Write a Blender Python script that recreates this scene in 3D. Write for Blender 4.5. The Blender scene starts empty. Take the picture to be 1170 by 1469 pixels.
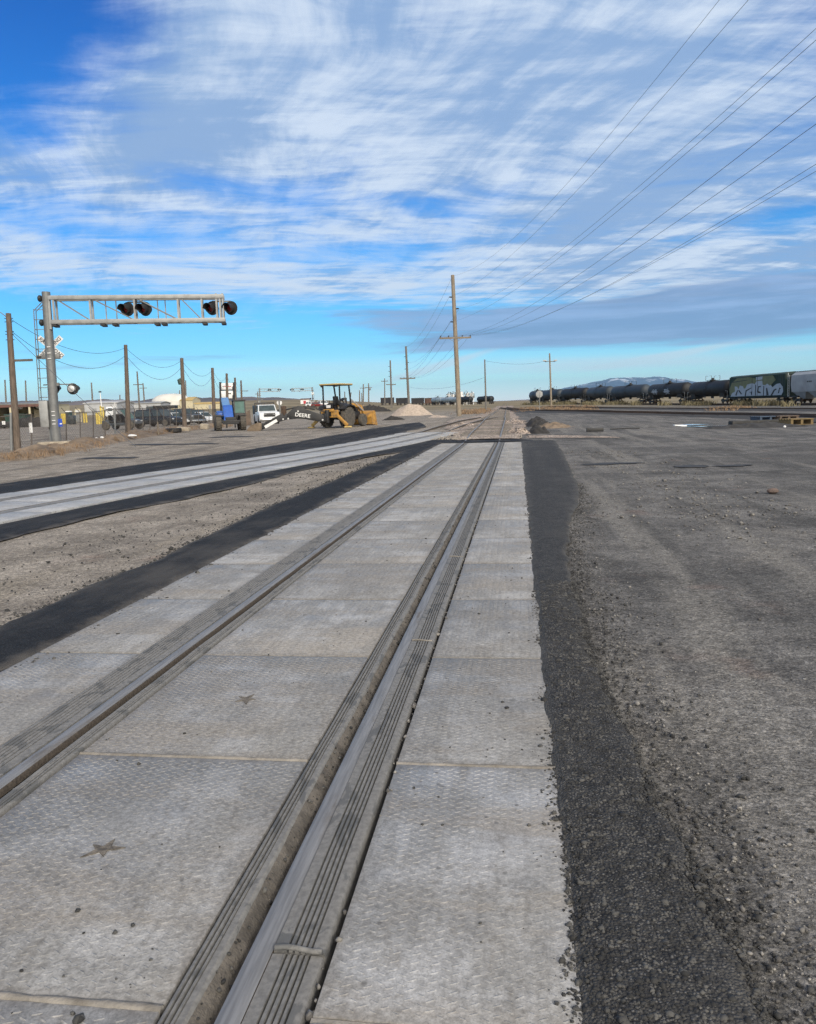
import bpy, bmesh, math, random
import numpy as np
from mathutils import Vector, Matrix, noise as mnoise
random.seed(7); rng = np.random.default_rng(7)
R = math.radians
SC = bpy.context.scene
COL = SC.collection
# ------------------------------------------------------------------ camera
FPX, EYE, CX = 1134.9, 1.591, 1.532           # focal length in photo pixels, eye height, eye x (track centre is x = 0, track runs along +y)
CA = np.array([0.990275, 0.135639, -0.03093])  # camera right
CB = np.array([0.012542, 0.134376, 0.990851])  # camera up
CC = np.array([-0.138554, 0.981603, -0.131368])  # camera forward
cam = bpy.data.objects.new('camera', bpy.data.cameras.new('camera'))
COL.objects.link(cam)
cam.matrix_world = Matrix(((CA[0], CB[0], -CC[0], CX), (CA[1], CB[1], -CC[1], 0), (CA[2], CB[2], -CC[2], EYE), (0, 0, 0, 1)))
cam.data.sensor_fit = 'HORIZONTAL'; cam.data.sensor_width = 36; cam.data.lens = FPX * 36 / 1170
cam.data.clip_start = 0.05; cam.data.clip_end = 60000
SC.camera = cam
SC.view_settings.view_transform = 'Standard'
SC.view_settings.look = 'None'
SC.view_settings.exposure = 0.12
SC.view_settings.gamma = 1.0
SC.cycles.use_adaptive_sampling = True
SC.cycles.max_bounces = 6
SC.cycles.transparent_max_bounces = 12
try:
    SC.cycles.use_denoising = True
    SC.cycles.denoising_input_passes = 'RGB_ALBEDO_NORMAL'
    SC.cycles.denoising_prefilter = 'NONE'
except Exception:
    pass


def ray(px, py):
    return CA * (px - 585) / FPX - CB * (py - 734.5) / FPX + CC


def sky_uv(px, py):
    d = ray(px, py); d = d / np.linalg.norm(d)
    return math.atan2(d[0], d[1]), math.asin(d[2])


# ------------------------------------------------------------------ node helper
class G:
    def __init__(s, nt):
        s.nt = nt; s.N = nt.nodes; s.L = nt.links

    def new(s, typ, **kw):
        n = s.N.new(typ)
        for k, v in kw.items():
            setattr(n, k, v)
        return n

    def put(s, sock, v):
        if v is None:
            return
        if hasattr(v, 'is_output') or isinstance(v, bpy.types.NodeSocket):
            s.L.new(v, sock)
        else:
            if isinstance(v, (tuple, list)) and len(v) == 3 and sock.type == 'RGBA':
                v = (*v, 1)
            sock.default_value = v

    def m(s, op, a, b=None, c=None, clamp=False):
        n = s.new('ShaderNodeMath', operation=op, use_clamp=clamp)
        s.put(n.inputs[0], a); s.put(n.inputs[1], b)
        if c is not None:
            s.put(n.inputs[2], c)
        return n.outputs[0]

    def vm(s, op, a, b=None, scale=None):
        n = s.new('ShaderNodeVectorMath', operation=op)
        s.put(n.inputs[0], a)
        if b is not None:
            s.put(n.inputs[1], b)
        if scale is not None:
            s.put(n.inputs['Scale'], scale)
        return n.outputs['Value'] if op in ('LENGTH', 'DOT_PRODUCT', 'DISTANCE') else n.outputs[0]

    def xyz(s, v):
        n = s.new('ShaderNodeSeparateXYZ'); s.put(n.inputs[0], v); return n.outputs

    def comb(s, x, y, z=0.0):
        n = s.new('ShaderNodeCombineXYZ')
        for i, v in enumerate((x, y, z)):
            s.put(n.inputs[i], v)
        return n.outputs[0]

    def noise(s, vec, scale, detail=4.0, rough=0.55, dist=0.0, col=False):
        n = s.new('ShaderNodeTexNoise'); s.put(n.inputs['Vector'], vec)
        s.put(n.inputs['Scale'], scale); s.put(n.inputs['Detail'], detail); s.put(n.inputs['Roughness'], rough); s.put(n.inputs['Distortion'], dist)
        return n.outputs['Color'] if col else n.outputs[0]

    def vor(s, vec, scale, feature='F1', out='Distance', rand=1.0):
        n = s.new('ShaderNodeTexVoronoi', feature=feature); s.put(n.inputs['Vector'], vec)
        s.put(n.inputs['Scale'], scale); s.put(n.inputs['Randomness'], rand)
        return n.outputs[out]

    def mr(s, v, a, b, c=0.0, d=1.0, smooth=True):
        n = s.new('ShaderNodeMapRange', interpolation_type='SMOOTHSTEP' if smooth else 'LINEAR')
        for i, q in enumerate((v, a, b, c, d)):
            s.put(n.inputs[i], q)
        return n.outputs[0]

    def mix(s, f, a, b, blend='MIX'):
        n = s.new('ShaderNodeMix', data_type='RGBA', blend_type=blend)
        s.put(n.inputs[0], f); s.put(n.inputs[6], a); s.put(n.inputs[7], b)
        return n.outputs[2]

    def ramp(s, f, stops):
        n = s.new('ShaderNodeValToRGB'); e = n.color_ramp.elements
        while len(e) < len(stops):
            e.new(0.5)
        for i, (p, c) in enumerate(stops):
            e[i].position = p; e[i].color = (*c, 1) if len(c) == 3 else c
        s.put(n.inputs[0], f); return n.outputs[0]

    def mapping(s, v, loc=(0, 0, 0), rot=(0, 0, 0), scale=(1, 1, 1)):
        n = s.new('ShaderNodeMapping'); s.put(n.inputs[0], v)
        n.inputs[1].default_value = loc; n.inputs[2].default_value = rot; n.inputs[3].default_value = scale
        return n.outputs[0]

    def bump(s, h, strength=0.5, dist=0.01, normal=None):
        n = s.new('ShaderNodeBump'); s.put(n.inputs['Height'], h)
        s.put(n.inputs['Strength'], strength); s.put(n.inputs['Distance'], dist)
        if normal is not None:
            s.L.new(normal, n.inputs['Normal'])
        return n.outputs[0]

    def pos(s):
        return s.new('ShaderNodeNewGeometry').outputs['Position']

    def obj(s):
        return s.new('ShaderNodeTexCoord').outputs['Object']

    def rnd(s):
        return s.new('ShaderNodeObjectInfo').outputs['Random']


# ------------------------------------------------------------------ world: Nishita sky with a layer of high cloud
SUN_EL, SUN_AZ = R(28), R(150)                 # azimuth clockwise from +y (behind, to the right)
wd = bpy.data.worlds.new('World'); SC.world = wd; wd.use_nodes = True
wd.node_tree.nodes.clear()
g = G(wd.node_tree)
sky = g.new('ShaderNodeTexSky', sky_type='NISHITA'); sky.sun_disc = False
sky.sun_elevation = SUN_EL; sky.sun_rotation = SUN_AZ; sky.altitude = 1200; sky.air_density = 1.0; sky.dust_density = 0.3; sky.ozone_density = 2.5
dirv = g.vm('NORMALIZE', g.new('ShaderNodeTexCoord').outputs['Generated'])
X, Y, Z = g.xyz(dirv)[:3]
el = g.m('ARCSINE', Z)
az = g.m('ARCTAN2', X, Y)
# clear-sky colour: deeper blue high up, pale near the horizon
hs = g.new('ShaderNodeHueSaturation'); hs.inputs['Saturation'].default_value = 1.32; hs.inputs['Value'].default_value = 1.0
g.put(hs.inputs['Color'], sky.outputs[0])
tint = g.ramp(g.mr(el, 0.0, 0.62, smooth=False), [(0.0, (1.42, 1.50, 2.15)), (0.05, (1.02, 1.42, 1.65)), (0.11, (.66, 1.16, 1.40)), (0.2, (.55, 1.2, 1.45)), (0.42, (.42, 1.12, 1.55)), (0.75, (.28, .80, 1.35)), (1.0, (.22, .62, 1.2))])
blue = g.mix(1.0, hs.outputs[0], tint, 'MULTIPLY')
zz = g.m('ADD', g.m('MAXIMUM', Z, 0.0), 0.07)
P2 = g.comb(g.m('DIVIDE', X, zz), g.m('DIVIDE', Y, zz), 0.0)
warp = g.noise(P2, 0.55, 3, 0.5, col=True)
P3 = g.vm('ADD', P2, g.vm('SCALE', g.vm('SUBTRACT', warp, (0.5, 0.5, 0.5)), scale=0.65))


def aniso(v, phi, sl_, sa_, loc=(0, 0, 0)):
    """coordinates stretched so that features run along the direction phi (degrees from +x)"""
    return g.mapping(g.mapping(v, rot=(0, 0, R(-phi))), loc=loc, scale=(sl_, sa_, 1))


nl = g.noise(aniso(P3, -40, .75, 1.0), 0.62, 3, 0.5)
ns = g.noise(aniso(P3, -66, .40, 1.7, (3.1, 7.7, 0)), 1.35, 7, 0.62, 0.35)
nf = g.noise(aniso(P3, 12, .8, 2.0, (1.3, 2.2, 0)), 3.2, 7, 0.64, 0.25)
nh = g.noise(g.comb(g.m('MULTIPLY', az, 5.0), g.m('MULTIPLY', el, 62.0), 4.0), 1.0, 6, 0.6, 0.4)


def blob(px, py, rx, ry, soft=1.0, ang=0.0):
    u0, v0 = sky_uv(px, py); c, s_ = math.cos(R(ang)), math.sin(R(ang))
    du = g.m('SUBTRACT', az, u0); dv = g.m('SUBTRACT', el, v0)
    a_ = g.m('ADD', g.m('MULTIPLY', du, c), g.m('MULTIPLY', dv, s_))
    b_ = g.m('SUBTRACT', g.m('MULTIPLY', dv, c), g.m('MULTIPLY', du, s_))
    a_ = g.m('DIVIDE', a_, rx / FPX); b_ = g.m('DIVIDE', b_, ry / FPX)
    d = g.m('SQRT', g.m('ADD', g.m('MULTIPLY', a_, a_), g.m('MULTIPLY', b_, b_)))
    return g.mr(d, 1.0 + soft * .5, max(0.0, 1 - soft))


def total(base, items):
    t = base
    for b, w in items:
        t = g.m('MULTIPLY_ADD', b, w, t)
    return t


cover = total(g.mr(el, 0.06, 0.16, -0.40, 0.0), [
    (blob(50, 45, 190, 130), -0.36), (blob(20, 200, 110, 90), -0.02), (blob(70, 320, 240, 36, ang=-5), -0.15), (blob(330, 268, 150, 22, ang=-8), -0.17),
    (blob(150, 440, 300, 22), -0.12), (blob(520, 362, 130, 18), -0.16), (blob(590, 295, 160, 16, ang=-10), -0.10), (blob(760, 330, 120, 16), -0.08),
    (blob(560, 110, 420, 190), 0.24), (blob(960, 200, 330, 220), 0.20), (blob(240, 170, 260, 110, ang=25), 0.18), (blob(230, 385, 380, 30, ang=-5), 0.16), (blob(120, 235, 160, 26, ang=12), .10),
    (blob(1140, 310, 70, 16), -0.25), (blob(1030, 335, 160, 20), -0.08), (blob(900, 400, 420, 50), 0.16), (blob(640, 335, 300, 30), 0.08)])
fib0 = g.noise(aniso(P3, -60, .35, 2.0, (5, 1, 0)), 3.8, 7, .64, .15)
dens = g.m('ADD', g.m('ADD', g.m('MULTIPLY_ADD', g.m('SUBTRACT', fib0, .5), .10, g.m('MULTIPLY', nl, 0.28)), g.m('MULTIPLY', ns, g.mr(el, .14, .36, .34, .54))), g.m('ADD', g.m('MULTIPLY', nf, g.mr(el, .14, .36, .66, .48)), cover))
alpha = g.m('POWER', g.mr(dens, 0.39, 0.90), 1.1)
# flat grey bank low on the right, thin streaks near the horizon
bank = total(g.m('MULTIPLY', g.m('SUBTRACT', nh, 0.5), 1.5), [(blob(860, 462, 380, 42, .9), 0.95), (blob(1160, 430, 250, 42, .9), 0.95), (blob(700, 488, 160, 9, .9), .35), (blob(300, 512, 110, 7, 1.2), .42), (blob(150, 526, 160, 10, 1.2), .40), (blob(40, 505, 90, 7, 1.2), .36), (blob(480, 447, 200, 12, 1.0), .42)])
bank = g.mr(bank, 0.28, 0.74)
streak = total(g.m('MULTIPLY', g.m('SUBTRACT', nh, 0.5), 0.55), [(blob(640, 522, 130, 5, 1.2, ang=15), .55), (blob(1010, 500, 130, 5, 1.2, ang=8), .55), (blob(800, 520, 330, 12, 1.3), .35), (blob(420, 525, 260, 12, 1.3), .32), (blob(960, 520, 240, 10, 1.3), .3), (blob(560, 540, 420, 8, 1.3), .25), (blob(1160, 497, 70, 5, 1.3), .4)])
streak = g.m('MULTIPLY', g.mr(streak, 0.12, 0.75), 0.62)
shade = g.noise(aniso(P3, -62, .45, 1.5, (9, 4, 0)), 1.5, 7, 0.64, .3)
shade = g.m('ADD', shade, g.m('MULTIPLY', g.m('SUBTRACT', nf, .5), g.mr(el, .14, .36, -1.0, -.65)))
fib = g.noise(aniso(P3, -60, .35, 2.0, (5, 1, 0)), 3.8, 7, .64, .15)
shade = g.m('ADD', shade, g.m('MULTIPLY', g.m('SUBTRACT', fib, .5), -.40))
shade = g.m('ADD', shade, g.m('ADD', g.m('MULTIPLY', blob(640, 90, 360, 190), .04), g.m('MULTIPLY', blob(1000, 200, 330, 220), .07)))
shade = g.m('ADD', shade, g.m('MULTIPLY', blob(240, 385, 500, 60), -.14))
ccol = g.mix(g.mr(shade, 0.34, 0.68), (7.2, 8.3, 9.8), (3.1, 4.7, 7.4))
# unseen bright cloud added round the sun, behind the camera, as soft fill light
sv = g.vm('DOT_PRODUCT', dirv, (math.sin(SUN_AZ) * math.cos(SUN_EL), math.cos(SUN_AZ) * math.cos(SUN_EL), math.sin(SUN_EL)))
fill_glow = g.mr(sv, .20, 1.0)
ccol = g.mix(g.mr(sv, -.1, .6), ccol, (11.0, 10.5, 9.9))
alpha = g.m('MAXIMUM', alpha, g.mr(sv, .1, .6))
ccol = g.mix(1.0, ccol, g.mix(fill_glow, (1, 1, 1), (1.7, 1.63, 1.52)), 'MULTIPLY')
bcol = g.mix(g.mr(nh, .40, .66), (2.2, 3.6, 6.2), (3.3, 4.9, 7.9))
c1 = g.mix(g.m('MULTIPLY', alpha, 0.94), blue, ccol)
c2 = g.mix(streak, c1, (8.2, 9.2, 9.9))
c3 = g.mix(g.m('MULTIPLY', bank, .88), c2, bcol)
bg = g.new('ShaderNodeBackground'); g.put(bg.inputs[0], c3); bg.inputs[1].default_value = 0.09
g.L.new(bg.outputs[0], g.new('ShaderNodeOutputWorld').inputs[0])

# ------------------------------------------------------------------ sun (veiled by high cloud: soft)
sl = bpy.data.lights.new('sun', 'SUN'); sl.energy = 2.5; sl.angle = R(12); sl.color = (1.0, .94, .84)
sun = bpy.data.objects.new('sun', sl); COL.objects.link(sun)
sd = Vector((math.sin(SUN_AZ) * math.cos(SUN_EL), math.cos(SUN_AZ) * math.cos(SUN_EL), math.sin(SUN_EL)))
sun.rotation_euler = (-sd).to_track_quat('-Z', 'Y').to_euler()


# ------------------------------------------------------------------ terrain and placement
def sst(a, b, x):
    t = np.clip((x - a) / (b - a), 0, 1); return t * t * (3 - 2 * t)


def terr(x, y):
    D = np.hypot(x - CX, y); a = np.degrees(np.arctan2(x - CX, y))
    A = sst(5.3, 17.3, -a) * (np.abs(a) < 90)
    return .35 * sst(30, 62, D) * (1 - sst(3, 13, a)) + (.0055 + .012 * A) * np.clip(D - 140, 0, 1000)


def at(px, py):
    """ground point that the photo shows at that pixel"""
    d = ray(px, py); d = d / math.hypot(d[0], d[1]); t = 1.0
    while t < 9000:
        x, y = CX + d[0] * t, d[1] * t
        if EYE + d[2] * t < terr(x, y):
            break
        t *= 1.0015
    return Vector((x, y, float(terr(x, y))))


def far(px, D):
    """ground point in the direction of photo column px (at the horizon) and D metres away"""
    d = ray(px, 578); d = d / math.hypot(d[0], d[1])
    x, y = CX + d[0] * D, d[1] * D
    return Vector((x, y, float(terr(x, y))))


def depth(p):
    return float(np.dot(np.array(p) - np.array([CX, 0, EYE]), CC))


def lift(p, px, py):
    """point above p, equally deep, seen at px, py"""
    d = ray(px, py) * depth(p)
    return Vector((CX + d[0], d[1], EYE + d[2]))


def pxm(p, n):
    """metres that n photo pixels span at p"""
    return n * depth(p) / FPX


HEAD = math.atan2(CC[0], CC[1])                # heading of the camera (clockwise from +y, negative = to the left)
RIGHT = Vector((math.cos(HEAD), -math.sin(HEAD), 0)); FWD = Vector((math.sin(HEAD), math.cos(HEAD), 0))


def yaw(v):
    """rotation about z that turns local +x onto v"""
    return math.atan2(v[1], v[0])


# ------------------------------------------------------------------ mesh helper
class MB:
    def __init__(s):
        s.v = []; s.f = []

    def add(s, vs, fs, M=None):
        o = len(s.v)
        s.v += [tuple(M @ Vector(v)) if M is not None else tuple(v) for v in vs]
        s.f += [tuple(i + o for i in q) for q in fs]
        return s

    def box(s, c, d, M=None, top=(1, 1)):
        x, y, z = d[0] / 2, d[1] / 2, d[2] / 2; tx, ty = top
        vs = [(-x, -y, -z), (x, -y, -z), (x, y, -z), (-x, y, -z), (-x * tx, -y * ty, z), (x * tx, -y * ty, z), (x * tx, y * ty, z), (-x * tx, y * ty, z)]
        vs = [Vector(v) for v in vs]
        if M is not None:
            vs = [M @ v for v in vs]
        return s.add([v + Vector(c) for v in vs], [(0, 3, 2, 1), (4, 5, 6, 7), (0, 1, 5, 4), (1, 2, 6, 5), (2, 3, 7, 6), (3, 0, 4, 7)])

    def hexa(s, p):
        return s.add(p, [(0, 3, 2, 1), (4, 5, 6, 7), (0, 1, 5, 4), (1, 2, 6, 5), (2, 3, 7, 6), (3, 0, 4, 7)])

    def bar(s, a, b, w, h=None):
        a, b = Vector(a), Vector(b); h = h or w
        d = (b - a).normalized(); up = Vector((0, 0, 1)) if abs(d.z) < .95 else Vector((0, 1, 0))
        r = d.cross(up).normalized() * (w / 2); u = r.cross(d).normalized() * (h / 2)
        return s.hexa([a - r - u, a + r - u, a + r + u, a - r + u, b - r - u, b + r - u, b + r + u, b - r + u])

    def cyl(s, a, b, r0, r1=None, n=10, cap=True):
        a, b = Vector(a), Vector(b); r1 = r0 if r1 is None else r1
        d = (b - a).normalized(); up = Vector((0, 0, 1)) if abs(d.z) < .95 else Vector((0, 1, 0))
        r = d.cross(up).normalized(); u = r.cross(d).normalized()
        vs = []
        for P, q in ((a, r0), (b, r1)):
            for i in range(n):
                t = 2 * math.pi * i / n; vs.append(P + r * math.cos(t) * q + u * math.sin(t) * q)
        fs = [(i, (i + 1) % n, n + (i + 1) % n, n + i) for i in range(n)]
        if cap:
            fs += [tuple(range(n))[::-1], tuple(range(n, 2 * n))]
        return s.add(vs, fs)

    def lathe(s, prof, a, d, n=16):
        """prof: (distance along d, radius)"""
        a, d = Vector(a), Vector(d).normalized(); up = Vector((0, 0, 1)) if abs(d.z) < .95 else Vector((0, 1, 0))
        r = d.cross(up).normalized(); u = r.cross(d).normalized(); vs = []
        for t, q in prof:
            for i in range(n):
                w = 2 * math.pi * i / n; vs.append(a + d * t + r * math.cos(w) * q + u * math.sin(w) * q)
        fs = [(k * n + i, k * n + (i + 1) % n, (k + 1) * n + (i + 1) % n, (k + 1) * n + i) for k in range(len(prof) - 1) for i in range(n)]
        fs += [tuple(range(n))[::-1], tuple(range((len(prof) - 1) * n, len(prof) * n))]
        return s.add(vs, fs)

    def tube(s, pts, r, n=6):
        pts = [Vector(p) for p in pts]; vs = []
        for i, p in enumerate(pts):
            d = (pts[min(i + 1, len(pts) - 1)] - pts[max(i - 1, 0)]).normalized()
            up = Vector((0, 0, 1)) if abs(d.z) < .95 else Vector((0, 1, 0))
            a = d.cross(up).normalized(); b = a.cross(d).normalized()
            vs += [p + a * math.cos(2 * math.pi * k / n) * r + b * math.sin(2 * math.pi * k / n) * r for k in range(n)]
        fs = [(i * n + k, i * n + (k + 1) % n, (i + 1) * n + (k + 1) % n, (i + 1) * n + k) for i in range(len(pts) - 1) for k in range(n)]
        fs += [tuple(range(n))[::-1], tuple(range((len(pts) - 1) * n, len(pts) * n))]
        return s.add(vs, fs)

    def ext(s, prof, a, b, axis='x', M=None):
        """polygon prof extruded from a to b along an axis ('x': prof is (y, z); 'y': (x, z); 'z': (x, y))"""
        n = len(prof)
        f = {'x': lambda t, p: (t, p[0], p[1]), 'y': lambda t, p: (p[0], t, p[1]), 'z': lambda t, p: (p[0], p[1], t)}[axis]
        vs = [f(a, p) for p in prof] + [f(b, p) for p in prof]
        fs = [(i, (i + 1) % n, n + (i + 1) % n, n + i) for i in range(n)] + [tuple(range(n))[::-1], tuple(range(n, 2 * n))]
        return s.add(vs, fs, M)

    def ell(s, c, r, nu=14, nv=8):
        vs = []; fs = []
        for j in range(nv + 1):
            t = math.pi * j / nv
            for i in range(nu):
                w = 2 * math.pi * i / nu
                vs.append((c[0] + r[0] * math.sin(t) * math.cos(w), c[1] + r[1] * math.sin(t) * math.sin(w), c[2] + r[2] * math.cos(t)))
        for j in range(nv):
            for i in range(nu):
                fs.append((j * nu + i, j * nu + (i + 1) % nu, (j + 1) * nu + (i + 1) % nu, (j + 1) * nu + i))
        return s.add(vs, fs)

    def grid(s, nx, ny, fn):
        o = len(s.v)
        s.v += [tuple(fn(i, j)) for j in range(ny) for i in range(nx)]
        s.f += [(o + j * nx + i, o + j * nx + i + 1, o + (j + 1) * nx + i + 1, o + (j + 1) * nx + i) for j in range(ny - 1) for i in range(nx - 1)]
        return s

    def build(s, name, mat, parent=None, smooth=30, bevel=0, fix=True, loc=None):
        me = bpy.data.meshes.new(name); me.from_pydata(s.v, [], s.f); me.update()
        if fix:
            bm = bmesh.new(); bm.from_mesh(me)
            bmesh.ops.recalc_face_normals(bm, faces=bm.faces)
            if bevel:
                bmesh.ops.bevel(bm, geom=[e for e in bm.edges if len(e.link_faces) == 2 and e.calc_face_angle(0) > .6], offset=bevel, segments=2, affect='EDGES', clamp_overlap=True, profile=.5)
            bm.to_mesh(me); bm.free()
        if smooth:
            me.polygons.foreach_set('use_smooth', [True] * len(me.polygons))
            me.set_sharp_from_angle(angle=R(smooth))
        me.materials.append(mat)
        o = bpy.data.objects.new(name, me); COL.objects.link(o)
        if parent is not None:
            o.parent = parent
        if loc is not None:
            o.location = loc
        return o


def nmesh(name, verts, faces, mat, smooth=False):
    """mesh from numpy arrays (all faces with the same corner count)"""
    me = bpy.data.meshes.new(name); nv, nf, k = len(verts), len(faces), faces.shape[1]
    me.vertices.add(nv); me.vertices.foreach_set('co', verts.astype(np.float32).ravel())
    me.loops.add(nf * k); me.loops.foreach_set('vertex_index', faces.astype(np.int32).ravel())
    me.polygons.add(nf); me.polygons.foreach_set('loop_start', np.arange(0, nf * k, k, dtype=np.int32))
    if smooth:
        me.polygons.foreach_set('use_smooth', np.ones(nf, dtype=bool))
    me.update(calc_edges=True); me.validate()
    me.materials.append(mat)
    o = bpy.data.objects.new(name, me); COL.objects.link(o)
    return o


def tag(o, label=None, cat=None, group=None, kind=None):
    for k, v in (('label', label), ('category', cat), ('group', group), ('kind', kind or ('thing' if cat else None))):
        if v:
            o[k] = v
    return o


def thing(name, label, cat, loc=(0, 0, 0), rz=0.0, group=None):
    o = bpy.data.objects.new(name, None); COL.objects.link(o)
    o.location = loc; o.rotation_euler = (0, 0, rz); o.empty_display_size = .2
    return tag(o, label, cat, group)


def dup(o, loc=None, rz=None, label=None, parent=None, group=None, scale=None, mats=None):
    c = o.copy(); COL.objects.link(c)
    if parent is not None:
        c.parent = parent
    if loc is not None:
        c.location = loc
    if rz is not None:
        c.rotation_euler = (0, 0, rz)
    if scale is not None:
        c.scale = scale
    if label:
        c['label'] = label
    if group:
        c['group'] = group
    if mats and c.type == 'MESH' and c.data.materials and c.data.materials[0].name in mats:
        c.data = c.data.copy(); c.data.materials[0] = mats[c.data.materials[0].name]
    for ch in list(o.children):
        dup(ch, parent=c, mats=mats)
    return c


def structure(o):
    o['kind'] = 'structure'; return o


def text_mesh(name, s, size, mat, M, parent, depth_=.004, align='CENTER', xscale=1.0):
    cu = bpy.data.curves.new(name, 'FONT'); cu.body = s; cu.size = size; cu.extrude = depth_; cu.align_x = align; cu.align_y = 'CENTER'; cu.offset = .012 * size
    t = bpy.data.objects.new(name, cu); COL.objects.link(t)
    bpy.context.view_layer.update()
    me = bpy.data.meshes.new_from_object(t.evaluated_get(bpy.context.evaluated_depsgraph_get()))
    bpy.data.objects.remove(t); bpy.data.curves.remove(cu)
    me.transform(M @ Matrix.Diagonal((xscale, 1, 1, 1)))
    me.materials.clear(); me.materials.append(mat)
    o = bpy.data.objects.new(name, me); COL.objects.link(o); o.parent = parent
    return o
# ------------------------------------------------------------------ materials
def newmat(name):
    m = bpy.data.materials.new(name); m.use_nodes = True
    m.node_tree.nodes.clear(); gg = G(m.node_tree)
    b = gg.new('ShaderNodeBsdfPrincipled'); gg.L.new(b.outputs[0], gg.new('ShaderNodeOutputMaterial').inputs[0])
    return m, gg, b


def simple(name, col, rough=.6, metal=0.0, var=.18, scale=6.0, dirt=None, dirt_amt=.35, bump=0.0, bscale=60.0, spec=None):
    """paint, wood, metal or earth with uneven tone, dirt blotches and a fine grain"""
    m, g, b = newmat(name); p = g.pos()
    n = g.noise(p, scale, 5, .6)
    c = g.mix(g.mr(n, .3, .7), tuple(x * (1 - var) for x in col), tuple(min(1, x * (1 + var)) for x in col))
    if dirt:
        n2 = g.noise(g.mapping(p, loc=(5, 3, 1)), scale * .6, 6, .65)
        c = g.mix(g.m('MULTIPLY', g.mr(n2, .45, .72), dirt_amt), c, dirt)
    g.put(b.inputs['Base Color'], c)
    g.put(b.inputs['Roughness'], g.mr(n, .2, .8, max(.02, rough - .1), min(1, rough + .1)))
    b.inputs['Metallic'].default_value = metal
    if spec is not None:
        b.inputs['Specular IOR Level'].default_value = spec
    if bump:
        g.put(b.inputs['Normal'], g.bump(g.noise(p, bscale, 4, .6), bump, .01))
    return m


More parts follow.
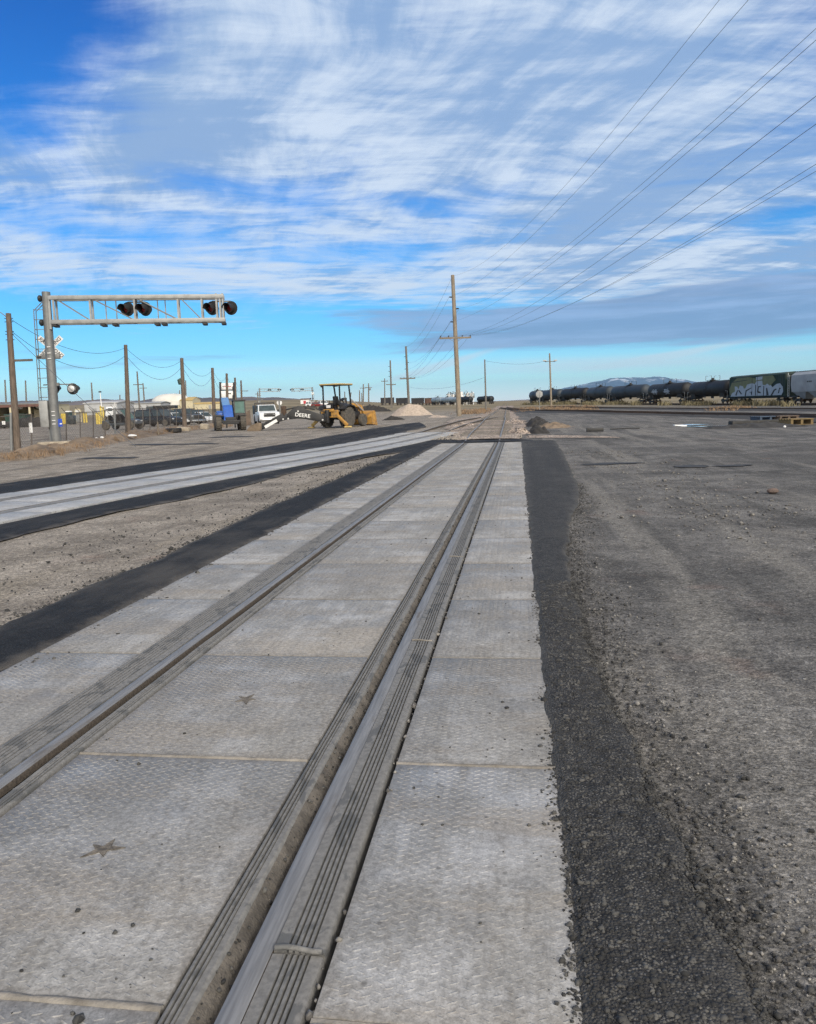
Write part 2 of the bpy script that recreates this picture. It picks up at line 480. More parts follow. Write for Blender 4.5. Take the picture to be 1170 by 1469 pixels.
def mat_ground():
    m, g, b = newmat('dirt ground'); p = g.pos(); x, y, z = g.xyz(p)[:3]
    n1 = g.noise(p, .16, 5, .6); n2 = g.noise(p, 1.1, 6, .65); n3 = g.noise(p, 9, 5, .7); n4 = g.noise(p, 75, 3, .7)
    tr = g.noise(g.mapping(p, rot=(0, 0, R(-9)), scale=(1.0, .09, 1)), 1.6, 5, .6)     # wheel tracks along the track
    tr2 = g.noise(g.mapping(p, rot=(0, 0, R(-64)), scale=(1.0, .07, 1)), 1.1, 5, .6)   # wheel tracks across, to the yard
    left = g.mr(g.m('ADD', x, g.m('MULTIPLY', g.m('SUBTRACT', n1, .5), 3)), -1.0, -2.6)
    grey = g.mix(g.mr(n2, .33, .66), (.105, .101, .097), (.215, .207, .196))
    grey = g.mix(g.m('MULTIPLY', g.mr(n1, .44, .62), .72), grey, (.076, .074, .072))
    n6 = g.noise(g.vm('ADD', p, (11, 5, 0)), .42, 7, .7, .6)
    grey = g.mix(g.m('MULTIPLY', g.mr(n6, .54, .66), .7), grey, (.052, .051, .050))
    grey = g.mix(g.m('MULTIPLY', g.mr(n6, .44, .34), .55), grey, (.205, .19, .168))
    grey = g.mix(g.m('MULTIPLY', g.mr(tr2, .50, .62), .65), grey, (.235, .222, .20))
    grey = g.mix(g.m('MULTIPLY', g.mr(tr, .52, .64), .62), grey, (.075, .073, .07))
    tan = g.mix(g.mr(n2, .33, .66), (.200, .176, .148), (.375, .335, .285))
    tan = g.mix(g.m('MULTIPLY', g.mr(n6, .53, .66), .6), tan, (.15, .132, .113))
    tan = g.mix(g.m('MULTIPLY', g.mr(n6, .44, .34), .5), tan, (.44, .385, .33))
    tan = g.mix(g.m('MULTIPLY', g.mr(tr, .5, .62), .65), tan, (.30, .262, .21))
    tan = g.mix(g.m('MULTIPLY', g.mr(tr2, .53, .64), .6), tan, (.125, .11, .093))
    c = g.mix(left, grey, tan)
    red = g.m('MULTIPLY', g.mr(g.noise(g.mapping(p, loc=(3, 9, 0)), .9, 3, .5), .63, .74), .28)
    c = g.mix(red, c, (.21, .12, .09))
    # loose stones
    vc = g.vor(p, 55, out='Color'); vd = g.vor(p, 55)
    pick = g.xyz(vc)
    st = g.m('MULTIPLY', g.m('MULTIPLY', g.mr(pick[0], .72, .86), g.mr(vd, .36, .2)), g.mr(n2, .38, .62, .25, 1))
    c = g.mix(st, c, g.mix(pick[1], (.06, .058, .055), (.36, .34, .31)))
    vc2 = g.vor(p, 14, out='Color'); pk2 = g.xyz(vc2)
    st2 = g.m('MULTIPLY', g.m('MULTIPLY', g.mr(pk2[0], .95, .97), g.mr(g.vor(p, 14), .20, .10)), .8)
    c = g.mix(st2, c, g.mix(pk2[1], (.10, .095, .09), (.50, .47, .43)))
    c = g.mix(g.mr(n4, .62, .30, 0, .75), c, g.mix(.7, c, (.025, .024, .023)))
    c = g.mix(g.mr(n4, .52, .74, 0, .45), c, g.mix(.5, c, (.36, .34, .31)))
    c = g.mix(g.m('MULTIPLY', g.mr(n3, .56, .72), .5), c, g.mix(.6, c, (.04, .038, .036)))
    # packed grit of many sizes
    for sc_, lo, hi in ((95, .62, 1.38), (42, .74, 1.26), (15, .86, 1.14)):
        q_ = g.vm('ADD', p, g.vm('SCALE', g.noise(p, sc_ * .5, 2, .5, col=True), scale=.8 / sc_))
        r_ = g.xyz(g.vor(q_, sc_, out='Color'))[0]
        f_ = g.m('MULTIPLY_ADD', r_, hi - lo, lo)
        c = g.mix(1.0, c, g.comb(f_, f_, f_), 'MULTIPLY')
    # far plain: dry grass
    D = g.vm('LENGTH', p)
    fc = g.mix(g.mr(g.noise(g.mapping(p, scale=(.25, 1, 1)), .02, 6, .6), .35, .65), (.155, .125, .075), (.285, .235, .15))
    fc = g.mix(g.m('MULTIPLY', g.mr(g.noise(p, .09, 5, .6), .5, .62), .5), fc, (.09, .085, .06))
    c = g.mix(g.mr(g.m('ADD', D, g.m('MULTIPLY', g.m('SUBTRACT', n1, .5), 90)), 110, 260), c, fc)
    g.put(b.inputs['Base Color'], c); b.inputs['Roughness'].default_value = .95; b.inputs['Specular IOR Level'].default_value = .2
    h = g.m('ADD', g.m('ADD', g.m('MULTIPLY', n3, .9), g.m('MULTIPLY', n4, .35)), g.m('ADD', g.m('MULTIPLY', st, .45), g.m('MULTIPLY', st2, .9)))
    h = g.m('ADD', h, g.m('MULTIPLY', n2, 1.4))
    g.put(b.inputs['Normal'], g.bump(h, .75, .03))
    return m


def mat_asphalt(name, dark, light, stone=.3, dusty=.3, dust=(.20, .185, .16), edge=.8):
    m, g, b = newmat(name); p = g.pos()
    n1 = g.noise(p, .9, 5, .6); n2 = g.noise(p, 14, 5, .65); n3 = g.noise(p, 120, 3, .6)
    c = g.mix(g.mr(n2, .3, .7), dark, light)
    vd = g.vor(p, 95); vc = g.xyz(g.vor(p, 95, out='Color'))
    c = g.mix(g.m('MULTIPLY', g.m('MULTIPLY', g.mr(vc[0], .55, .8), g.mr(vd, .5, .3)), stone), c, (.19, .185, .175))
    c = g.mix(g.m('MULTIPLY', g.mr(vd, .5, .75), .6), c, tuple(q * .45 for q in dark))
    sw = g.noise(g.mapping(p, rot=(0, 0, R(-12)), scale=(1, .12, 1)), 1.3, 6, .65)
    c = g.mix(g.m('MULTIPLY', g.mr(g.m('ADD', g.m('MULTIPLY', sw, .6), g.m('MULTIPLY', n1, .4)), .47, .66), dusty), c, dust)
    c = g.mix(g.m('MULTIPLY', g.mr(n1, .6, .72), .3), c, tuple(q * .6 for q in dark))
    ac = g.new('ShaderNodeAttribute', attribute_name='across').outputs['Fac']      # dirt tracked in over both edges
    eg = g.m('ADD', g.m('MINIMUM', ac, g.m('SUBTRACT', 1.0, ac)), g.m('MULTIPLY', g.m('SUBTRACT', g.noise(p, 2.3, 6, .7), .5), .55))
    c = g.mix(g.mr(eg, .16, -.06, 0, edge), c, dust)
    g.put(b.inputs['Base Color'], c); b.inputs['Roughness'].default_value = .85; b.inputs['Specular IOR Level'].default_value = .3
    h = g.m('ADD', g.m('MULTIPLY', g.m('SUBTRACT', 1.0, vd), .8), g.m('ADD', g.m('MULTIPLY', n3, .4), g.m('MULTIPLY', n2, 1.1)))
    g.put(b.inputs['Normal'], g.bump(h, .9, .014))
    return m


def mat_panel(name, base, pale, tan, tread=1.0, rough=.62, geo=False):
    m, g, b = newmat(name); p = g.pos(); x, y, z = g.xyz(p)[:3]; rn = g.rnd()
    off = g.comb(g.m('MULTIPLY', rn, 31), g.m('MULTIPLY', rn, 17), 0)
    q = g.vm('ADD', p, off)
    n1 = g.noise(q, 1.25, 5, .62); n2 = g.noise(q, 4.5, 6, .66); n3 = g.noise(q, 40, 4, .65)
    sw = g.noise(g.mapping(q, rot=(0, 0, R(7)), scale=(1.0, .16, 1)), 3.0, 6, .62)
    sx = g.noise(g.mapping(q, rot=(0, 0, R(4)), scale=(.22, 1.0, 1)), 2.6, 6, .62)
    c = g.mix(g.mr(n2, .3, .7), tuple(v * .70 for v in base), tuple(v * 1.25 for v in base))
    n5 = g.noise(g.vm('ADD', q, (7, 3, 0)), 2.1, 6, .7, .5)
    c = g.mix(g.m('MULTIPLY', g.mr(sw, .47, .62), .75), c, pale)
    c = g.mix(g.m('MULTIPLY', g.mr(n1, .49, .60), .85), c, pale)
    c = g.mix(g.m('MULTIPLY', g.mr(sx, .46, .60), .80), c, tan)
    c = g.mix(g.m('MULTIPLY', g.mr(n5, .48, .66), .65), c, tuple(v * .56 for v in base))
    c = g.mix(g.m('MULTIPLY', g.mr(g.m('ADD', g.m('MULTIPLY', n1, -.6), n2), .24, .36), .35), c, tuple(v * .55 for v in base))
    n8 = g.noise(g.mapping(q, loc=(2, 8, 0), scale=(1, .6, 1)), 7.5, 7, .72, .8)
    c = g.mix(g.mr(n8, .50, .68, 0, .60), c, tuple(v * .55 for v in tan))
    c = g.mix(g.mr(n8, .46, .34, 0, .45), c, pale)
    # soil packed along the rims
    gx, gy, gz_ = g.xyz(g.new('ShaderNodeTexCoord').outputs['Generated'])[:3]
    ex = g.m('MULTIPLY', g.m('MINIMUM', gx, g.m('SUBTRACT', 1.0, gx)), .9); ey = g.m('MULTIPLY', g.m('MINIMUM', gy, g.m('SUBTRACT', 1.0, gy)), 1.5)
    ed = g.m('ADD', g.m('MINIMUM', ex, ey), g.m('MULTIPLY', g.m('SUBTRACT', n2, .5), .16))
    c = g.mix(g.m('MULTIPLY', g.mr(ed, .055, -.01), .6), c, tuple(v * .60 for v in tan))
    c = g.mix(1.0, c, g.mix(rn, (.80, .79, .77), (1.12, 1.11, 1.09)), 'MULTIPLY')
    ty = g.noise(g.mapping(q, scale=(2.6, .10, 1)), 2.2, 4, .55)
    c = g.mix(g.mr(ty, .56, .66, 0, .42), c, tuple(v * .55 for v in base))
    for sc_, lo, hi in ((110, .86, 1.14), (48, .92, 1.08)):
        q_ = g.vm('ADD', p, g.vm('SCALE', g.noise(p, sc_ * .5, 2, .5, col=True), scale=.8 / sc_))
        f_ = g.m('MULTIPLY_ADD', g.xyz(g.vor(q_, sc_, out='Color'))[0], hi - lo, lo)
        c = g.mix(1.0, c, g.comb(f_, f_, f_), 'MULTIPLY')
    # droppings of soil and tar
    dn = g.noise(q, 7, 5, .7)
    c = g.mix(g.m('MULTIPLY', g.mr(dn, .63, .70), .75), c, (.095, .084, .070))
    vc = g.xyz(g.vor(q, 26, out='Color')); sp = g.m('MULTIPLY', g.mr(vc[0], .93, .96), g.mr(g.vor(q, 26), .32, .16))
    c = g.mix(g.m('MULTIPLY', sp, g.mr(n1, .40, .56, .15, .9)), c, (.06, .055, .05))
    vc3 = g.xyz(g.vor(q, 70, out='Color')); sp3 = g.m('MULTIPLY', g.mr(vc3[0], .90, .95), g.mr(g.vor(q, 70), .35, .2))
    c = g.mix(g.m('MULTIPLY', sp3, .55), c, g.mix(vc3[1], (.07, .065, .06), (.42, .41, .39)))
    c = g.mix(.42, c, g.mix(g.mr(n3, .3, .7), tuple(v * .50 for v in base), tuple(v * 1.5 for v in base)))
    n7 = g.noise(q, 130, 3, .7)
    c = g.mix(g.mr(n7, .60, .34, 0, .38), c, tuple(v * .35 for v in base))
    # tread: staggered slanting lozenges
    def loz(ox, oy, ang):
        px, py = .060, .036
        u = g.m('SUBTRACT', g.m('FRACT', g.m('ADD', g.m('DIVIDE', x, px), ox)), .5)
        v = g.m('SUBTRACT', g.m('FRACT', g.m('ADD', g.m('DIVIDE', y, py), oy)), .5)
        u = g.m('MULTIPLY', u, px); v = g.m('MULTIPLY', v, py); ca, sa = math.cos(R(ang)), math.sin(R(ang))
        a_ = g.m('ABSOLUTE', g.m('ADD', g.m('MULTIPLY', u, ca), g.m('MULTIPLY', v, sa)))
        b_ = g.m('ABSOLUTE', g.m('SUBTRACT', g.m('MULTIPLY', v, ca), g.m('MULTIPLY', u, sa)))
        return g.mr(g.m('ADD', g.m('DIVIDE', a_, .0165), g.m('DIVIDE', b_, .0052)), 1.0, .55)
    lz = g.m('MAXIMUM', loz(0, 0, 24), loz(.5, .5, -24))
    worn = g.m('MULTIPLY', g.mr(n2, .30, .58, .25, 1.0), g.mr(n1, .66, .5, .35, 1))
    lz = g.m('MULTIPLY', lz, worn)
    if geo:        # the tread is modelled: only its worn tops are paler
        lz = g.m('MULTIPLY', g.mr(g.xyz(g.obj())[2], .0754, .0768), .36)
    c = g.mix(g.m('MULTIPLY', lz, .45), c, tuple(min(1, v * 1.45) for v in base))
    g.put(b.inputs['Base Color'], c)
    g.put(b.inputs['Roughness'], g.mr(n2, .3, .7, rough - .1, rough + .15)); b.inputs['Specular IOR Level'].default_value = .45
    h = g.m('ADD', g.m('MULTIPLY', lz, 0.0 if geo else 1.0 * tread), g.m('ADD', g.m('MULTIPLY', n3, .16), g.m('MULTIPLY', n2, .10)))
    g.put(b.inputs['Normal'], g.bump(h, .8, .006))
    return m


def mat_rubber():
    m, g, b = newmat('dusty rubber'); p = g.pos()
    n1 = g.noise(g.mapping(p, scale=(1, .5, 1)), 9, 4, .55, .6); n2 = g.noise(p, 45, 5, .65); n3 = g.noise(g.mapping(p, scale=(6, .6, 1)), 5, 5, .6)
    c = g.mix(g.mr(n2, .3, .7), (.135, .132, .126), (.205, .200, .190))
    c = g.mix(g.m('MULTIPLY', g.mr(n1, .56, .60), .72), c, (.088, .090, .090))
    c = g.mix(g.m('MULTIPLY', g.mr(n3, .55, .7), .4), c, (.25, .238, .215))
    g.put(b.inputs['Base Color'], c); b.inputs['Roughness'].default_value = .72; b.inputs['Specular IOR Level'].default_value = .35
    g.put(b.inputs['Normal'], g.bump(n2, .3, .004))
    return m


def mat_rail():
    m, g, b = newmat('worn rail steel'); p = g.pos(); nx, ny, nz = g.xyz(g.new('ShaderNodeNewGeometry').outputs['Normal'])[:3]
    n1 = g.noise(g.mapping(p, scale=(1, .16, 1)), 6, 5, .62); n2 = g.noise(g.mapping(p, scale=(9, .4, 9)), 9, 5, .6); n3 = g.noise(p, 60, 4, .6)
    top = g.m('MULTIPLY', g.mr(nz, .25, .80), g.mr(n1, .68, .58, .45, 1))
    st = g.mix(g.mr(n2, .3, .7), (.145, .147, .152), (.225, .228, .235))
    ru = g.mix(g.mr(n3, .3, .7), (.055, .045, .037), (.115, .095, .075))
    g.put(b.inputs['Base Color'], g.mix(top, ru, st))
    g.put(b.inputs['Metallic'], g.m('MULTIPLY', top, .12)); g.put(b.inputs['Roughness'], g.mr(top, 0, 1, .88, .58))
    g.put(b.inputs['Normal'], g.bump(g.m('ADD', n3, n1), .25, .004))
    return m


def mat_ballast():
    m, g, b = newmat('pale ballast'); p = g.pos()
    vd = g.vor(p, 9); vc = g.xyz(g.vor(p, 9, out='Color')); n = g.noise(p, .5, 5, .6)
    c = g.mix(vc[0], (.25, .195, .155), (.56, .46, .38))
    c = g.mix(g.m('MULTIPLY', g.mr(n, .50, .64), .75), c, (.135, .105, .085))
    c = g.mix(g.mr(vd, .45, .8), c, (.07, .06, .05))
    g.put(b.inputs['Base Color'], c); b.inputs['Roughness'].default_value = .9
    g.put(b.inputs['Normal'], g.bump(g.m('SUBTRACT', 1.0, vd), 1.0, .06))
    return m


def mat_glass(name, col=(.03, .045, .05)):
    m, g, b = newmat(name)
    g.put(b.inputs['Base Color'], g.mix(g.mr(g.noise(g.pos(), 1.5, 2), .3, .7), col, tuple(c * 1.6 for c in col)))
    b.inputs['Roughness'].default_value = .08; b.inputs['Specular IOR Level'].default_value = .45
    return m


def mat_wood(name, a, bcol, sc=1.0):
    m, g, b = newmat(name); p = g.obj()
    n = g.noise(g.mapping(p, scale=(1, 1, .06)), 22 * sc, 5, .65); n2 = g.noise(p, .5, 4, .6)
    c = g.mix(g.mr(n, .3, .7), a, bcol); c = g.mix(g.m('MULTIPLY', g.mr(n2, .45, .7), .4), c, tuple(v * .5 for v in a))
    g.put(b.inputs['Base Color'], c); b.inputs['Roughness'].default_value = .85
    g.put(b.inputs['Normal'], g.bump(n, .5, .02))
    return m


def mat_hill(name, a, bcol, snow=None):
    m, g, b = newmat(name); p = g.pos()
    n = g.noise(g.mapping(p, scale=(1, 1, 3)), .0016, 8, .62)
    c = g.mix(g.mr(n, .38, .62), a, bcol)
    if snow:
        z = g.xyz(p)[2]; n2 = g.noise(g.mapping(p, scale=(1, 1, .35)), .0030, 7, .65)
        c = g.mix(g.m('MULTIPLY', g.mr(g.m('ADD', z, g.m('MULTIPLY', g.m('SUBTRACT', n2, .5), 1300)), snow[0], snow[1]), g.mr(n2, .50, .56)), c, (.8, .83, .88))
    g.put(b.inputs['Base Color'], c); b.inputs['Roughness'].default_value = 1.0; b.inputs['Specular IOR Level'].default_value = 0.0
    return m


M = dict(
    ground=mat_ground(),
    asphalt_new=mat_asphalt('fresh black asphalt', (.006, .0065, .0085), (.016, .0168, .020), .16, .50, (.115, .105, .093), .85),
    asphalt_gray=mat_asphalt('coarse gray asphalt', (.024, .024, .025), (.058, .057, .056), .6, .50, (.105, .101, .094), .7),
    panel=mat_panel('tread plate panel', (.262, .260, .255), (.45, .46, .48), (.285, .25, .205), geo=True),
    panel_pale=mat_panel('pale concrete panel', (.40, .405, .41), (.52, .53, .545), (.31, .295, .265), .4),
    rubber=mat_rubber(), rail=mat_rail(), ballast=mat_ballast(),
    fldirt=simple('packed brown dirt', (.120, .107, .091), .97, 0, .35, 14, (.06, .053, .046), .6, .9, 70),
    rust=simple('rusty steel', (.10, .065, .045), .85, .2, .35, 8, (.05, .04, .035), .5, .3),
    sand=simple('joint sand', (.235, .215, .188), .95, 0, .3, 9, (.12, .105, .085), .85, .5, 90),
    star=simple('dirt filled recess', (.135, .118, .097), .9, 0, .5, 40, (.06, .053, .045), .7, .4, 120),
    galv=simple('galvanised steel', (.30, .305, .30), .55, .25, .16, 3, (.17, .16, .145), .45),
    galv_dark=simple('dull galvanised steel', (.185, .19, .188), .55, .35, .16, 3, (.16, .15, .14), .35),
    concrete=simple('rough concrete', (.36, .31, .24), .9, 0, .2, 4, (.20, .17, .13), .5, .4, 30),
    black=simple('black paint', (.018, .018, .019), .55, 0, .3, 8, (.07, .062, .052), .3),
    blackmetal=simple('dark steel', (.020, .021, .023), .6, .2, .3, 5, (.09, .075, .06), .3),
    lens=simple('red lens', (.16, .012, .010), .15, 0, .2, 20),
    white=simple('white paint', (.74, .74, .73), .5, 0, .06, 4, (.5, .47, .42), .2),
    silver=simple('aluminium paint', (.55, .55, .54), .4, .5, .1, 5, (.35, .33, .3), .3),
    ink=simple('black ink', (.015, .015, .016), .6, 0, .1),
    red_ink=simple('red ink', (.45, .04, .05), .6, 0, .1),
    blue=simple('blue paint', (.010, .085, .38), .35, 0, .15, 4, (.12, .11, .10), .18),
    blue_pale=simple('faded blue paint', (.12, .26, .50), .45, 0, .15, 4, (.25, .24, .22), .25),
    blue_sign=simple('blue sign', (.02, .07, .42), .4, 0, .1),
    yellow=simple('yellow machine paint', (.43, .225, .045), .6, 0, .25, 5, (.15, .108, .07), .8),
    yellow_dusty=simple('dusty tan yellow roof', (.52, .37, .13), .7, 0, .15, 4, (.33, .27, .19), .5),
    bollard=simple('bollard yellow', (.70, .53, .10), .5, 0, .12, 4, (.4, .33, .2), .3),
    tire=simple('dusty tire', (.075, .068, .058), .9, 0, .35, 9, (.17, .145, .112), .6),
    earth=simple('brown earth', (.185, .14, .098), .97, 0, .35, 1.6, (.08, .062, .048), .6, .9, 9),
    earth_black=simple('black earth', (.032, .030, .029), .97, 0, .4, 3, (.012, .012, .012), .5, 1.0, 12),
    tar=simple('tar stain', (.028, .027, .026), .75, 0, .3, 5, (.09, .085, .08), .4, .4, 40),
    gravel_pile=simple('pale gravel pile', (.40, .33, .27), .97, 0, .2, 3, (.33, .26, .21), .45, .9, 14),
    wood=mat_wood('weathered pole wood', (.070, .052, .040), (.155, .120, .092)),
    wood_pale=mat_wood('pale pole wood', (.155, .125, .093), (.30, .25, .185)),
    wood_grey=mat_wood('grey wood', (.095, .085, .074), (.19, .175, .155)),
    fence=simple('fence pipe', (.105, .092, .082), .7, .2, .25, 5, (.16, .11, .08), .4),
    shed_gray=simple('weathered white siding', (.40, .41, .42), .7, 0, .1, .8, (.25, .24, .22), .4),
    wire=simple('cable', (.06, .075, .10), .6, 0, .1),
    glass=mat_glass('dark window glass'), cabglass=mat_glass('cab glass', (.055, .11, .095)),
    tank_black=simple('black tank paint', (.006, .007, .009), .6, 0, .3, .7, (.022, .022, .022), .35),
    tank_gray=simple('slate gray tank paint', (.024, .036, .050), .6, 0, .2, .6, (.025, .027, .03), .4),
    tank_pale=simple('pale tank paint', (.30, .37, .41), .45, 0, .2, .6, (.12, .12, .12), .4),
    hopper=simple('pale gray hopper paint', (.30, .32, .34), .6, 0, .12, .8, (.18, .17, .16), .4),
    boxcar=simple('green boxcar paint', (.012, .032, .027), .7, 0, .25, .8, (.05, .04, .035), .4),
    graf_white=simple('pale spray paint', (.29, .35, .42), .6, 0, .12, 2, (.28, .31, .35), .5),
    graf_olive=simple('olive spray paint', (.12, .13, .062), .6, 0, .25, 2, (.10, .15, .06), .5),
    boxcar_rust=simple('rust brown car paint', (.12, .060, .036), .8, 0, .3, .8, (.045, .03, .025), .5),
    boxcar_dark=simple('dark gondola paint', (.022, .022, .026), .8, 0, .35, .5, (.055, .04, .034), .5),
    cream=simple('cream siding', (.52, .46, .31), .7, 0, .1, 2, (.35, .3, .2), .3),
    fabric=simple('cream fabric', (.60, .59, .55), .7, 0, .06, .4, (.5, .46, .38), .3),
    roof_red=simple('brown roof', (.12, .060, .048), .8, 0, .25, 2),
    dumpster=simple('green dumpster paint', (.020, .055, .042), .6, 0, .2, 2, (.07, .06, .05), .35),
    carblack=simple('black car paint', (.012, .013, .016), .25, 0, .2, 2, (.05, .045, .04), .3),
    cardark=simple('charcoal car paint', (.055, .062, .066), .3, 0, .2, 2, (.11, .10, .09), .3),
    carwhite=simple('white car paint', (.66, .68, .70), .3, 0, .05, 2, (.42, .40, .36), .3),
    chrome=simple('dull chrome', (.6, .6, .6), .25, .9, .05),
    lamp_glass=simple('headlight glass', (.62, .64, .66), .12, .2, .05),
    plank=simple('brown planks', (.12, .088, .066), .9, 0, .3, 2, (.07, .055, .045), .5, .5, 20),
    pallet_y=simple('yellow pallet wood', (.17, .12, .052), .85, 0, .2, 4, (.12, .09, .06), .5),
    pallet_b=simple('blue pallet wood', (.045, .07, .11), .85, 0, .2, 4, (.05, .05, .06), .5),
    brush=simple('dry brush', (.185, .158, .09), .95, 0, .4, .8, (.12, .105, .05), .6),
    brush_red=simple('reddish dry grass', (.23, .155, .095), .95, 0, .35, .8, (.14, .10, .06), .5),
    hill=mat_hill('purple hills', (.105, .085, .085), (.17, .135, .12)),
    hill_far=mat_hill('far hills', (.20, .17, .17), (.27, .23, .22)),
    mount=mat_hill('haze tinted mountain', (.018, .034, .075), (.035, .055, .10), (580, 780)),  # blue of distant haze put into the base colours, on top of the haze volume
)
mw, gw, bw = newmat('shallow water')
gw.put(bw.inputs['Base Color'], gw.mix(gw.mr(gw.noise(gw.pos(), 2.2, 4), .46, .54), (.05, .055, .06), (.58, .62, .64)))
bw.inputs['Roughness'].default_value = .08
gw.put(bw.inputs['Normal'], gw.bump(gw.noise(gw.pos(), 3, 2), .05, .01))
M['water'] = mw
# ------------------------------------------------------------------ ground sheet
T2C = [(-8.75, -2), (-8.55, 4), (-8.1, 11), (-7.6, 15.5), (-6.85, 20), (-5.75, 26.5), (-4.25, 36), (-3.15, 44), (-2.2, 54), (-1.25, 68), (-.62, 84)]
T1C = [(0, -3), (0, 20), (0, 33.7), (-.05, 42), (-.08, 56), (-.42, 76), (-.85, 112), (-1.3, 150), (-2.1, 230), (-3.2, 340), (-5.5, 520)]


def lerp_path(pts, y):
    ys = [p[1] for p in pts]; return float(np.interp(y, ys, [p[0] for p in pts]))


def smooth_path(pts, y):
    return sum(lerp_path(pts, y + d) for d in (-3, -2, -1, 0, 1, 2, 3)) / 7


PEND = 33.7


def gz(x, y):
    """height of the finished ground sheet (numpy)"""
    z = terr(x, y) - .012
    amp = np.clip((np.hypot(x - CX, y) - 2) / 30, .25, 1)
    z = z + amp * .010 * (np.sin(x * 2.1 + np.sin(y * .9) * 2) + np.sin(y * 1.7 + x * .8 + 1.3) + np.sin(x * .7 - y * .45))
    z = z + .0015 * np.sin(x * 11 + y * 5) - .006
    pit = (x > -1.74) & (x < 1.69) & (y > -2.9) & (y < PEND - .02)
    return np.where(pit, -.22, z)


def axis(lo, hi, step, fixed, out):
    a = list(np.arange(lo, hi + 1e-6, step)); s = step; v = hi
    while v < out:
        s *= 1.16; v += s; a.append(v)
    s = step; v = lo
    while v > -out:
        s *= 1.16; v -= s; a.append(v)
    for q in fixed:
        a = [k for k in a if abs(k - q) > step * .3] + [q]
    return np.array(sorted(a))


xs = axis(-14, 10, .24, [-1.745, -1.735, 1.685, 1.695], 14000); ys = axis(-3, 44, .3, [-2.91, -2.89, PEND - .03, PEND - .01], 14000)
GX, GY = np.meshgrid(xs, ys)
V = np.stack([GX, GY, gz(GX, GY)], -1).reshape(-1, 3)
nx_, ny_ = len(xs), len(ys)
ii = (np.arange(ny_ - 1)[:, None] * nx_ + np.arange(nx_ - 1)[None, :]).ravel()
structure(nmesh('ground', V, np.stack([ii, ii + 1, ii + nx_ + 1, ii + nx_], -1), M['ground'], True))


def jit(seed, t, a, f=1.0):
    return a * (mnoise.noise((t * f, seed * 7.3, 1.7)) + .5 * mnoise.noise((t * f * 3.1, seed * 3.9, 5.1)) + .35 * mnoise.noise((t * f * 9.7, seed * 5.3, 2.2)))


def strip(name, left, right, mat, dz=.006, step=.2, rag=(.05, .05), n=7, hump=.0, freq=1.3, seed=1, taper=True):
    """a sheet between two edge lines given as (x, y) points with rising y"""
    y0 = min(left[0][1], right[0][1]); y1 = max(left[-1][1], right[-1][1]); m = MB(); rows = []
    k = max(2, int((y1 - y0) / step))
    for j in range(k + 1):
        t = j / k
        ya = left[0][1] + (left[-1][1] - left[0][1]) * t; yb = right[0][1] + (right[-1][1] - right[0][1]) * t
        xa = lerp_path(left, ya) + jit(seed, ya, rag[0], freq); xb = lerp_path(right, yb) + jit(seed + 3, yb, rag[1], freq)
        row = []
        for i in range(n):
            s = i / (n - 1); x, y = xa + (xb - xa) * s, ya + (yb - ya) * s
            row.append((x, y, float(terr(x, y)) + dz + hump * 4 * s * (1 - s) - (.012 if taper and i in (0, n - 1) else 0)))
        rows.append(row)
    m.grid(n, k + 1, lambda i, j: rows[j][i])
    o = m.build(name, mat, smooth=60, fix=False)
    at_ = o.data.attributes.new('across', 'FLOAT', 'POINT'); at_.data.foreach_set('value', np.array([.5 if not taper else (v % n) / (n - 1) for v in range(len(m.v))], dtype=np.float32))
    return structure(o)


def P_(px):
    return [(q.x, q.y) for q in (at(*p) for p in px)]


# fresh asphalt beside the crossings
strip('asphalt_strip', [(1.675, -2), (1.67, 5), (1.66, 12), (1.665, 20), (1.67, 33.9)],
      [(2.13, -2), (2.13, 1.95), (2.15, 2.25), (2.12, 2.6), (2.07, 3.14), (2.02, 3.89), (1.99, 4.81), (2.0, 6.64), (2.03, 8.37), (2.2, 10.5), (2.49, 12.85), (2.65, 14.96), (2.76, 19), (2.86, 22.3), (3.0, 28), (3.09, 33.9)],
      M['asphalt_gray'], .012, .07, (.032, .05), 14, .012, 2.2, 1)
strip('asphalt_strip', [(-2.75, -2)] + P_([(0, 900), (60, 872), (125, 840), (200, 814), (294, 770), (380, 730), (478, 689), (540, 663), (576, 648.5)]),
      [(-1.75, -2), (-1.74, 9), (-1.74, 11.6), (-1.80, 21.6), (-1.75, 34)], M['asphalt_new'], .010, .12, (.05, .03), 12, .012, 1.6, 5)
off = lambda s, dy=0: [(x + s, y + dy) for x, y in T2C if y < 45]
strip('asphalt_strip', [(-11.7, 9), (-11.36, 18.2), (-10.9, 24), (-9.9, 32), (-8.9, 42), (-7.6, 54), (-6.4, 64)], [(x - 1.73, y) for x, y in T2C if 3 < y < 50] + [(-4.4, 52)], M['asphalt_new'], .008, .25, (.12, .03), 9, .01, .9, 9)
strip('asphalt_strip', [(x + 1.73, y) for x, y in T2C if y < 40],
      [(-5.35, -2)] + P_([(0, 776), (100, 751), (170, 735), (260, 717), (350, 697), (450, 671), (530, 655), (580, 648)]) + [(-1.75, 33.5), (-1.2, 36.5), (-1.0, 38.5)], M['asphalt_new'], .014, .2, (.03, .09), 9, .012, 1.1, 13)
strip('asphalt_strip', [(-2.2, PEND + .01), (-2.2, 36.0)], [(2.3, PEND + .01), (1.75, 35.6)], M['asphalt_new'], .012, .2, (.1, .2), 22, 0, 1.4, 17, False)
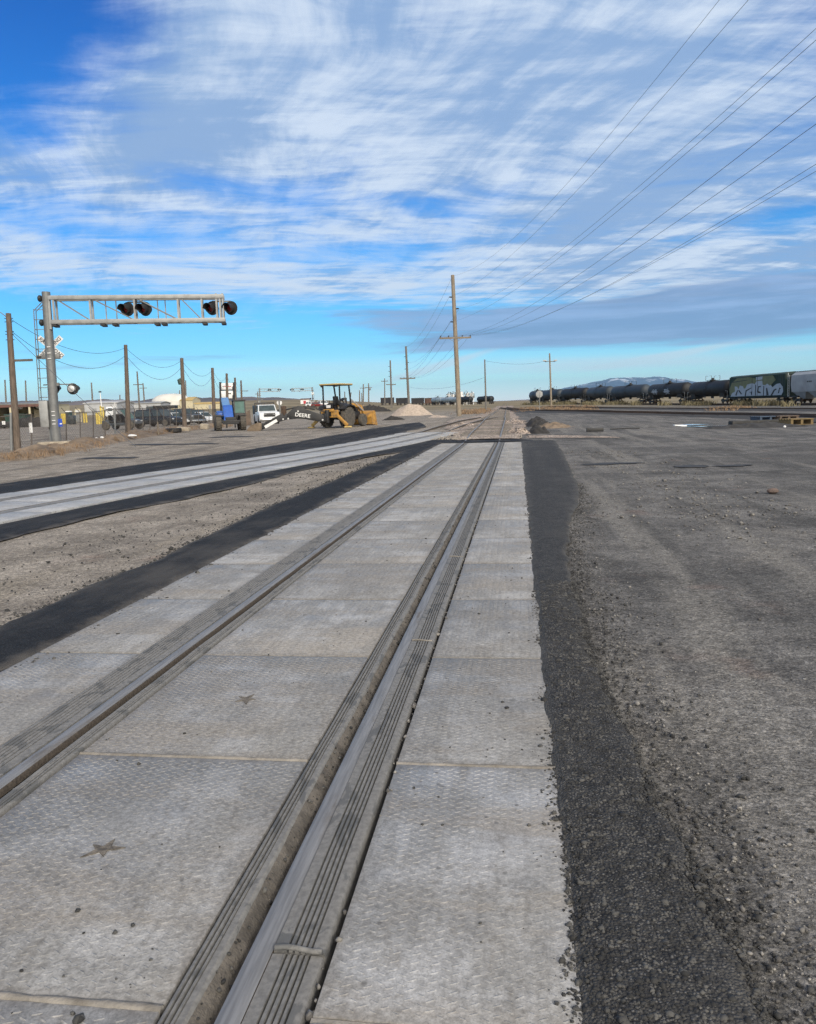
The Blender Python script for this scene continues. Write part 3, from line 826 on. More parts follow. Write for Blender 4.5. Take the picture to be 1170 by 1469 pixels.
# ballast beyond the crossing
strip('ballast', [(-1.15, 35.8), (-1.9, 41), (-2.9, 49), (-3.6, 58), (-4.4, 70), (-3.4, 82), (-3.2, 100), (-3.6, 150), (-5, 260)],
      [(1.7, 35.6), (1.75, 42), (2.0, 47), (2.1, 56), (1.7, 66), (1.5, 80), (1.0, 110), (.9, 150), (.2, 260)], M['ballast'], .022, .5, (.35, .35), 13, .03, .5, 21)
strip('ballast', [(1.9, 36.4), (2.2, 39.0)], [(6.0, 34.6), (6.0, 36.2)], M['ballast'], .008, .4, (.4, .5), 12, 0, .9, 27)

# ------------------------------------------------------------------ rails
RAILP = [(-.065, -.16), (-.065, -.148), (-.010, -.128), (-.010, -.050), (-.036, -.040), (-.0375, -.012), (-.035, -.003), (-.029, .001), (-.014, .0035), (0, .004), (.014, .0035), (.029, .001), (.035, -.003), (.0375, -.012), (.036, -.040), (.010, -.050), (.010, -.128), (.065, -.148), (.065, -.16)]


def sweep(prof, path, closed=True):
    """prof (u across, w up) swept along path points (x, y, z)"""
    m = MB(); n = len(prof); k = len(path)
    pts = [Vector(p) for p in path]
    for i, p in enumerate(pts):
        d = pts[min(i + 1, k - 1)] - pts[max(i - 1, 0)]; d.z = 0; d.normalize(); r = Vector((d.y, -d.x, 0))
        m.v += [tuple(p + r * u + Vector((0, 0, w))) for u, w in prof]
    for i in range(k - 1):
        for j in range(n if closed else n - 1):
            q = (j + 1) % n; m.f.append((i * n + j, i * n + q, (i + 1) * n + q, (i + 1) * n + j))
    if closed:
        m.f += [tuple(range(n)), tuple(range((k - 1) * n, k * n))[::-1]]
    return m


def track_path(C, offs, y0, y1, rise, step0=.5):
    out = []; y = y0
    while y < y1 + 1e-6:
        x = smooth_path(C, y); dx = (smooth_path(C, y + .5) - smooth_path(C, y - .5)); L = math.hypot(dx, 1)
        wob = .012 * math.sin(y * .31 + offs) if y > 34 else 0
        px, py = x + offs / L + wob, y - offs * dx / L
        z = float(terr(px, py)) + rise(y) + (.03 * math.sin(y * .13 + offs * .6) if y > 48 else 0)
        out.append((px, py, z)); y += step0 * (1 + max(0, y - 36) / 30)
    return out


tr1 = thing('railway_track', 'straight track running through the tread plate crossing to the horizon', 'railway track', (0, 0, 0))
rise1 = lambda y: float(.125 * sst(34, 41, y))
for s, nm in ((-1, 'left'), (1, 'right')):
    sweep(RAILP, track_path(T1C, s * .7545, -2.5, 460, rise1)).build('rail', M['rail'], tr1, smooth=35)
y = 37.2
while y < 170:
    x = smooth_path(T1C, y); m = MB(); w = 2.5 + random.uniform(-.1, .1)
    m.box((0, 0, 0), (w, .23, .16), Matrix.Rotation(random.uniform(-.03, .03), 3, 'Z')); o = m.build('wooden_tie', M['wood_grey'], tr1, bevel=.012)
    o.location = (x + random.uniform(-.05, .05), y, float(terr(x, y)) + rise1(y) - .115 - .06 * (random.random() ** 1.4)); y += 1.0 if y < 100 else 1.9
T2M = [p for p in T2C]
tr2 = thing('railway_track', 'curving second track set in pale panels and joining the straight track', 'railway track', (0, 0, 0))
for s in (-1, 1):
    sweep(RAILP, track_path(T2C, s * .7545, -1.5, 74, lambda y: .034 + float(.10 * sst(43, 50, y)))).build('rail', M['rail'], tr2, smooth=35)

# ------------------------------------------------------------------ near crossing: panels, rubber, joints
PL, PY0 = 1.5178, .3165
ORD = ['first', 'second', 'third', 'fourth', 'fifth', 'sixth', 'seventh', 'eighth', 'ninth', 'tenth', 'eleventh', 'twelfth', 'thirteenth', 'fourteenth', 'fifteenth', 'sixteenth', 'seventeenth', 'eighteenth', 'nineteenth', 'twentieth', 'twenty-first', 'twenty-second']
ROWS = [(-.560, .558, 'gauge panel between the straight rails', 'gauge panels of the straight track', 0),
        (.972, 1.695, 'outer panel beside the gray asphalt strip', 'outer panels beside the gray asphalt', 1),
        (-1.752, -1.012, 'outer panel beside the black asphalt strip', 'outer panels beside the black asphalt', 2)]
starv = []
for k in range(10):
    a = math.pi * k / 5 + .35; q = (.070 if k % 2 == 0 else .024) * (1 + .22 * math.sin(k * 5)); starv.append((math.cos(a) * q, math.sin(a) * q))


def add_tread(me, w, L):
    """raised slanting lozenges in staggered rows on top of a slab mesh"""
    m = MB(); px, py = .060, .036; r_ = random.Random(int(w * 1000)); c0 = Vector((0, 0, .075))
    for j in range(int(L / py) - 1):
        for i in range(int(w / px)):
            for k in (0, 1):
                x = -w / 2 + .022 + (i + .5 * k + .25) * px; y = -L / 2 + .03 + (j + .5 * k) * py
                if abs(x) > w / 2 - .022 or abs(y) > L / 2 - .03:
                    continue
                wear = mnoise.noise((x * 2.3, y * 2.3, w * 9)) + .5 * mnoise.noise((x * 7, y * 7, w * 3))
                hgt = .0020 * (1 + .8 * min(0, wear)) * r_.uniform(.75, 1.1)
                if wear < -.45 or hgt < .0006:
                    continue
                a = R(24 if k else -24) + r_.gauss(0, .05); ca, sa = math.cos(a), math.sin(a); l2, b2 = .0172, .0056
                def q(u, v, z): return (x + u * ca - v * sa, y + u * sa + v * ca, .0745 + z)
                m.add([q(-l2, 0, 0), q(-l2 * .3, -b2, 0), q(l2 * .3, -b2, 0), q(l2, 0, 0), q(l2 * .3, b2, 0), q(-l2 * .3, b2, 0), q(-l2 * .6, 0, hgt + .0005), q(l2 * .6, 0, hgt + .0005)],
                      [(0, 1, 6), (1, 2, 7, 6), (2, 3, 7), (3, 4, 7), (4, 5, 6, 7), (5, 0, 6)])
    bm = bmesh.new(); bm.from_mesh(me); vs = [bm.verts.new(v) for v in m.v]
    for f in m.f:
        bm.faces.new([vs[i] for i in f])
    bm.to_mesh(me); bm.free()


for xa, xb, lab, grp, row in ROWS:
    w = xb - xa; first = None
    for k in range(22):
        yc = PY0 + (k + .5) * PL; loc = ((xa + xb) / 2, yc, -.075 + random.uniform(-.002, .002))
        full = f'{ORD[k]} tread plate {lab}, counted from the camera'
        if first is None:
            m = MB(); m.box((0, 0, 0), (w, PL - .020, .15)); o = m.build('crossing_slab', M['panel'], bevel=.007); add_tread(o.data, w, PL - .020)
            o.location = loc; first = o; tag(o, full, 'crossing slab', grp)
        else:
            o = dup(first, loc, label=full)
        o.rotation_euler = (random.uniform(-.0008, .0008), random.uniform(-.0012, .0012), random.uniform(-.0008, .0008))
        if row == 0 and k in (1, 2):
            m = MB(); m.ext([(x_, y_) for x_, y_ in starv], 0, .0035, 'z'); st = m.build('star_recess', M['star'], o, smooth=0)
            st.location = (-.03 + .02 * k, -.03, .0755); st.rotation_euler = (0, 0, k * 1.1)
            st['label'] = 'star shaped dirt filled recess'
# sand and dirt caught in the joints
m = MB()
for xa, xb, lab, grp, row in ROWS:
    for k in range(0, 23):
        yj = PY0 + k * PL; n = 60 if k < 6 else 14; big = (row == 1 and k in (2,)) or (row == 0 and k in (1, 2))
        hw = .012 + (.005 if big else 0); zt = (.0045 if big else (-.004 if k < 6 else -.002))
        def fn(i, j, xa=xa, xb=xb, yj=yj, n=n, hw=hw, zt=zt, k=k, row=row):
            t = i / (n - 1); x = xa + (xb - xa) * t; w_ = hw * (1 + .5 * mnoise.noise((x * 9, k * 3.1, row)) + .35 * mnoise.noise((x * 31, k * 3.1, row)))
            zz_ = zt + .003 * mnoise.noise((x * 22, k * 1.7, row + 2.5))
            return (x, yj + (-w_, -w_ * .6, 0, w_ * .6, w_)[j], (-.012, zz_ * .6 - .001, zz_, zz_ * .6 - .001, -.012)[j])
        m.grid(n, 5, fn)
js = m.build('joint_sand', M['sand'], smooth=60); tag(js, 'pale sand caught in the joints between the panels', 'sand', kind='stuff')


def wavy(prof, x0, y0, y1, amp, seed, step=.06, mirror=False, sx=1):
    """rubber profile along y with slight waves"""
    path = []; k = max(2, int((y1 - y0) / step)); m = MB(); n = len(prof)
    for i in range(k + 1):
        y = y0 + (y1 - y0) * i / k
        dx = amp * (mnoise.noise((y * .9, seed, 0)) + .4 * mnoise.noise((y * 2.7, seed, 3))); dz = .35 * amp * mnoise.noise((y * 1.6, seed, 7))
        m.v += [(x0 + sx * u + dx * (.4 + .6 * abs(math.sin(u * 20))), y, w + dz) for u, w in prof]
    for i in range(k):
        for j in range(n):
            q = (j + 1) % n; m.f.append((i * n + j, i * n + q, (i + 1) * n + q, (i + 1) * n + j))
    m.f += [tuple(range(n)), tuple(range(k * n, (k + 1) * n))[::-1]]
    return m


def field_profile(w=.150, gr=(.042, .060, .078, .096, .113), hw=.0042):
    t = [(0, -.10), (0, .004)]
    for q in gr:
        t += [(q - hw, .0060), (q - hw * .7, -.008), (q + hw * .55, -.008), (q + hw * .8, .0045)]
    return t + [(w - .016, .0055), (w - .004, .001), (w, -.006), (w, -.10)]


GAUGE = [(0, -.14), (0, -.004), (.004, .004), (.013, .008), (.016, .008), (.018, -.006), (.023, -.006), (.025, .009), (.033, .009), (.035, -.006), (.040, -.006), (.042, .008), (.049, .009), (.051, .002), (.053, .002), (.055, .008), (.074, .008), (.081, .003), (.086, -.010), (.102, -.050), (.140, -.058), (.140, -.14)]
seg = [-.97, 2.08, 5.21, 8.24, 11.29, 14.34, 17.39, 20.44, 23.49, 26.54, 29.59, 32.64, 33.65]
sw_ = ['with its open end at the joint', 'with dark scuffed patches']
for k in range(len(seg) - 1):
    a, b_ = seg[k] + .006, seg[k + 1] - .006; first_ = ['nearest', 'second', 'third', 'fourth', 'fifth', 'sixth', 'seventh', 'eighth', 'ninth', 'tenth', 'eleventh', 'twelfth'][k]
    if k == 0: first_ = 'first'
    o = wavy(field_profile(.156), .792, a, b_, .006, 2.2, .05).build('rubber_seal', M['rubber'], smooth=35); o.location.z = -.006 if k == 0 else 0
    tag(o, f'{first_} grooved rubber seal on the gray asphalt side, counted from the camera', 'rubber seal', 'grooved rubber seals on the gray asphalt side')
    o = wavy(field_profile(.217, (.056, .084, .110, .135, .160, .184), .0052), -.793, a, b_, .004, 8.8, .05, sx=-1).build('rubber_seal', M['rubber'], smooth=35)
    tag(o, f'{first_} grooved rubber seal on the black asphalt side, counted from the camera', 'rubber seal', 'grooved rubber seals on the black asphalt side')
o = wavy(GAUGE, .571, -2.4, PEND - .05, .007, 4.4, .05).build('rubber_flangeway', M['rubber'], smooth=35)
tag(o, 'long ribbed rubber flangeway strip along the rail by the gray asphalt', 'rubber strip')
o = wavy(GAUGE, -.575, -2.4, PEND - .05, .007, 6.1, .05, sx=-1).build('rubber_flangeway', M['rubber'], smooth=35)
tag(o, 'long ribbed rubber flangeway strip along the rail by the black asphalt', 'rubber strip')
# brown dirt packed in the flangeways
for s_, nm in ((1, 'gray'), (-1, 'black')):
    m = MB()
    def fn(i, j, s_=s_):
        y = -2 + 35.4 * i / 899; u = j / 6; top_ = (.000, -.010, -.022, -.036, -.052, -.066, -.074)[j]
        return (s_ * (.6505 + .066 * u), y, top_ + (.007 * mnoise.noise((y * 5, u * 2, s_)) if j else 0) + .003 * mnoise.noise((y * 23, u * 5, s_)) - (.02 * max(0, mnoise.noise((y * .7, 3, s_)))))
    m.grid(900, 7, fn); o = m.build('flangeway_dirt', M['fldirt'], smooth=60); tag(o, f'brown dirt packed in the flangeway on the {nm} asphalt side', 'dirt', kind='stuff')
# folded lip where the first seal meets the second
for yj, xj, w, nm in ((2.085, .797, .145, 'lip of dirty rubber standing up at the first seal joint'), (5.215, .797, .14, 'thin lip of rubber at the second seal joint'), (8.245, .797, .14, 'thin lip of rubber at the third seal joint')):
    big = yj < 3; m = MB()
    m.tube([(xj + w * t, yj + (.004 * math.sin(t * 5)), (.009 if big else .006) + (.002 * math.sin(t * 6))) for t in np.linspace(0, 1, 14)], .0085 if big else .006, 8)
    o = m.build('rubber_lip', M['sand'] if not big else M['rubber'], smooth=60); tag(o, nm, 'rubber lip', 'rubber lips at the seal joints')

# ------------------------------------------------------------------ second crossing (curved): pale panels
def row2(u0, u1, lab, grp):
    first = None; y = -.5; k = 0
    while y < 43.5:
        x = smooth_path(T2C, y); dx = smooth_path(T2C, y + .6) - smooth_path(T2C, y - .6); a = math.atan2(dx, 1.2)
        uc = (u0 + u1) / 2; px, py = x + uc * math.cos(a), y - uc * math.sin(a); z = float(terr(px, py)) + .034 - .06 + random.uniform(-.004, .004)
        if first is None:
            m = MB(); m.box((0, 0, 0), (u1 - u0, PL - .012, .12)); o = m.build('crossing_slab', M['panel_pale'], bevel=.008); tag(o, lab, 'crossing slab', grp); first = o
        else:
            o = dup(first)
        o.location = (px, py, z); o.rotation_euler = (random.uniform(-.002, .002), random.uniform(-.002, .002), -a)
        y += PL * math.cos(a); k += 1


row2(-.60, .60, 'pale concrete panel between the rails of the curving second track', 'gauge panels of the second track')
row2(-1.72, -.95, 'pale concrete panel on the far side of the curving second track', 'far outer panels of the second track')
row2(.95, 1.72, 'pale concrete panel on the near side of the curving second track', 'near outer panels of the second track')
for s, nm in ((-1, 'far'), (1, 'near')):
    prof = [(-.15, -.1), (-.15, .012), (-.10, .016), (-.097, .006), (-.092, .006), (-.089, .016), (-.04, .016), (-.04, -.1)]
    prof = prof if s < 0 else [(-u, w) for u, w in prof[::-1]]
    o = sweep(prof, track_path(T2C, s * .79, -1, 43.3, lambda y: .024)).build('rubber_seal', M['rubber'], smooth=35)
    tag(o, f'dark rubber seal along the {nm} rail of the second track', 'rubber seal')
    prof = [(.04, -.1), (.04, -.05), (.10, -.04), (.13, .012), (.17, .012), (.17, -.1)]
    prof = prof if s < 0 else [(-u, w) for u, w in prof[::-1]]
    o = sweep(prof, track_path(T2C, s * .765, -1, 43.3, lambda y: .024)).build('rubber_flangeway', M['rubber'], smooth=35)
    tag(o, f'rubber flangeway strip inside the {nm} rail of the second track', 'rubber strip')

# ------------------------------------------------------------------ loose stones and crumbs
ICO = bmesh.new(); bmesh.ops.create_icosphere(ICO, subdivisions=1, radius=1.0)
ICO.verts.ensure_lookup_table(); IV = np.array([v.co[:] for v in ICO.verts]); IF = np.array([[v.index for v in f.verts] for f in ICO.faces]); ICO.free()


def stones(name, label, pts, size, mat, flat=.65, zs=None):
    n = len(pts); base = IV[None] * (1 + rng.uniform(-.32, .32, (n, len(IV), 1)))
    sc = np.stack([size * rng.uniform(.7, 1.3, n), size * rng.uniform(.7, 1.3, n), size * flat * rng.uniform(.7, 1.3, n)], -1)
    v = base * sc[:, None]
    a = rng.uniform(0, 6.28, n); c, s = np.cos(a)[:, None], np.sin(a)[:, None]
    v = np.stack([v[..., 0] * c - v[..., 1] * s, v[..., 0] * s + v[..., 1] * c, v[..., 2]], -1)
    z = (zs if zs is not None else 0) + terr(pts[:, 0], pts[:, 1]) + size * .25
    v = v + np.stack([pts[:, 0], pts[:, 1], z], -1)[:, None]
    f = (IF[None] + (np.arange(n) * len(IV))[:, None, None]).reshape(-1, 3)
    o = nmesh(name, v.reshape(-1, 3), f, mat); tag(o, label, 'stones', kind='stuff'); return o


def mat_stone(name, dark, light):
    m, g, b = newmat(name); p = g.pos()
    w = g.new('ShaderNodeTexWhiteNoise', noise_dimensions='3D'); g.put(w.inputs[0], g.vm('SNAP', p, (.03, .03, .2)))
    g.put(b.inputs['Base Color'], g.mix(g.m('POWER', w.outputs[0], 2.2), dark, light)); b.inputs['Roughness'].default_value = .9
    return m


M['stone'] = mat_stone('loose gravel', (.075, .07, .065), (.30, .285, .26)); M['crumb'] = mat_stone('asphalt crumbs', (.020, .020, .020), (.10, .097, .09)); M['pale_stone'] = mat_stone('pale stones', (.25, .215, .18), (.5, .45, .39))


def spread(n, y0, y1, power=1.6):
    return y0 + (y1 - y0) * rng.random(n) ** power


EDGE = [(2.13, -2), (2.13, 1.95), (2.15, 2.25), (2.12, 2.6), (2.07, 3.14), (2.02, 3.89), (1.99, 4.81), (2.0, 6.64), (2.03, 8.37), (2.2, 10.5), (2.49, 12.85), (2.65, 14.96), (2.76, 19), (2.86, 22.3), (3.0, 28), (3.09, 33.9)]
# rough chunks on the asphalt strip
n = 26000; yy = spread(n, 1.2, 7.0, 1.3); ex = np.interp(yy, [p[1] for p in EDGE], [p[0] for p in EDGE]); xx = 1.70 + (ex - 1.68) * rng.random(n)
hum = .012 + .012 * 4 * np.clip((xx - 1.67) / (ex - 1.67), 0, 1) * (1 - np.clip((xx - 1.67) / (ex - 1.67), 0, 1)) - .003
stones('asphalt_crumbs', 'coarse black chunks on the gray asphalt strip', np.stack([xx, yy], -1), rng.gamma(3, .0011, n) + .001, M['crumb'], .7, hum)
# crumbs spilling over both edges of the strip
n = 9000; yy = spread(n, 1.2, 16, 1.7); ex = np.interp(yy, [p[1] for p in EDGE], [p[0] for p in EDGE]); side = rng.random(n) < .6
clump = np.array([mnoise.noise((y * 2.3, 3.3, 0)) for y in yy]); xx = np.where(side, ex + np.abs(rng.normal(0, .10 + .10 * (clump > 0), n)), 1.69 - np.abs(rng.normal(0, .012 + .022 * (clump > .15), n)))
stones('asphalt_crumbs', 'black crumbs spilled along the edges of the asphalt strip', np.stack([xx, yy], -1), rng.gamma(2.2, .0016, n) + .001, M['crumb'], .7, np.where(side, -.012, 0.0))
n = 4200; yy = spread(n, 1.4, 14, 1.5); ex = np.interp(yy, [p[1] for p in EDGE], [p[0] for p in EDGE])
xx = ex + .05 + np.abs(rng.normal(0, .22, n)); stones('gravel', 'pale gravel beside the asphalt strip', np.stack([xx, yy], -1), rng.gamma(1.4, .0017, n) + .0012, M['stone'], .7, -.012 * np.ones(n))
n = 9000; yy = spread(n, 1.2, 32, 1.9); xx = 2.15 + (2.5 + yy * .55) * rng.random(n)
stones('gravel', 'loose gravel scattered over the dirt lot', np.stack([xx, yy], -1), rng.gamma(1.1, .0015, n) * (1 + yy / 24) + .001, M['stone'], .6, -.014 * np.ones(n))
n = 1500; c0 = np.array([at(860, 650)[:2], at(905, 668)[:2], at(950, 690)[:2], at(1000, 720)[:2], at(1060, 745)[:2]]); k = rng.integers(0, 5, n)
pts = c0[k] + rng.normal(0, 1, (n, 2)) * np.array([.7, 1.1]); stones('gravel', 'pale gravel patches in the open lot', pts, rng.gamma(2, .0052, n) + .003, M['stone'], .5, -.014 * np.ones(n))
LE = P_([(0, 900), (60, 872), (125, 840), (200, 814), (294, 770), (380, 730), (478, 689), (540, 663)])
n = 5000; yy = spread(n, 4.4, 26, 1.4); le = np.interp(yy, [p[1] for p in LE], [p[0] for p in LE])
xx = np.where(rng.random(n) < .3, -1.76 + rng.normal(0, .07, n), le + np.where(rng.random(n) < .6, rng.normal(0, .07, n), -np.abs(rng.normal(0, 1.2, n))))
stones('gravel', 'crumbs and gravel along the black asphalt', np.stack([xx, yy], -1), (rng.gamma(2, .0020, n) + .0015) * (1 + yy / 25), M['crumb'], .7, -.006 * np.ones(n))
n = 1500; yy = spread(n, 1.2, 20, 1.6); xx = rng.uniform(-1.7, 1.68, n); ok = ((np.abs(xx) < .55) | (np.abs(xx) > 1.02))
cl = np.array([mnoise.noise((x * 1.9, y * 1.9, 4)) for x, y in zip(xx, yy)]); ok &= cl > -.05
stones('crumbs', 'small crumbs of dirt lying on the panels', np.stack([xx, yy], -1)[ok], (rng.gamma(1.6, .0020, n) + .001)[ok], M['crumb'], .6, np.zeros(ok.sum()))
n = 900; yy = spread(n, 1.2, 16, 1.6); s_ = np.where(rng.random(n) < .6, 1, -1); xx = s_ * rng.uniform(.655, .712, n)
stones('crumbs', 'crumbs of dirt lying in the flangeways', np.stack([xx, yy], -1), rng.gamma(1.8, .0022, n) + .001, M['crumb'], .8, np.interp(np.abs(xx), .6505 + .011 * np.arange(7), (.000, -.010, -.022, -.036, -.052, -.066, -.074)))
n = 160; yy = spread(n, 1.4, 14, 1.4); xx = rng.normal(.962, .012, n)
stones('gravel', 'pebbles caught in the gap beside the rubber seal', np.stack([xx, yy], -1), rng.gamma(2, .0025, n) + .002, M['stone'], .9, np.where(xx > .972, 0, -.012))
n = 6000; yy = 36.3 + 50 * rng.random(n) ** 1.6; xx = -.3 - (yy - 36) * .03 + rng.normal(0, .95, n); xx = np.clip(xx, -2.4, 1.7)
stones('ballast_stones', 'pale ballast stones around the rails beyond the crossing', np.stack([xx, yy], -1), rng.uniform(.012, .032, n), M['pale_stone'], .8, .025 * np.ones(n))


# dark stains, puddles, debris on the open lot
def patch(name, px, py, rx, ry, mat, lab=None, cat=None, dz=.012, seed=0, kind='structure', n=30, rag=.45):
    c = at(px, py); m = MB(); ring = []
    for k in range(n):
        t = 2 * math.pi * k / n; q = 1 + rag * (mnoise.noise((math.cos(t) * 1.7, math.sin(t) * 1.7, seed * 3.3)) + .6 * mnoise.noise((math.cos(t) * 5, math.sin(t) * 5, seed)))
        p = c + RIGHT * math.cos(t) * rx * q + FWD * math.sin(t) * ry * q; ring.append((p.x, p.y, float(gz(p.x, p.y)) + dz))
    m.add([(c.x, c.y, float(gz(c.x, c.y)) + dz + .004)] + ring, [(0, 1 + k, 1 + (k + 1) % n) for k in range(n)])
    o = m.build(name, mat, smooth=60)
    if kind:
        o['kind'] = kind
    return tag(o, lab, cat)


for i, (px, py, rx, ry) in enumerate([(880, 665, .75, .30), (990, 669, .45, .35), (1052, 668, .45, .22), (905, 664, .4, .15), (640, 748, .16, .09), (160, 657, 1.2, .5), (250, 637, 2.2, .6), (330, 627, 1.4, .5), (275, 702, .5, .25), (230, 712, .35, .3)]):
    patch('tar_stain', px, py, rx, ry, M['tar'], seed=i, dz=.016)
for i, (px, py, rx, ry) in enumerate([(987, 611.6, .75, .95), (1022, 611.6, .85, .75), (1004, 609.3, .95, .8), (1052, 613.5, .5, .4), (968, 610.5, .35, .4)]):
    patch('puddle', px, py, rx, ry, M['water'], seed=i + 20, dz=.035)
# ------------------------------------------------------------------ hills and mountain on the horizon
def ridge(name, prof, dist, depth_m, mat, rough, seed, step=3.0, lab=None, base=578):
    """mountains whose crest is given as (photo column, photo row) points, dist metres away, with depth behind and in front"""
    xs_ = np.arange(prof[0][0], prof[-1][0] + 1, step); m = MB(); rows = 15; cols = []
    for i, px in enumerate(xs_):
        py = float(np.interp(px, [p[0] for p in prof], [p[1] for p in prof])) + rough * (mnoise.noise((px * .05, seed, 0)) + .5 * mnoise.noise((px * .17, seed, 2)))
        d = ray(px, py); hd = math.hypot(d[0], d[1]); top = EYE + d[2] / hd * dist
        col = []
        for j in range(rows):
            t = j / (rows - 1) * 2 - 1            # -1 front foot, 0 crest, 1 back foot
            D = dist + t * depth_m + (1 - abs(t)) * depth_m * .12 * mnoise.noise((px * .03, seed + 5, 0))
            prf = (1 - abs(t)) ** 1.25 * (1 + .35 * abs(t) * mnoise.noise((px * .06, t * 3, seed + 9)) + .16 * abs(t) * mnoise.noise((px * .2, t * 7, seed + 4)))
            z = -20 + (top + 20) * max(0, prf)
            col.append((CX + d[0] / hd * D, d[1] / hd * D, z))
        cols.append(col)
    m.grid(rows, len(cols), lambda i, j: cols[j][i])
    o = m.build(name, mat, smooth=70); structure(o); return o


ridge('hills', [(-160, 577), (-60, 575), (0, 577), (60, 574), (100, 576.5), (125, 574), (150, 573), (165, 574), (175, 572.3), (185, 575), (200, 575), (220, 571.5), (232, 569.3), (245, 570), (262, 573), (278, 569.2), (290, 571), (300, 570), (312, 572), (325, 571), (345, 570), (362, 569), (380, 570.5), (400, 570), (420, 571.5), (435, 573.5), (450, 577), (475, 580), (500, 583)], 7000, 1800, M['hill'], .9, 1)
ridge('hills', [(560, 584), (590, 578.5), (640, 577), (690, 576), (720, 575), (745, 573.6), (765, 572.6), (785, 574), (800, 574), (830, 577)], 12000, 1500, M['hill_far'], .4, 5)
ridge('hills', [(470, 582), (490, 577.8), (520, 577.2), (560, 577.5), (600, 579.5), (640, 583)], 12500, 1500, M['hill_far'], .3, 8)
ridge('mountain', [(770, 575), (790, 565), (805, 558), (830, 552.5), (855, 547.5), (875, 543), (892, 541.2), (905, 542), (920, 541.5), (938, 540.2), (952, 541.5), (965, 543.5), (985, 545), (1005, 549.5), (1030, 553.5), (1060, 558), (1110, 562), (1180, 566), (1260, 570)], 26000, 5000, M['mount'], 1.3, 3, 2.0)


# ------------------------------------------------------------------ wooden poles
def pole(px0, py0, px1, py1, label, cat='utility pole', wood='wood', D=None, r=None, group=None, name='utility_pole', base_z=0):
    b = at(px0, py0) if D is None else far(px0, D)
    top = lift(b, px1, py1)
    t = thing(name, label, cat, b, 0, group)
    r = r or .15
    m = MB(); m.cyl((0, 0, -.3), top - b, r, r * .68, 12); m.build('pole', M[wood], t)
    return t, b, top


def arm_on(t, b, top, frac, half, mat='wood_grey', ins=(), ang=0.0, sec=(.10, .12), braces=True):
    c = (top - b) * frac; d = (RIGHT * math.cos(ang) + FWD * math.sin(ang)); u = Vector((0, 0, 1)); c2 = c - FWD * .18
    m = MB(); m.bar(c2 - d * half[0], c2 + d * half[1], sec[0], sec[1])
    if braces:
        m.bar(c2 + d * half[1] * .5 - FWD * .03, c2 - u * .55 - FWD * .02, .03); m.bar(c2 - d * half[0] * .5 - FWD * .03, c2 - u * .55 - FWD * .02, .03)
    m.build('crossarm', M[mat], t); out = []
    for q in ins:
        m = MB(); p = c2 + d * q + u * .06
        m.lathe([(0, .03), (.05, .03), (.06, .07), (.12, .055), (.13, .08), (.19, .06), (.24, .03)], p, (0, 0, 1), 8); m.build('insulator', M['blackmetal'], t)
        out.append(b + p + u * .24)
    return out


def side_post(t, b, top, frac, side, L=.55):
    c = (top - b) * frac; d = RIGHT * side; m = MB()
    m.lathe([(.1, .05), (.22, .05), (.24, .085), (.30, .06), (.33, .085), (.39, .06), (.42, .08), (.48, .055), (L, .04)], c, d + Vector((0, 0, .06)), 8)
    m.build('insulator', M['blackmetal'], t)
    return b + c + d * (L + .02)


mp, mb, mt = pole(658.5, 597, 649, 395, 'tall pale wooden power pole beside the tracks with one crossarm', wood='wood_pale', r=.30)
HP = mt - mb; L_ = 597 - 395
fr = lambda py: (597 - py) / L_
mA = [mb + HP * .995]
mA.append(side_post(mp, mb, mt, fr(426.5), -1)); mA.append(side_post(mp, mb, mt, fr(443.3), 1)); mA.append(side_post(mp, mb, mt, fr(462), -1))
mA += arm_on(mp, mb, mt, fr(485), (pxm(mb, 23), pxm(mb, 22)), 'wood_pale', [pxm(mb, q) for q in (-21.5, -10, 9.5, 21)], sec=(.16, .20))
p2, b2, t2 = pole(586.3, 586, 582, 497, 'weathered power pole rising behind the gravel pile', D=depth(mb) * 2.09, r=.34, wood='wood_grey')
f2 = lambda py: (586 - py) / 89
A2 = [b2 + (t2 - b2) * .99]
A2.append(side_post(p2, b2, t2, f2(511.5), -1, .6)); A2.append(side_post(p2, b2, t2, f2(519.5), 1, .6)); A2.append(side_post(p2, b2, t2, f2(528.5), -1, .6))
A2 += arm_on(p2, b2, t2, f2(541.5), (pxm(b2, 11), pxm(b2, 11)), 'wood_grey', [pxm(b2, q) for q in (-10.5, -5, 5, 10.5)], sec=(.22, .26))
p3, b3, t3 = pole(561.5, 585, 559.5, 517, 'third power pole along the line beyond the gravel pile', D=depth(mb) * 3.0, r=.36, wood='wood_grey')
arm_on(p3, b3, t3, .49, (pxm(b3, 7), pxm(b3, 7)), 'wood_grey', [pxm(b3, q) for q in (-6.5, 6.5)], sec=(.25, .3))
for k, q in enumerate((526, 533, 540)):
    side_post(p3, b3, t3, (585 - q) / 68, -1, .9)
p4, b4, t4 = pole(551.6, 584, 551.5, 543, 'short distant pole with a crossarm beside the third power pole', D=380, r=.3, wood='wood_grey')
arm_on(p4, b4, t4, .9, (pxm(b4, 5), pxm(b4, 5)), 'wood_grey', [pxm(b4, q) for q in (-4.5, 4.5)], sec=(.25, .3), braces=False)


def wire(name, a, b, sag, r, label, group, n=36, cat='overhead wire'):
    a, b = Vector(a), Vector(b); pts = [a.lerp(b, k / n) - Vector((0, 0, 4 * sag * (k / n) * (1 - k / n))) for k in range(n + 1)]
    m = MB(); m.tube(pts, r, 5); o = m.build(name, M['wire'], smooth=0, fix=False)
    return tag(o, label, cat, group)


def project(p):
    v = np.array(p) - np.array([CX, 0, EYE]); z = v @ CC
    return 585 + FPX * (v @ CA) / z, 734.5 - FPX * (v @ CB) / z, z


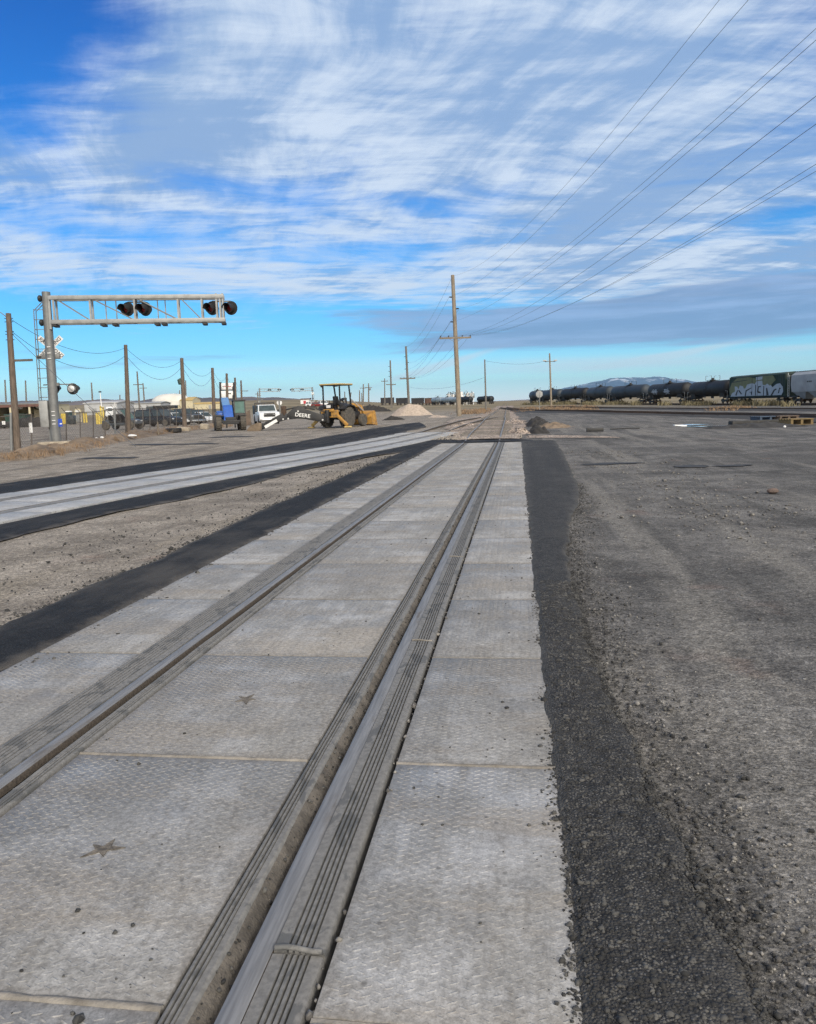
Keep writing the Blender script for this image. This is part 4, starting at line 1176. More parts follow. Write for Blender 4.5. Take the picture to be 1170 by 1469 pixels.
exits = [(1035, 0), (1083, 0), (1170, 43), (1170, 62), (1170, 142), (1170, 186), (1170, 238), (1170, 250)]
WL = ['topmost power line from the tall pale pole toward the camera', 'second power line down from the upper post insulator of the pale pole', 'third power line down from the insulator facing the train', 'fourth power line down from the lower post insulator of the pale pole', 'power line from the outer crossarm end toward the backhoe side', 'power line from the inner crossarm pin toward the backhoe side', 'power line from the inner crossarm pin toward the train side', 'power line from the outer crossarm end toward the train side']
step_v = (mb - b2); step_v.z = 0; step_v = step_v * (depth(mb) * 1.12 / step_v.length)
for k, (A, ex, lb) in enumerate(zip(mA, exits, WL)):
    B = A + step_v
    best = None
    for s in np.arange(-4, 9, .05):              # sag that brings the span over the photo's edge where it leaves
        for t in np.linspace(.2, .97, 90):
            p = A.lerp(B, t) - Vector((0, 0, 4 * s * t * (1 - t))); u, v, z = project(p)
            if z < .5: continue
            e = abs(u - ex[0]) + abs(v - ex[1])
            if best is None or e < best[0]: best = (e, s)
    wire('power_line', A, B, best[1], .0065, lb, 'power lines running overhead from the tall pole', 70)
LL = ['topmost', 'upper post insulator', 'train side post insulator', 'lower post insulator', 'outer backhoe side', 'inner backhoe side', 'inner train side', 'outer train side']
for k in range(8):
    wire('power_line', mA[k], A2[k], 1.6, .012, f'{LL[k]} power line from pale pole to the pole behind the gravel pile', 'power lines between the two power poles')

# the row of telephone poles along the fence
TP = [(25, 648, 12, 450, .17, 'brown telephone pole with a side bracket by the signal mast'),
      (184.5, 623, 180, 495, .17, 'brown telephone pole beside the parked utility buggy'),
      (265, 617, 260.5, 514, .19, 'brown telephone pole in front of the white domed tent'),
      (307.5, 611, 304.5, 528, .2, 'gray telephone pole between the dome and the tall sign'),
      (326.5, 607, 325, 536, .2, 'thin telephone pole in front of the tall white sign'),
      (339, 604, 336.8, 542, .2, 'telephone pole just past the tall white sign'),
      (347.5, 602, 345.5, 546, .2, 'last telephone pole of the row with a small arm')]
tops = []
for px0, py0, px1, py1, r, lb in TP:
    t, b, top = pole(px0, py0, px1, py1, lb, 'telephone pole', 'wood', r=r, name='telephone_pole', group='telephone poles along the fence')
    tops.append((t, b, top))
t, b, top = tops[0]
m = MB(); c = (top - b) * ((648 - 517.5) / 198); m.bar(c, c + RIGHT * pxm(b, 30), .10, .10); m.build('bracket', M['fence'], t)
c = (top - b) * .975; m = MB(); pts = [c + RIGHT * (-.1 - .5 * math.sin(a * 1.57)) + Vector((0, 0, .25 * math.sin(a * 3.14))) for a in np.linspace(0, 1, 9)]
m.tube(pts, .02, 6); m.build('lamp_arm', M['galv_dark'], t)
m = MB(); m.lathe([(0, .03), (.1, .10), (.35, .13), (.40, .05)], pts[-1], (0, 0, -1), 10); m.build('street_lamp_head', M['galv_dark'], t)
for fr_ in (.965, .94, .87, .85, .81):
    m = MB(); c = (top - b) * fr_; m.bar(c - RIGHT * .2, c + RIGHT * .2, .03); m.build('bolt', M['blackmetal'], t)
t, b, top = tops[2]; c = lift(b, 256.8, 547.5) - b; m = MB(); m.lathe([(0, .05), (.05, .16), (.40, .18), (.45, .06)], c + Vector((0, 0, .2)), (.3, 0, -1), 10); m.bar(c + Vector((0, 0, .2)), c + RIGHT * .35 + Vector((0, 0, .35)), .04); m.build('yard_lamp', M['dumpster'], t)
t, b, top = tops[6]; m = MB(); c = (top - b) * .73; m.bar(c, c + RIGHT * pxm(b, 10), .1); m.build('bracket', M['fence'], t)
for k in range(6):
    a_, b_ = tops[k], tops[k + 1]
    for fr_, sg, nm in ((.97, .9, 'upper'), (.885, 1.3, 'lower')):
        A = a_[1] + (a_[2] - a_[1]) * fr_; B = b_[1] + (b_[2] - b_[1]) * fr_
        wire('telephone_wire', A, B, sg, .012, f'{nm} sagging telephone wire between the {ORD[k]} and {ORD[k + 1]} poles of the fence row', 'telephone wires along the fence', 18, 'telephone wire')
A = tops[0][1] + (tops[0][2] - tops[0][1]) * .87; B = tops[0][1] + RIGHT * 5.2 + FWD * 1.0
wire('guy_wire', A, B, .1, .012, 'slanting guy wire from the brown telephone pole by the mast', None, 8, 'guy wire')

# other poles
t, b, top = pole(696.8, 584, 695, 516, 'slim bare wooden pole near the black tank cars', wood='wood_grey', D=150, r=.17)
wire('service_wire', b + (top - b) * .98, far(789, 190) + Vector((0, 0, 10.8)), .8, .02, 'thin service wire from the slim pole to the floodlight pole', None, 20, 'service wire')
wire('service_wire', b + (top - b) * .66, b2 + (t2 - b2) * .37, 1.2, .02, 'thin service wire from the slim pole to the pole behind the gravel pile', None, 20, 'service wire')
t, b, top = pole(790.5, 582, 788, 507, 'floodlight pole with two lamps on a crossarm in front of the tank cars', 'floodlight pole', 'wood_pale', D=190, r=.24, name='floodlight_pole')
c = (top - b) * .845
m = MB(); m.bar(c - RIGHT * 1.25 - FWD * .2, c + RIGHT * 1.25 - FWD * .2, .14); m.build('crossarm', M['wood_grey'], t)
for s in (-1, 1):
    m = MB(); m.box(c + RIGHT * 1.25 * s + Vector((0, 0, .22)) - FWD * .25, (.75, .5, .30), Matrix.Rotation(HEAD, 3, 'Z')); m.build('lamp', M['silver'], t, bevel=.04)
small = [(8, 575, 7, 545, 300, 'distant pole at the edge above the machine shed'), (37, 577, 36.5, 546, 320, 'distant pole behind the machine shed roof'), (132.5, 583, 131, 549, 300, 'distant pole rising behind the yellow posts'), (172, 575, 171.8, 566.5, 420, 'short distant stub pole on the hills beside the buggy'),
         (199.5, 582, 196.5, 533, 260, 'distant crossarm pole left of the domed tent'), (207, 583, 205, 550, 330, 'distant slim pole between the crossarm pole and the dome'), (257.5, 574, 257.5, 560, 480, 'distant stub pole above the domed tent'), (266.5, 580, 266, 546, 330, 'distant pole close behind the brown pole at the dome'),
         (520.5, 588, 521, 551, 330, 'distant pole above the backhoe bucket'), (528.5, 587, 528.5, 550, 330, 'distant pole with a transformer above the loader bucket'), (515.5, 585, 515.5, 560, 420, 'short distant pole behind the loader arm'), (501, 580, 503.5, 563, 470, 'short distant lamp pole behind the canopy posts'),
         (494.3, 580, 494.3, 562, 470, 'short distant pole seen between the canopy posts'), (369.5, 582, 369.5, 562, 420, 'short distant crossarm pole above the white pickup'), (519, 583, 518.5, 564, 520, 'tiny distant pole beyond the gondola cars')]
for px0, py0, px1, py1, D, lb in small:
    t, b, top = pole(px0, py0, px1, py1, lb, wood='wood_grey', D=D, r=.22 + D / 3000, group='distant poles on the plain')
    if 'crossarm' in lb or 'transformer' in lb or px0 in (520.5,):
        arm_on(t, b, top, .82 if 'crossarm pole left' not in lb else .68, (1.4, 1.4), 'wood_grey', (), sec=(.22, .25), braces=False)
    if 'transformer' in lb:
        m = MB(); m.cyl((top - b) * .70 + RIGHT * .5, (top - b) * .78 + RIGHT * .5, .4, n=8); m.build('transformer', M['galv_dark'], t)
t, b, top = pole(145.5, 583, 143.3, 562, 'white floodlight mast behind the yellow posts', 'floodlight pole', 'white', D=210, r=.14, name='floodlight_pole')
m = MB(); m.box(top - b, (.75, .5, .3), top=(.6, .6)); m.build('lamp', M['blackmetal'], t)
t, b, top = pole(948 + 75, 575, 1023, 544, 'thin antenna mast behind the black tank car', 'antenna mast', 'galv_dark', D=260, r=.08, name='antenna_mast')


# ------------------------------------------------------------------ cantilever crossing signal
mastp = at(81, 641); px_m = FPX / depth(mastp)          # photo pixels per metre there
armdir = (RIGHT * math.cos(R(9)) + FWD * math.sin(R(9))).normalized()
sg = thing('crossing_signal', 'gray cantilever railroad signal mast with red lights on a truss arm beside the fence', 'crossing signal', mastp, yaw(armdir))
q = 1 / px_m                                             # metres per photo pixel
HM = 216 * q
topx = (65.5 - 81) * q + HM * .0312                      # lean seen in the photo, less the camera's roll
lean = lambda z: Vector((.15 * z / HM, 0, z))


def armx(px, py):
    """distance along the arm of something seen at a photo column"""
    o = np.array(mastp) + np.array([0, 0, (641 - py) * q]) - np.array([CX, 0, EYE]); k = (px - 585) / FPX; a = np.array(armdir)
    return float((k * (o @ CC) - o @ CA) / (a @ CA - k * (a @ CC)))


m = MB(); m.cyl((0, 0, .1), lean(HM), .245, .20, 20); m.build('mast', M['galv_dark'], sg)
m = MB(); m.box((0, 0, -.1), (1.55, 1.3, .75), top=(.97, .97)); m.build('footing', M['concrete'], sg, bevel=.03)
zt, zb = 207 * q, 174 * q; ax0 = 0.0
X0, X1 = .34, armx(322, 446)
chord = lambda x, z: Vector((ax0 + x, 0, z))
m = MB()
for yy_ in (-.28, .28):
    m.bar((ax0 + X0, yy_, zt), (ax0 + X1, yy_, zt), .17, .20); m.bar((ax0 + X0, yy_, zb), (ax0 + X1, yy_, zb), .15, .20)
m.build('truss_chord', M['galv'], sg, bevel=.01)
vx = [armx(p, 446) for p in (79, 131, 194, 256, 290, 316)]
for yy_ in (-.28, .28):
    for x in vx:
        m = MB(); m.bar((ax0 + x, yy_, zb + .1), (ax0 + x, yy_, zt - .1), .09, .09); m.build('truss_post', M['galv'], sg)
    for x in (armx(311, 446), armx(320, 446)):
        m = MB(); m.bar((ax0 + x, yy_ - .02, zb - .05), (ax0 + x, yy_ - .02, zt + .14), .09, .05); m.build('truss_post', M['galv'], sg)
for x in vx:
    for zz_ in (zt, zb):
        m = MB(); m.bar((ax0 + x, -.26, zz_), (ax0 + x, .26, zz_), .06); m.build('truss_strut', M['galv'], sg)
for x in (armx(150, 446), armx(165, 446), armx(225, 446), armx(236, 446)):
    m = MB(); m.bar((ax0 + x, .28, zb), (ax0 + x, .28, zt), .05); m.build('truss_post', M['galv'], sg)
m = MB()
for k in range(4):
    for yy_ in (-.28, .28):
        m.bar((ax0 + vx[k] + .15, yy_, zt - .08), (ax0 + vx[k + 1] - .1, yy_, zb + .08), .05)
m.build('truss_brace', M['galv_dark'], sg)
for x in [armx(p, 466) for p in (80, 149, 166, 226, 236, 294, 321)]:
    m = MB(); m.box((ax0 + x, -.05, zb - .17), (.22, .75, .11)); m.build('clamp', M['blackmetal'], sg)
m = MB()
for zz_ in (zt, zb):
    m.lathe([(0, .10), (.05, .16), (.14, .17), (.2, .10)], lean(zz_) + Vector((-.2, 0, 0)), (-1, 0, 0), 10)
m.build('anchor_boss', M['blackmetal'], sg)
m = MB(); m.bar(lean(zb - .35) + Vector((.17, -.22, 0)), lean(zt + .1) + Vector((.17, -.22, 0)), .10, .05); m.build('mounting_channel', M['galv'], sg)


def lamp(c, d, parent, back=True, sc_=1.0):
    """railroad flasher: round dark backplate, black hood, red lens"""
    d = Vector(d).normalized(); c = Vector(c)
    b = MB(); b.lathe([(0, .02), (.02, .29 * sc_), (.05, .29 * sc_), (.06, .15 * sc_)], c, -d, 18); o = b.build('backplate', M['black'], parent)
    b = MB(); b.lathe([(0, .13 * sc_), (.02, .16 * sc_), (.22 * sc_, .17 * sc_), (.26 * sc_, .05)], c + -d * .04, -d, 16); b.build('lamp_housing', M['silver'] if back else M['black'], o)
    up = Vector((0, 0, 1)); r = d.cross(up).normalized(); u = r.cross(d); n = 20; vs = []; fs = []
    for t, q_ in ((0, .185), (.42, .20), (.42, .188), (0, .172)):
        for i in range(n):
            w = 2 * math.pi * i / n; cut = t * (1 if math.sin(w) > -.3 else .55)
            vs.append(c + d * cut * sc_ + r * math.cos(w) * q_ * sc_ + u * math.sin(w) * q_ * sc_)
    for k in range(3):
        fs += [(k * n + i, k * n + (i + 1) % n, (k + 1) * n + (i + 1) % n, (k + 1) * n + i) for i in range(n)]
    b = MB(); b.add(vs, fs); b.build('hood', M['black'], o)
    b = MB(); b.lathe([(.02, .17 * sc_), (.06, .14 * sc_), (.08, .03)], c, d, 16); b.build('lens', M['lens'], o)
    return o


zl = (641 - 448.5) * q - .05; ldir = (-.50, -1, -.05)
for x0, x1 in ((armx(183, 448), armx(208, 448)), (armx(304, 448), armx(331, 448))):
    xm = (x0 + x1) / 2
    for x in (x0, x1):
        lamp((ax0 + x, -.05, zl), ldir, sg, False, 1.22)
    m = MB(); m.bar((ax0 + x0, .12, zl + .36), (ax0 + x1, .12, zl + .36), .07); m.cyl((ax0 + x0, .12, zl + .36), (ax0 + x0, .08, zl + .1), .03); m.cyl((ax0 + x1, .12, zl + .36), (ax0 + x1, .08, zl + .1), .03)
    m.cyl((ax0 + xm, .12, zl + .36), (ax0 + xm, .12, zt), .045); m.build('light_bracket', M['galv_dark'], sg)
# low flashers on the mast, one hidden behind it
z3 = 82 * q
m = MB(); m.cyl((.05, .15, z3 + .22), (1.02, .22, z3 + .22), .03); m.cyl((-.45, .35, z3 + .22), (.05, .15, z3 + .22), .03); m.box((.25, .05, z3 + .22), (.26, .22, .16)); m.build('light_bracket', M['galv_dark'], sg)
lamp((.98, .25, z3 - .02), (.15, 1, 0), sg, True); lamp((.02, .42, z3 + .02), (.15, 1, 0), sg, True)
# crossbuck behind the mast
zc = 141 * q; CB_ = Matrix.Translation((.06, .34, zc)) @ Matrix.Rotation(R(90), 4, 'X')
for s, wd_, dz_ in ((-1, 'RAILROAD', 0.0), (1, 'CROSSING', -.016)):
    m = MB(); m.box((0, 0, 0), (1.46, .27, .012)); o = m.build('crossbuck_blade', M['white'], sg)
    MM = CB_ @ Matrix.Translation((0, 0, dz_)) @ Matrix.Rotation(R(42 * s), 4, 'Z'); o.matrix_local = MM
    if wd_ == 'RAILROAD':
        text_mesh('lettering', 'RAIL', .24, M['ink'], Matrix.Translation((-.42, 0, .0085)), o, .002); text_mesh('lettering', 'ROAD', .24, M['ink'], Matrix.Translation((.40, 0, .0085)), o, .002)
    else:
        text_mesh('lettering', 'CROSS', .24, M['ink'], Matrix.Translation((-.36, 0, .0085)), o, .002, xscale=.9); text_mesh('lettering', 'ING', .24, M['ink'], Matrix.Translation((.45, 0, .0085)), o, .002)
m = MB(); m.box((.06, .22, zc - .48), (.86, .2, .24)); m.build('bell_box', M['galv_dark'], sg, bevel=.01)
m = MB(); m.cyl((-.34, .2, zc - .52), (-.62, .2, zc - .50), .07, .11, 10); m.build('bell', M['black'], sg)
# ladder
m = MB(); zl0, zl1 = 2.35, 6.75
for yy_ in (-.05, .33):
    m.tube([lean(zl0) + Vector((-.66, yy_, 0)), lean(zl1) + Vector((-.62, yy_, 0)), lean(zl1 + .42) + Vector((-.2, yy_, 0))], .024, 6)
m.build('ladder_rail', M['galv_dark'], sg)
m = MB()
for k in range(10):
    z = zl0 + .15 + k * .48; m.bar(lean(z) + Vector((-.65, .14, 0)), lean(z) + Vector((-.2, .14, 0)), .03); m.bar(lean(z) + Vector((-.64, -.05, 0)), lean(z) + Vector((-.64, .33, 0)), .03)
m.build('ladder_rung', M['galv_dark'], sg)
# equipment box and small signs
m = MB(); m.box((-.40, -.05, 47 * q), (.40, .42, 37 * q)); m.build('equipment_box', M['galv'], sg, bevel=.015)
m = MB(); m.bar((-.25, .1, 0), (-.25, .1, 28 * q), .12); m.build('box_post', M['galv_dark'], sg)
m = MB(); m.box((.30, -.12, 34 * q), (.22, .03, 11 * q)); o = m.build('notice_plate', M['blue_sign'], sg)
m = MB(); m.box((.34, -.137, 32.5 * q), (.10, .004, .06)); m.build('plate_mark', M['white'], o)
for z in (140, 131.5, 124, 50, 44.5, 37.5, 32.5):
    m = MB(); zz_ = z * q; m.box(lean(zz_) + Vector((.02, -.262, 0)), (.16, .02, .035)); m.build('reflective_tab', M['white'], sg)
bpy.context.view_layer.update()
# a second pair of signals at the next crossing, far down the road
dup(sg, far(449, 340), yaw(-armdir), 'distant cantilever crossing signal behind the backhoe boom, its arm pointing to the pickup', group='distant crossing signals')
dup(sg, far(369, 345) + FWD * 6, yaw(armdir), 'distant cantilever crossing signal behind the white pickup', group='distant crossing signals')

# ------------------------------------------------------------------ chain link fence along the yard
FP = [(-12, 650), (16, 648.5), (45, 645), (95, 634), (115, 632), (133.7, 628), (150.6, 625), (165, 624.5), (180, 622.5), (193, 621), (205, 619.5), (215, 618.5), (225.5, 617.5), (235, 616.5), (244, 615.5), (253, 614.7), (262, 614), (274, 613), (285, 612.2), (292, 611.8), (300, 611.2)]
TOPY = [(-12, 600), (16, 596), (45, 594.5), (95, 592.5), (133, 591), (165, 587.5), (205, 586), (250, 587), (300, 588.5)]
fg = thing('chain_link_fence', 'rusty chain link fence with pipe posts and top wire along the parking lot', 'fence', at(165, 624.5))
f0 = fg.location.copy(); base = [at(*p) for p in FP]; tp = [lift(b, p[0] - .3, float(np.interp(p[0], [k[0] for k in TOPY], [k[1] for k in TOPY]))) for b, p in zip(base, FP)]
for i, (b, t_, p) in enumerate(zip(base, tp, FP)):
    big = p[0] in (165, 16)
    m = MB(); m.cyl(b - f0 - Vector((0, 0, .2)), t_ - f0 + Vector((0, 0, .12 if big else .0)), .058 if big else .033, n=8); o = m.build('fence_post', M['galv_dark'] if big else M['fence'], fg)
    if p[0] > 90:
        m = MB(); a = t_ - f0; m.bar(a, a + Vector((0, 0, .30)) - RIGHT * .22 - FWD * .1, .035); m.build('barb_arm', M['fence'], o)
for a_ in (tp[:3], tp[3:8], tp[7:]):
    m = MB(); m.tube([t_ - f0 for t_ in a_], .022, 6); m.build('top_rail', M['fence'], fg)
m = MB()
for i in range(len(base) - 1):
    b0, b1, t0, t1 = base[i] - f0, base[i + 1] - f0, tp[i] - f0, tp[i + 1] - f0; L = (b1 - b0).length; H = (t0 - b0).length; n = int(L / .17)
    if L > 12: n = int(L / .2)
    kk = H / max(L, .1)
    for s in range(-int(n * kk) - 1, n + int(n * kk) + 2):
        for sg_ in (1, -1):
            u0, v0, u1, v1 = s / n, 0.0, s / n + sg_ * kk, 1.0
            def clip(u0, v0, u1, v1):
                if u0 == u1: return None
                ta, tb = sorted(((0 - u0) / (u1 - u0), (1 - u0) / (u1 - u0))); ta, tb = max(0, ta), min(1, tb)
                return None if tb - ta < .02 else (u0 + (u1 - u0) * ta, v0 + (v1 - v0) * ta, u0 + (u1 - u0) * tb, v0 + (v1 - v0) * tb)
            c = clip(u0, v0, u1, v1)
            if c:
                pt = lambda u, v: (b0.lerp(b1, u)).lerp(t0.lerp(t1, u), v)
                m.bar(pt(c[0], c[1]), pt(c[2], c[3]), .0045)
m.build('wire_mesh', M['fence'], fg, smooth=0, fix=False)
m = MB(); b = base[2] - f0; m.box(b.lerp(tp[2] - f0, .62) - FWD * .05, (.16, .03, .48)); m.build('notice_plate', M['white'], fg)
# earth bank with weeds and junk under the fence
bank_pts = [at(px, py) for px, py in [(-20, 662), (30, 658), (60, 652), (100, 645), (140, 636), (180, 629.5), (220, 623), (260, 618), (295, 614.5), (320, 612.5)]]
m = MB(); rows = []
for i in range(140):
    t = i / 139 * (len(bank_pts) - 1); k = min(int(t), len(bank_pts) - 2); c = bank_pts[k].lerp(bank_pts[k + 1], t - k); d = (bank_pts[k + 1] - bank_pts[k]).normalized(); nrm = Vector((-d.y, d.x, 0))
    row = []
    for j in range(12):
        s = j / 11 * 2 - 1; p = c + nrm * (s * 1.3 + .4); h = .26 * max(0, 1 - s * s) * (1 + 1.1 * mnoise.noise((p.x * .8, p.y * .8, 0)) + .6 * mnoise.noise((p.x * 3, p.y * 3, 2)))
        row.append((p.x, p.y, float(gz(p.x, p.y)) - .02 + max(h, 0)))
    rows.append(row)
m.grid(12, 140, lambda i, j: rows[j][i]); o = m.build('dirt_bank', M['earth'], smooth=60); structure(o)


def grass(name, label, spots, hgt, mat, nb=26, w=.02, spread_=.35):
    m = MB()
    for c in spots:
        for _ in range(nb):
            a, b_ = random.uniform(0, 6.28), random.gauss(0, spread_); p = Vector(c) + Vector((math.cos(a) * b_, math.sin(a) * b_, 0)); h = hgt * random.uniform(.4, 1.15); ln = Vector((random.gauss(0, .35), random.gauss(0, .35), 1)) * h
            s = Vector((math.cos(a + 1.57), math.sin(a + 1.57), 0)) * w
            m.add([p - s, p + s, p + ln * .6 + s * .6, p + ln, p + ln * .6 - s * .6], [(0, 1, 2, 4), (4, 2, 3)])
    o = m.build(name, mat, smooth=0, fix=False); return tag(o, label, 'dry grass', kind='stuff')


sp = []
for i in range(170):
    t = random.random() * (len(bank_pts) - 1); k = min(int(t), len(bank_pts) - 2); c = bank_pts[k].lerp(bank_pts[k + 1], t - k) + Vector((random.gauss(0, .8), random.gauss(0, .8), 0)); c.z = float(gz(c.x, c.y)) + .08; sp.append(c)
grass('dry_weeds', 'brown dry weeds along the bank under the fence', sp, .30, M['brush_red'], 16, .012, .25)
for k, (px, py, sx, sy, sz, mt_, nm, lb) in enumerate([(190, 630.5, .62, .3, .16, 'white', 'litter', 'crumpled white litter on the dirt bank by the fence'), (147, 633.5, .22, .2, .14, 'white', 'litter', 'small white scrap on the bank near the yellow posts'), (139, 634.5, .14, .14, .1, 'white', 'litter', 'tiny white scrap on the bank by a fence post'),
                                                       (219, 620.5, .7, .3, .1, 'concrete', 'broken_slab', 'flat broken slab lying at the fence foot'), (171, 626, .6, .3, .08, 'concrete', 'broken_slab', 'pale slab fragment beside the gray fence post')]):
    p = at(px, py); m = MB(); m.ell((0, 0, 0), (sx / 2, sy / 2, sz / 2), 9, 5)
    m.v = [(x * (1 + .3 * mnoise.noise((x * 9, y * 9, k))), y, z * (1 + .5 * mnoise.noise((x * 7, y * 7, k)))) for x, y, z in m.v]
    o = m.build(nm, M[mt_], smooth=25); o.location = p + Vector((0, 0, .22 if k in (0, 1, 2) else .1)); tag(o, lb, nm.replace('_', ' '))
p = at(70, 651); m = MB(); m.box((0, 0, 0), (1.5, .5, .22)); o = m.build('wooden_beam', M['plank'], bevel=.02); o.location = at(52, 653) + Vector((0, 0, .1)); tag(o, 'rotten wooden beam lying beside the concrete footing of the signal', 'beam')
t = thing('tire', 'flat old tire lying in the weeds below the fence', 'tire', at(249, 620.5) + Vector((0, 0, .16)))
m = MB(); m.lathe([(-.14, .34), (-.15, .48), (-.10, .56), (.10, .56), (.15, .48), (.14, .34)], (0, 0, 0), (0, 0, 1), 18); m.build('tread', M['blackmetal'], t)
m = MB(); m.lathe([(-.15, .34), (.15, .34)], (0, 0, 0), (0, 0, 1), 14); m.build('rim', M['earth'], t)
p = at(264, 619.5); m = MB(); m.box((0, 0, 0), (.9, .5, .26), Matrix.Rotation(.1, 3, 'Y')); o = m.build('concrete_block', M['concrete'], bevel=.03); o.location = p + Vector((0, 0, .2)); tag(o, 'broken concrete block beside the old tire', 'concrete block')
p = at(294, 616); m = MB(); m.box((0, 0, 0), (.6, .5, .42), Matrix.Rotation(.1, 3, 'Y')); o = m.build('concrete_block', M['concrete'], bevel=.05); o.location = p + Vector((0, 0, .22)); tag(o, 'small concrete block beside the wheel of the blue machine', 'concrete block')
p = at(227.3, 624.5); m = MB(); m.bar((0, 0, 0), (0, 0, .85), .07); o = m.build('marker_post', M['wood_pale'], bevel=.005); o.location = p; tag(o, 'short pale stake standing at the edge of the dirt bank', 'stake')
# ------------------------------------------------------------------ vehicles (built facing local +x, y to the left, z up)
def wheel(parent, x, y, r, w, rim_mat, tire_mat='tire', rim=.58, name='wheel', s=None):
    """wheel with its axle along y; outer face on the side of sign(y)"""
    s = s if s is not None else (1 if y > 0 else -1)
    o = bpy.data.objects.new(name, None); COL.objects.link(o); o.parent = parent; o.location = (x, y, r)
    m = MB(); m.lathe([(-w * .5, r * rim), (-w * .5, r * .86), (-w * .38, r * .97), (-w * .15, r), (w * .15, r), (w * .38, r * .97), (w * .5, r * .86), (w * .5, r * rim)], (0, 0, 0), (0, s, 0), 22)
    if r > .6:
        for k in range(18):
            a = 2 * math.pi * k / 18; c_ = Vector((math.cos(a), 0, math.sin(a))) * r * .99
            for q_ in (-1, 1):
                m.bar(c_ + Vector((0, q_ * w * .05, 0)), Vector((math.cos(a + .18) * r * .99, q_ * w * .46, math.sin(a + .18) * r * .99)), .05, .05)
    m.build('tyre', M[tire_mat], o)
    m = MB(); m.lathe([(-w * .3, r * rim), (w * .36, r * rim * 1.02), (w * .38, r * rim * .92), (w * .22, r * rim * .8), (w * .26, r * rim * .35), (w * .40, r * rim * .28), (w * .42, r * .08)], (0, 0, 0), (0, s, 0), 18); m.build('rim', M[rim_mat], o)
    return o


